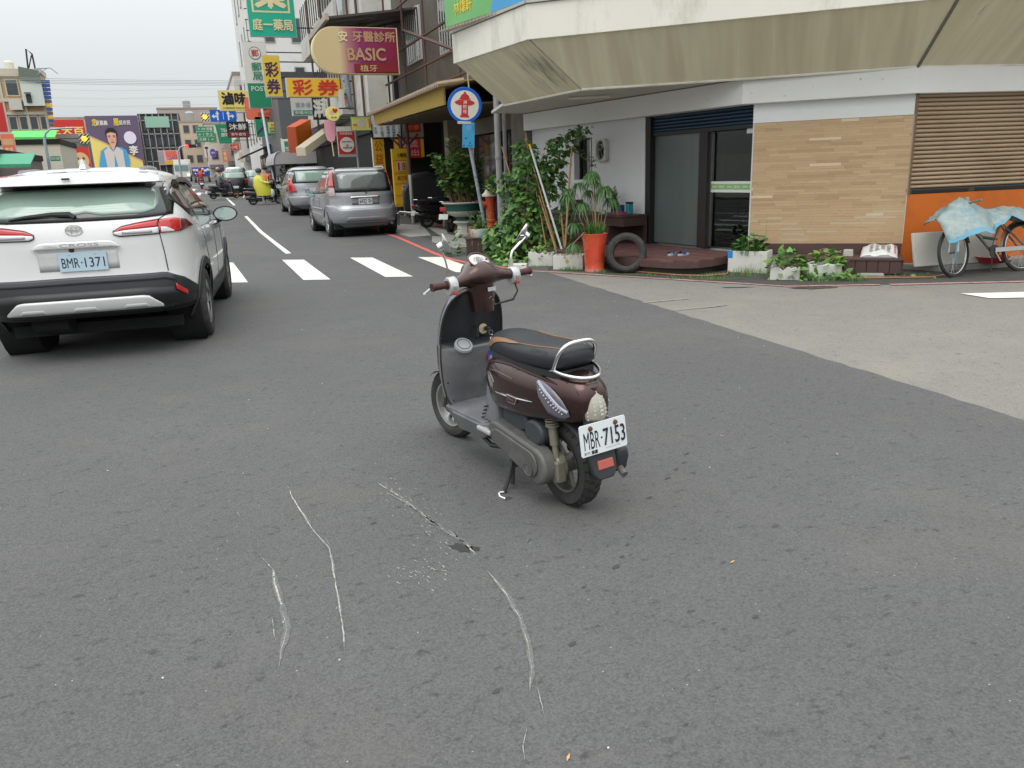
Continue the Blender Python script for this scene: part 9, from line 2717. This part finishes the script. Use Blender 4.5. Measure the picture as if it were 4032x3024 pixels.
pbt = sign('large plum and yellow billboard with a man in a beige vest over a blue shirt',-16.3,-8.4,3.2,12.5,150,S_['plum'],(('$',0,0,0,0,S_['khaki'],[(-0.47,0.15),(-0.1,-0.02),(0.47,-0.3),(0.47,-0.49),(-0.47,-0.49)]),('$',0,0,0,0,S_['tan'],[(-0.47,0.17),(-0.1,0.0),(0.47,-0.28),(0.47,-0.31),(-0.1,-0.03),(-0.47,0.14)]),('愛嘉義',-0.2,0.38,0.22,0.08,S_['white'],0.02),('忠',-0.33,0.39,0.1,0.12,S_['yellow'],0.02),('挺市民',0.24,0.38,0.22,0.08,S_['white'],0.02),('厝',0.08,0.39,0.1,0.12,S_['yellow'],0.02),('@',0.30,0.12,0.24,0.22,flat('pale_lilac',(215,208,222))),('李',0.33,-0.1,0.16,0.16,S_['white'],0.04),
	 ('$',0,0,0,0,S_['sky'],[(-0.38,-0.36),(-0.30,-0.1),(-0.2,-0.04),(0.1,-0.04),(0.2,-0.1),(0.22,-0.3),(0.16,-0.49),(-0.26,-0.49)]),('$',0,0,0,0,flat('vest_beige',(200,190,185)),[(-0.22,-0.49),(-0.24,-0.1),(-0.14,-0.03),(-0.06,-0.12),(0.02,-0.03),(0.12,-0.1),(0.12,-0.49),(0.0,-0.49),(-0.05,-0.15),(-0.1,-0.49)]),('$',0,0,0,0,S_['skin'],[(-0.14,0.22),(-0.13,0.06),(-0.09,-0.02),(-0.06,-0.1),(-0.01,-0.02),(0.03,0.06),(0.04,0.22)]),('$',0,0,0,0,S_['black'],[(-0.16,0.14),(-0.16,0.23),(-0.1,0.29),(0.0,0.29),(0.06,0.23),(0.06,0.14),(0.03,0.2),(-0.06,0.22),(-0.13,0.2)]),('#',-0.095,0.155,0.045,0.012,S_['black']),('#',-0.005,0.155,0.045,0.012,S_['black']),('@',-0.095,0.135,0.03,0.014,S_['dgrey']),('@',-0.005,0.135,0.03,0.014,S_['dgrey']),('#',-0.05,0.045,0.06,0.012,S_['maroon']),('$',0,0,0,0,flat('skin_shade',(188,135,112)),[(-0.06,0.12),(-0.035,0.075),(-0.065,0.075)]),('$',0,0,0,0,flat('skin_shade',(188,135,112)),[(0.005,0.0),(0.035,0.06),(0.04,0.2),(0.02,0.08)])),edge=S_['plum'],name='billboard',cat='billboard')
rf_ = random.Random(12)
cols = [(188,170,150),(205,195,180),(165,150,138),(210,205,198),(175,160,150),(150,145,142)]
far = [(-2.0,1.6,146,160,11.0),(1.6,4.6,128,145,9.5),(3.6,9,108,127,9.0),(4.4,10,86,106,11.5),(-6,5,172,185,15.2),(5,12,150,170,13),(-40,-24,150,170,10),(-12.5,-5,175,190,12),(12,30,90,110,10)]
for k,(x0,x1,y0,y1,z1) in enumerate(far):
	wy = [(x0 + 0.5 + i * 1.5,x0 + 1.5 + i * 1.5,z,z + 1.3) for i in range(int((x1 - x0 - 0.5) / 1.5)) for z in (4.5,7.0,9.3) if z + 1.5 < z1]
	wx = [(y0 + 1 + i * 3,y0 + 2.6 + i * 3,z,z + 1.4) for i in range(int((y1 - y0) / 3)) for z in (4.5,7.5) if z + 1.5 < z1] if x0 > 0 else ()
	h_ = house(('beige narrow far building right of the dark framed one','pale far house above the white truck','grey brown far building beyond the dark cafe','pale building just past the white tower','tall white rooftop block on the skyline','cream far building behind the tea sign','far building left of the red billboard','low far building behind the billboards','pale far building down the cross street')[k],x0,x1,y0,y1,z1,flat('far_wall_%d' % k,cols[k % 6],0.9),wins_y=wy,wins_x=wx,fr=flat('far_frame',(150,140,130)))
	on(MB().lathe([(0,0),(0.7,0),(0.75,1.3),(0.4,1.6),(0,1.65)],12,T((x0 + x1) / 2,y0 + 2,z1 + 0.3)),'water_tank',S_['grey'],parent=h_)
	on(MB().slab([(x0,y0 - 1.5,3.2),(x1,y0 - 1.5,3.2),(x1,y0,3.7),(x0,y0,3.7)],(0,0,0.08)),'shop_canopy',S_['dgrey'],parent=h_,smooth=0)
for k in range(4):
	x,z = (2.6,3.3,2.9,3.6)[k],(3.4,4.4,5.6,3.0)[k]
	sign(('small orange sign far along the right pavement','small red sign far along the right pavement','small pink sign above the far cafe','small white sign beside the far cafe awning')[k],x,x + (0.6,0.9,0.8,0.5)[k],z,z + (1.2,0.6,0.5,0.9)[k],92 - k * 5,S_[('orange','red','pink','white')[k]],(('餐|館',0,0,0.5,0.8,S_['cream'],0.02),) if k in (0,3) else (('小吃',0,0,0.7,0.6,S_['cream'],0.02),))
for k in range(4):
	z = 8.26 - k * 0.10
	c = MB().tube([(-26,58,z + 0.25),(-11,60,z - 0.02),(-3,60,z - 0.14),(5.2,62,z + 0.05)],0.013,4)
	tag(c.build('overhead_cable',flat('cable_grey',(150,152,154))),('topmost','second from top','third from top','lowest')[k] + ' of the four parallel grey cables strung across the street','cable','overhead cables')
for k,z in enumerate((11.6,12.6,13.6)):
	c = MB().tube([(-40,120,z + 0.6),(-10,121,z - 0.1),(12,122,z + 0.4)],0.022,4)
	tag(c.build('overhead_cable',flat('cable_pale',(175,178,180))),('lowest','middle','topmost')[k] + ' of three faint far cables above the billboards','cable','overhead cables')
la = MB().tube([(6.5,34,1.4),(6.2,34,4.9),(5.9,34,8.6),(5.2,34,9.9),(3.6,34,10.6)],[0.11,0.1,0.09,0.07,0.05],10)
tag(la.build('street_lamp',M_GALV),'tall grey lamp post with a curved arm beside the amber lottery sign','lamp post')
cm_ = MB().ball((0,0,0),(0.3,0.12,0.1),10,T(6.35,27.4,3.55) @ RY(-0.3))
tag(cm_.build('lamp_head',S_['cream']),'cream boat shaped lamp hood above the awning eave','lamp')
# ---- scooters and riders ----------------------------------------------------------------------------
M_RIMD = flat('moped_rim',(120,120,120),0.4)
def moped(label,loc,rz,group=None,rim=M_RIMD,body=M_BLKP,scale=1.0,long_=0.0):
	t = thing('scooter',label,'scooter',loc,rz,group)
	t.scale = (scale,) * 3
	wb = 1.22 + long_
	for y in (0,wb):
		w = MB(T(0,y,0.22) @ Y2Z).lathe(tyre_profile(0.22,0.1,0.14),24,cap=False).build('wheel',M_TYRE,t,smooth=50)
		mb = MB(T(0,y,0.22) @ Y2Z).lathe([(0.145,-0.04),(0.13,0),(0.145,0.04)],24,cap=False)
		for k in range(5):
			a = 2 * PI * k / 5
			mb.tube([(0,0,0),(0.14 * math.cos(a),0.14 * math.sin(a),0)],0.016,5)
		mb.build('rim',rim,w)
	tab = [(-0.36,0.60,0.03,0.03,0.03,2.2),(-0.2,0.58,0.10,0.09,0.09,2.4),(0.1,0.54,0.15,0.12,0.14,2.6),(0.4,0.5,0.14,0.13,0.13,2.6),(0.58,0.48,0.08,0.1,0.1,2.4)]
	body_loft(tab,-0.36,0.58,14,18).build('tail_body',body,t,smooth=70)
	tab = [(-0.25,0.75,0.05,0.03,0.03,2.2),(-0.1,0.745,0.13,0.05,0.06,2.6),(0.3,0.70,0.14,0.055,0.06,2.6),(0.6,0.69,0.08,0.05,0.06,2.4)]
	body_loft(tab,-0.25,0.6,12,16).build('seat',M_SEAT,t,smooth=70)
	MB().box(-0.15,0.15,0.5,0.95 + long_,0.24,0.31).build('floor_board',body,t,smooth=0,bevel=0.02)
	MB().loft([[(-0.17,0.92 + long_,0.3),(0.17,0.92 + long_,0.3),(0.12,1.12 + long_,0.32),(-0.12,1.12 + long_,0.32)],[(-0.2,0.92 + long_,0.6),(0.2,0.92 + long_,0.6),(0.1,1.1 + long_,0.62),(-0.1,1.1 + long_,0.62)],[(-0.12,0.86 + long_,0.92),(0.12,0.86 + long_,0.92),(0.06,0.98 + long_,0.92),(-0.06,0.98 + long_,0.92)]]).build('leg_shield',body,t,smooth=40,bevel=0.02)
	MB().ball((0,0.88 + long_,0.99),(0.13,0.12,0.09),12).build('headset',body,t)
	MB().tube([(-0.33,0.80 + long_,1.0),(0,0.88 + long_,0.99),(0.33,0.80 + long_,1.0)],0.017,6).build('handlebar',M_BLACKF,t)
	for s in (-1,1):
		m_ = MB().tube([(s * 0.24,0.83 + long_,1.0),(s * 0.3,0.85 + long_,1.2)],0.008,5)
		m_.ball((s * 0.32,0.84 + long_,1.24),(0.07,0.015,0.045),10)
		m_.build('mirror',M_CHR,t)
		MB().tube([(s * 0.06,wb,0.22),(s * 0.06,wb - 0.12,0.55)],0.022,6).build('fork_leg',M_ENG,t)
	MB().box(-0.09,0.09,-0.40,-0.34,0.55,0.65).build('tail_lamp',M_REDL,t,smooth=0,bevel=0.015)
	MB(T(0,-0.40,0.42) @ RX(-0.4)).box(-0.12,0.12,-0.005,0.005,-0.07,0.07).build('licence_plate',S_['white'],t,smooth=0)
	MB().box(-0.16,-0.07,-0.1,0.45,0.14,0.32).build('drive_cover',M_ENG,t,smooth=0,bevel=0.03)
	MB().tube([(0.13,0.2,0.25),(0.13,-0.35,0.32)],0.055,8).build('silencer',M_BLACKF,t)
	mb = MB().grid([[(x,wb + 0.25 * math.cos(a),0.22 + 0.25 * math.sin(a)) for x in (-0.06,0,0.06)] for a in [0.4 + 2.0 * i / 8 for i in range(9)]])
	mb.build('front_fender',body,t,smooth=60,fix=False)
	MB().tube([(-0.1,-0.1,0.76),(-0.11,-0.3,0.78),(0,-0.36,0.78),(0.11,-0.3,0.78),(0.1,-0.1,0.76)],0.012,6).build('grab_rail',M_CHR,t)
	return t
m0 = moped('black scooter parked side-on nearest the awning post',(5.78,21.4,0.0),math.radians(-80),'scooters parked under the awning')
for lab,loc,rz in (('black scooter showing its tail and white plate beside the pedestal urn',(5.75,19.1,0),math.radians(-38)),('black scooter deep under the awning behind the side-on one',(6.5,22.5,0),math.radians(-80))):
	c = copy_tree(m0); c.location = loc; c.rotation_euler.z = rz; c['label'] = lab
for lab,loc,rz in (('black scooter parked at the kerb behind the orange shirted person',(4.1,42.6,0.33),math.radians(40)),('black scooter parked nose out beside the bush',(4.5,41.6,0.32),math.radians(70))):
	c = copy_tree(m0); c.location = loc; c.rotation_euler.z = rz; c['label'] = lab; c['group'] = 'scooters parked at the kerb'
hl = MB().ball((0,0,0),(0.13,0.15,0.11),14,T(4.18,42.2,1.45))
tag(hl.build('helmet',S_['white']),'white helmet resting on a parked scooter by the bush','helmet')
bc_ = thing('covered_scooter','dark hooded shape of a covered scooter under the awning beside the post','scooter',(6.75,24.2,0.0))
MB().loft([[(-0.3,y,0.35),(0.3,y,0.35),(0.28,y,h),(0,y,h + 0.08),(-0.28,y,h)] for y,h in ((-0.8,0.8),(-0.5,1.2),(0.1,1.45),(0.6,1.4),(0.9,0.9))],M=RZ(1.4)).build('cover',flat('cover_black',(34,33,36),0.6,var=0.2),bc_,smooth=50,bevel=0.05)
MB(RZ(1.4)).box(-0.15,0.15,-0.6,0.7,0.0,0.34).build('wheels',M_TYRE,bc_,smooth=0,bevel=0.05)
hl = MB().ball((0,0,0),(0.13,0.15,0.11),14,T(6.9,21.25,1.02))
tag(hl.build('helmet',S_['white']),'white helmet on the scooters under the awning','helmet')
yb = moped('black scooter turning across the road under the rider in the yellow raincoat',(2.25,39.9,rise(39.8)),math.radians(-84))
gm = moped('large black motor scooter with gold front wheel crossing the road',(0.58,47.4,rise(47) + 0.06),math.radians(-68),scale=0.92,rim=mat('gold_rim',(0.45,0.30,0.06),0.4,metal=0.5),long_=0.22)
rs_ = moped('black scooter with lit tail lamp ridden away by the red shirted person',(0.1,70.5,rise(70.5)),math.radians(2))
def skin_mesh(name,nodes,edges,m_,parent=None,loc=(0,0,0),rz=0):
	"""one continuous surface grown over a jointed skeleton"""
	me = bpy.data.meshes.new(name)
	me.from_pydata([n[:3] for n in nodes],edges,[])
	o = bpy.data.objects.new(name,me)
	COL.objects.link(o)
	o.location = loc
	o.rotation_euler.z = rz
	if parent:
		o.parent = parent
	o.modifiers.new('skin','SKIN')
	for v,n in zip(me.skin_vertices[0].data if me.skin_vertices else [],nodes):
		v.radius = (n[3],n[3])
	if not me.skin_vertices:
		bm = bmesh.new(); bm.from_mesh(me)
		ly = bm.verts.layers.skin.verify()
		for v,n in zip(bm.verts,nodes):
			v[ly].radius = (n[3],n[3])
			v[ly].use_root = (v.index == 0)
		bm.to_mesh(me); bm.free()
	o.modifiers.new('sub','SUBSURF').render_levels = 1
	me.materials.append(m_)
	return o
M_SKIN = flat('skin_tone',(190,140,115),0.5)
M_HAIR = flat('hair_black',(25,22,22),0.6)
def person(label,loc,rz,sit,shirt,trousers,helmet=None,arms=0.42,group=None,bare=False):
	"""hip at the origin height for sit=True (0.78 m seat) or standing; faces +y"""
	h = 0.80 if sit else 0.88
	nodes = [(0,0,h,0.13),(0,0.02,h + 0.25,0.12),(0,0.03,h + 0.45,0.13),(0,0.03,h + 0.53,0.055),(0,0.04,h + 0.62,0.075),(0,0.05,h + 0.72,0.095),(0,0.04,h + 0.81,0.07)]
	edges = [(0,1),(1,2),(2,3),(3,4),(4,5),(5,6)]
	sh,tr = [],[]
	for s in (-1,1):
		k = len(nodes)
		nodes += [(s * 0.17,0.03,h + 0.45,0.055),(s * 0.25,0.12,h + 0.24,0.042),(s * 0.24,arms,h + 0.20,0.034),(s * 0.24,arms + 0.09,h + 0.20,0.03)]
		edges += [(2,k),(k,k + 1),(k + 1,k + 2),(k + 2,k + 3)]
		k = len(nodes)
		nodes += [(s * 0.10,0.03,h - 0.02,0.085),(s * 0.15,0.42 if sit else 0.03,h - 0.04 if sit else 0.47,0.065),(s * 0.16,0.46 if sit else 0.0,0.36 if sit else 0.08,0.045),(s * 0.16,0.6 if sit else 0.14,0.32 if sit else 0.04,0.035)]
		edges += [(0,k),(k,k + 1),(k + 1,k + 2),(k + 2,k + 3)]
	p = skin_mesh('person',nodes,edges,M_SKIN,None,loc,rz)
	tag(p,label,'person',group)
	cn = [(a,b,c,r_ * 1.12 + 0.012) for a,b,c,r_ in nodes[:3]] + [(nodes[3][0],nodes[3][1],nodes[3][2] - 0.03,0.07)]
	ce = [(0,1),(1,2),(2,3)]
	for k in (7,15):
		j = len(cn)
		cn += [(a,b,c,r_ * 1.2 + 0.01) for a,b,c,r_ in nodes[k:k + 3]]
		ce += [(2,j),(j,j + 1),(j + 1,j + 2)]
	skin_mesh('shirt',cn,ce,shirt,p)
	cn,ce = [(0,0,h,0.155)],[]
	for k in (11,19):
		j = len(cn)
		cn += [(a,b,c,r_ * 1.15 + 0.012) for a,b,c,r_ in nodes[k:k + 3]]
		ce += [(0,j),(j,j + 1),(j + 1,j + 2)]
	skin_mesh('trousers',cn,ce,trousers,p)
	z = h + 0.76
	if helmet:
		MB().ball((0,0.03,z + 0.02),(0.135,0.15,0.13),16).build('helmet',helmet,p)
	else:
		MB().ball((0,0.02,z + 0.025),(0.10,0.11,0.09),14).build('hair',M_HAIR,p)
	for s in (-1,1):
		MB().ball((s * 0.035,0.135,z - 0.03),0.012,6).build('eye',M_BLACKF,p)
		MB().ball((s * 0.098,0.05,z - 0.05),(0.012,0.025,0.035),6).build('ear',M_SKIN,p)
		for k in range(4):
			MB().tube([(s * (0.215 + k * 0.017),arms + 0.11,h + 0.205),(s * (0.215 + k * 0.017),arms + 0.155 - 0.006 * abs(k - 1),h + 0.20),(s * (0.215 + k * 0.017),arms + 0.16,h + 0.17)],0.009,5).build('finger',M_SKIN,p)
	MB().tube([(0,0.14,z - 0.03),(0,0.165,z - 0.065)],0.013,6).build('nose',M_SKIN,p)
	MB().cbox((0,0.14,z - 0.10),(0.05,0.012,0.01)).build('mouth',flat('lip',(150,85,80)),p,smooth=0)
	return p
yz = rise(39.8)
yp = person('person in a yellow raincoat and dark helmet riding the black scooter',(2.62,39.86,yz),math.radians(-84),True,S_['lyellow'],M_DSTEEL,S_['dgrey'])
rc_ = [[(r_ * math.cos(a) * 1.0,yo + r_ * 1.25 * math.sin(a),z) for a in [2 * PI * i / 18 for i in range(18)]] for z,r_,yo in ((0.42,0.33,0.22),(0.62,0.34,0.20),(0.85,0.30,0.10),(1.1,0.24,0.05),(1.28,0.20,0.03),(1.38,0.08,0.04))]
MB().loft(rc_,cap=False).build('raincoat',mat('raincoat_yellow',L(205,200,70),0.4,var=0.15,scale=6),yp,smooth=60)
bg_ = MB().ball((0,0,0),(0.14,0.12,0.2),12,T(3.15,39.75,yz + 0.52))
tag(bg_.build('plastic_bag',mat('bag_white',(0.6,0.66,0.62),0.4,var=0.2)),'pale plastic bag hanging at the front of the scooter in the yellow rider\'s lap','bag')
person('person in a grey jacket and dark helmet riding the gold wheeled motor scooter',(1.02,47.15,rise(47) + 0.03),math.radians(-68),True,flat('jacket_grey',(105,110,108)),flat('jeans_dark',(52,55,68)),S_['dgrey'])
person('person in a red shirt riding away down the street',(0.1,71.0,rise(71)),math.radians(2),True,flat('shirt_red',(190,50,60)),M_DSTEEL,S_['maroon'])
person('person in an orange shirt bending over at the kerb beyond the yellow rider',(3.1,41.9,rise(41.9)),math.radians(-20),False,flat('shirt_orange',(220,95,60)),M_DSTEEL)
pkp = person('person in a pink helmet riding between the black car and the blue truck',(1.35,64,rise(64)),0.1,True,S_['grey'],M_DSTEEL,S_['pink'])
person('man in a white shirt looking out through the dark shop window',tuple(FM @ Vector((4.30,-0.62,0.2))),math.atan2(dM.y,dM.x) + 0.25,False,flat('shirt_white',(205,205,212)),M_DSTEEL,None,0.25)
# trucks far off
for nm,lab,x,y,w_,h_,cabc,box in (('box_truck','white box truck with lit headlamp coming towards us far off',-1.75,104,1.9,2.6,S_['white'],S_['white']),('pickup_truck','blue open truck loaded with pink and white bags far off',0.3,95,1.75,1.7,S_['blue'],S_['blue'])):
	t = thing(nm,lab,'truck',(x,y,rise(y)))
	MB().box(-w_ / 2,w_ / 2,1.0,4.6,0.75,h_).build('cargo_body' if nm == 'box_truck' else 'tailgate',box,t,smooth=0,bevel=0.04)
	if nm == 'box_truck':
		MB().taper((-0.1,0.2,0.5),(1.8,1.5,1.7),(0.95,0.85)).build('cab',cabc,t,smooth=0,bevel=0.06)
		MB().cbox((-0.1,-0.53,1.6),(1.5,0.05,0.65)).build('windscreen',flat('screen_teal',(120,150,148),0.1),t,smooth=0)
		MB().cbox((0.6,-0.6,0.8),(0.22,0.06,0.18)).build('headlamp',mat('headlamp_lit',(1,0.95,0.7),0.3,var=0,emit=2.0),t,smooth=0)
		MB().cbox((-0.75,-0.6,0.8),(0.22,0.06,0.18)).build('headlamp',mat('headlamp_off',(0.6,0.6,0.6),0.3),t,smooth=0)
	else:
		r9 = random.Random(9)
		for k in range(12):
			MB().ball((-0.7 + (k % 6) * 0.28,1.0 + (k // 6) * 0.4,1.25 + r9.uniform(0,0.2)),(0.2,0.18,0.17),8).build('sack',(S_['pink'],S_['white'],S_['cream'])[k % 3],t)
	for yy in (0.3,3.8):
		for s in (-1,1):
			MB(T(s * (w_ / 2 - 0.15),yy,0.36) @ Y2Z).lathe(tyre_profile(0.36,0.2,0.2),18).build('wheel',M_TYRE,t)
# bush by the parked scooters
bs = thing('bush','loose green bush on the pavement beyond the minivan','bush',(4.75,45.5,rise(45)))
rg = random.Random(13)
lv = Leaves('oval',[GREENS[0],GREENS[1],GREENS[2],GREENS[3]],(3,4,2,1))
for i in range(620):
	u = Vector((rg.gauss(0,1),rg.gauss(0,1),rg.gauss(0,1))).normalized() * (0.5 + 0.5 * rg.random())
	lv.add((u.x * 0.62,u.y * 0.6,1.05 + u.z * 0.95),u,rg.uniform(0.12,0.2),rg)
lv.build(bs,0)
MB().tube([(0,0,0),(0.05,0,0.8)],0.04,6).build('trunk',M_TWIG,bs)
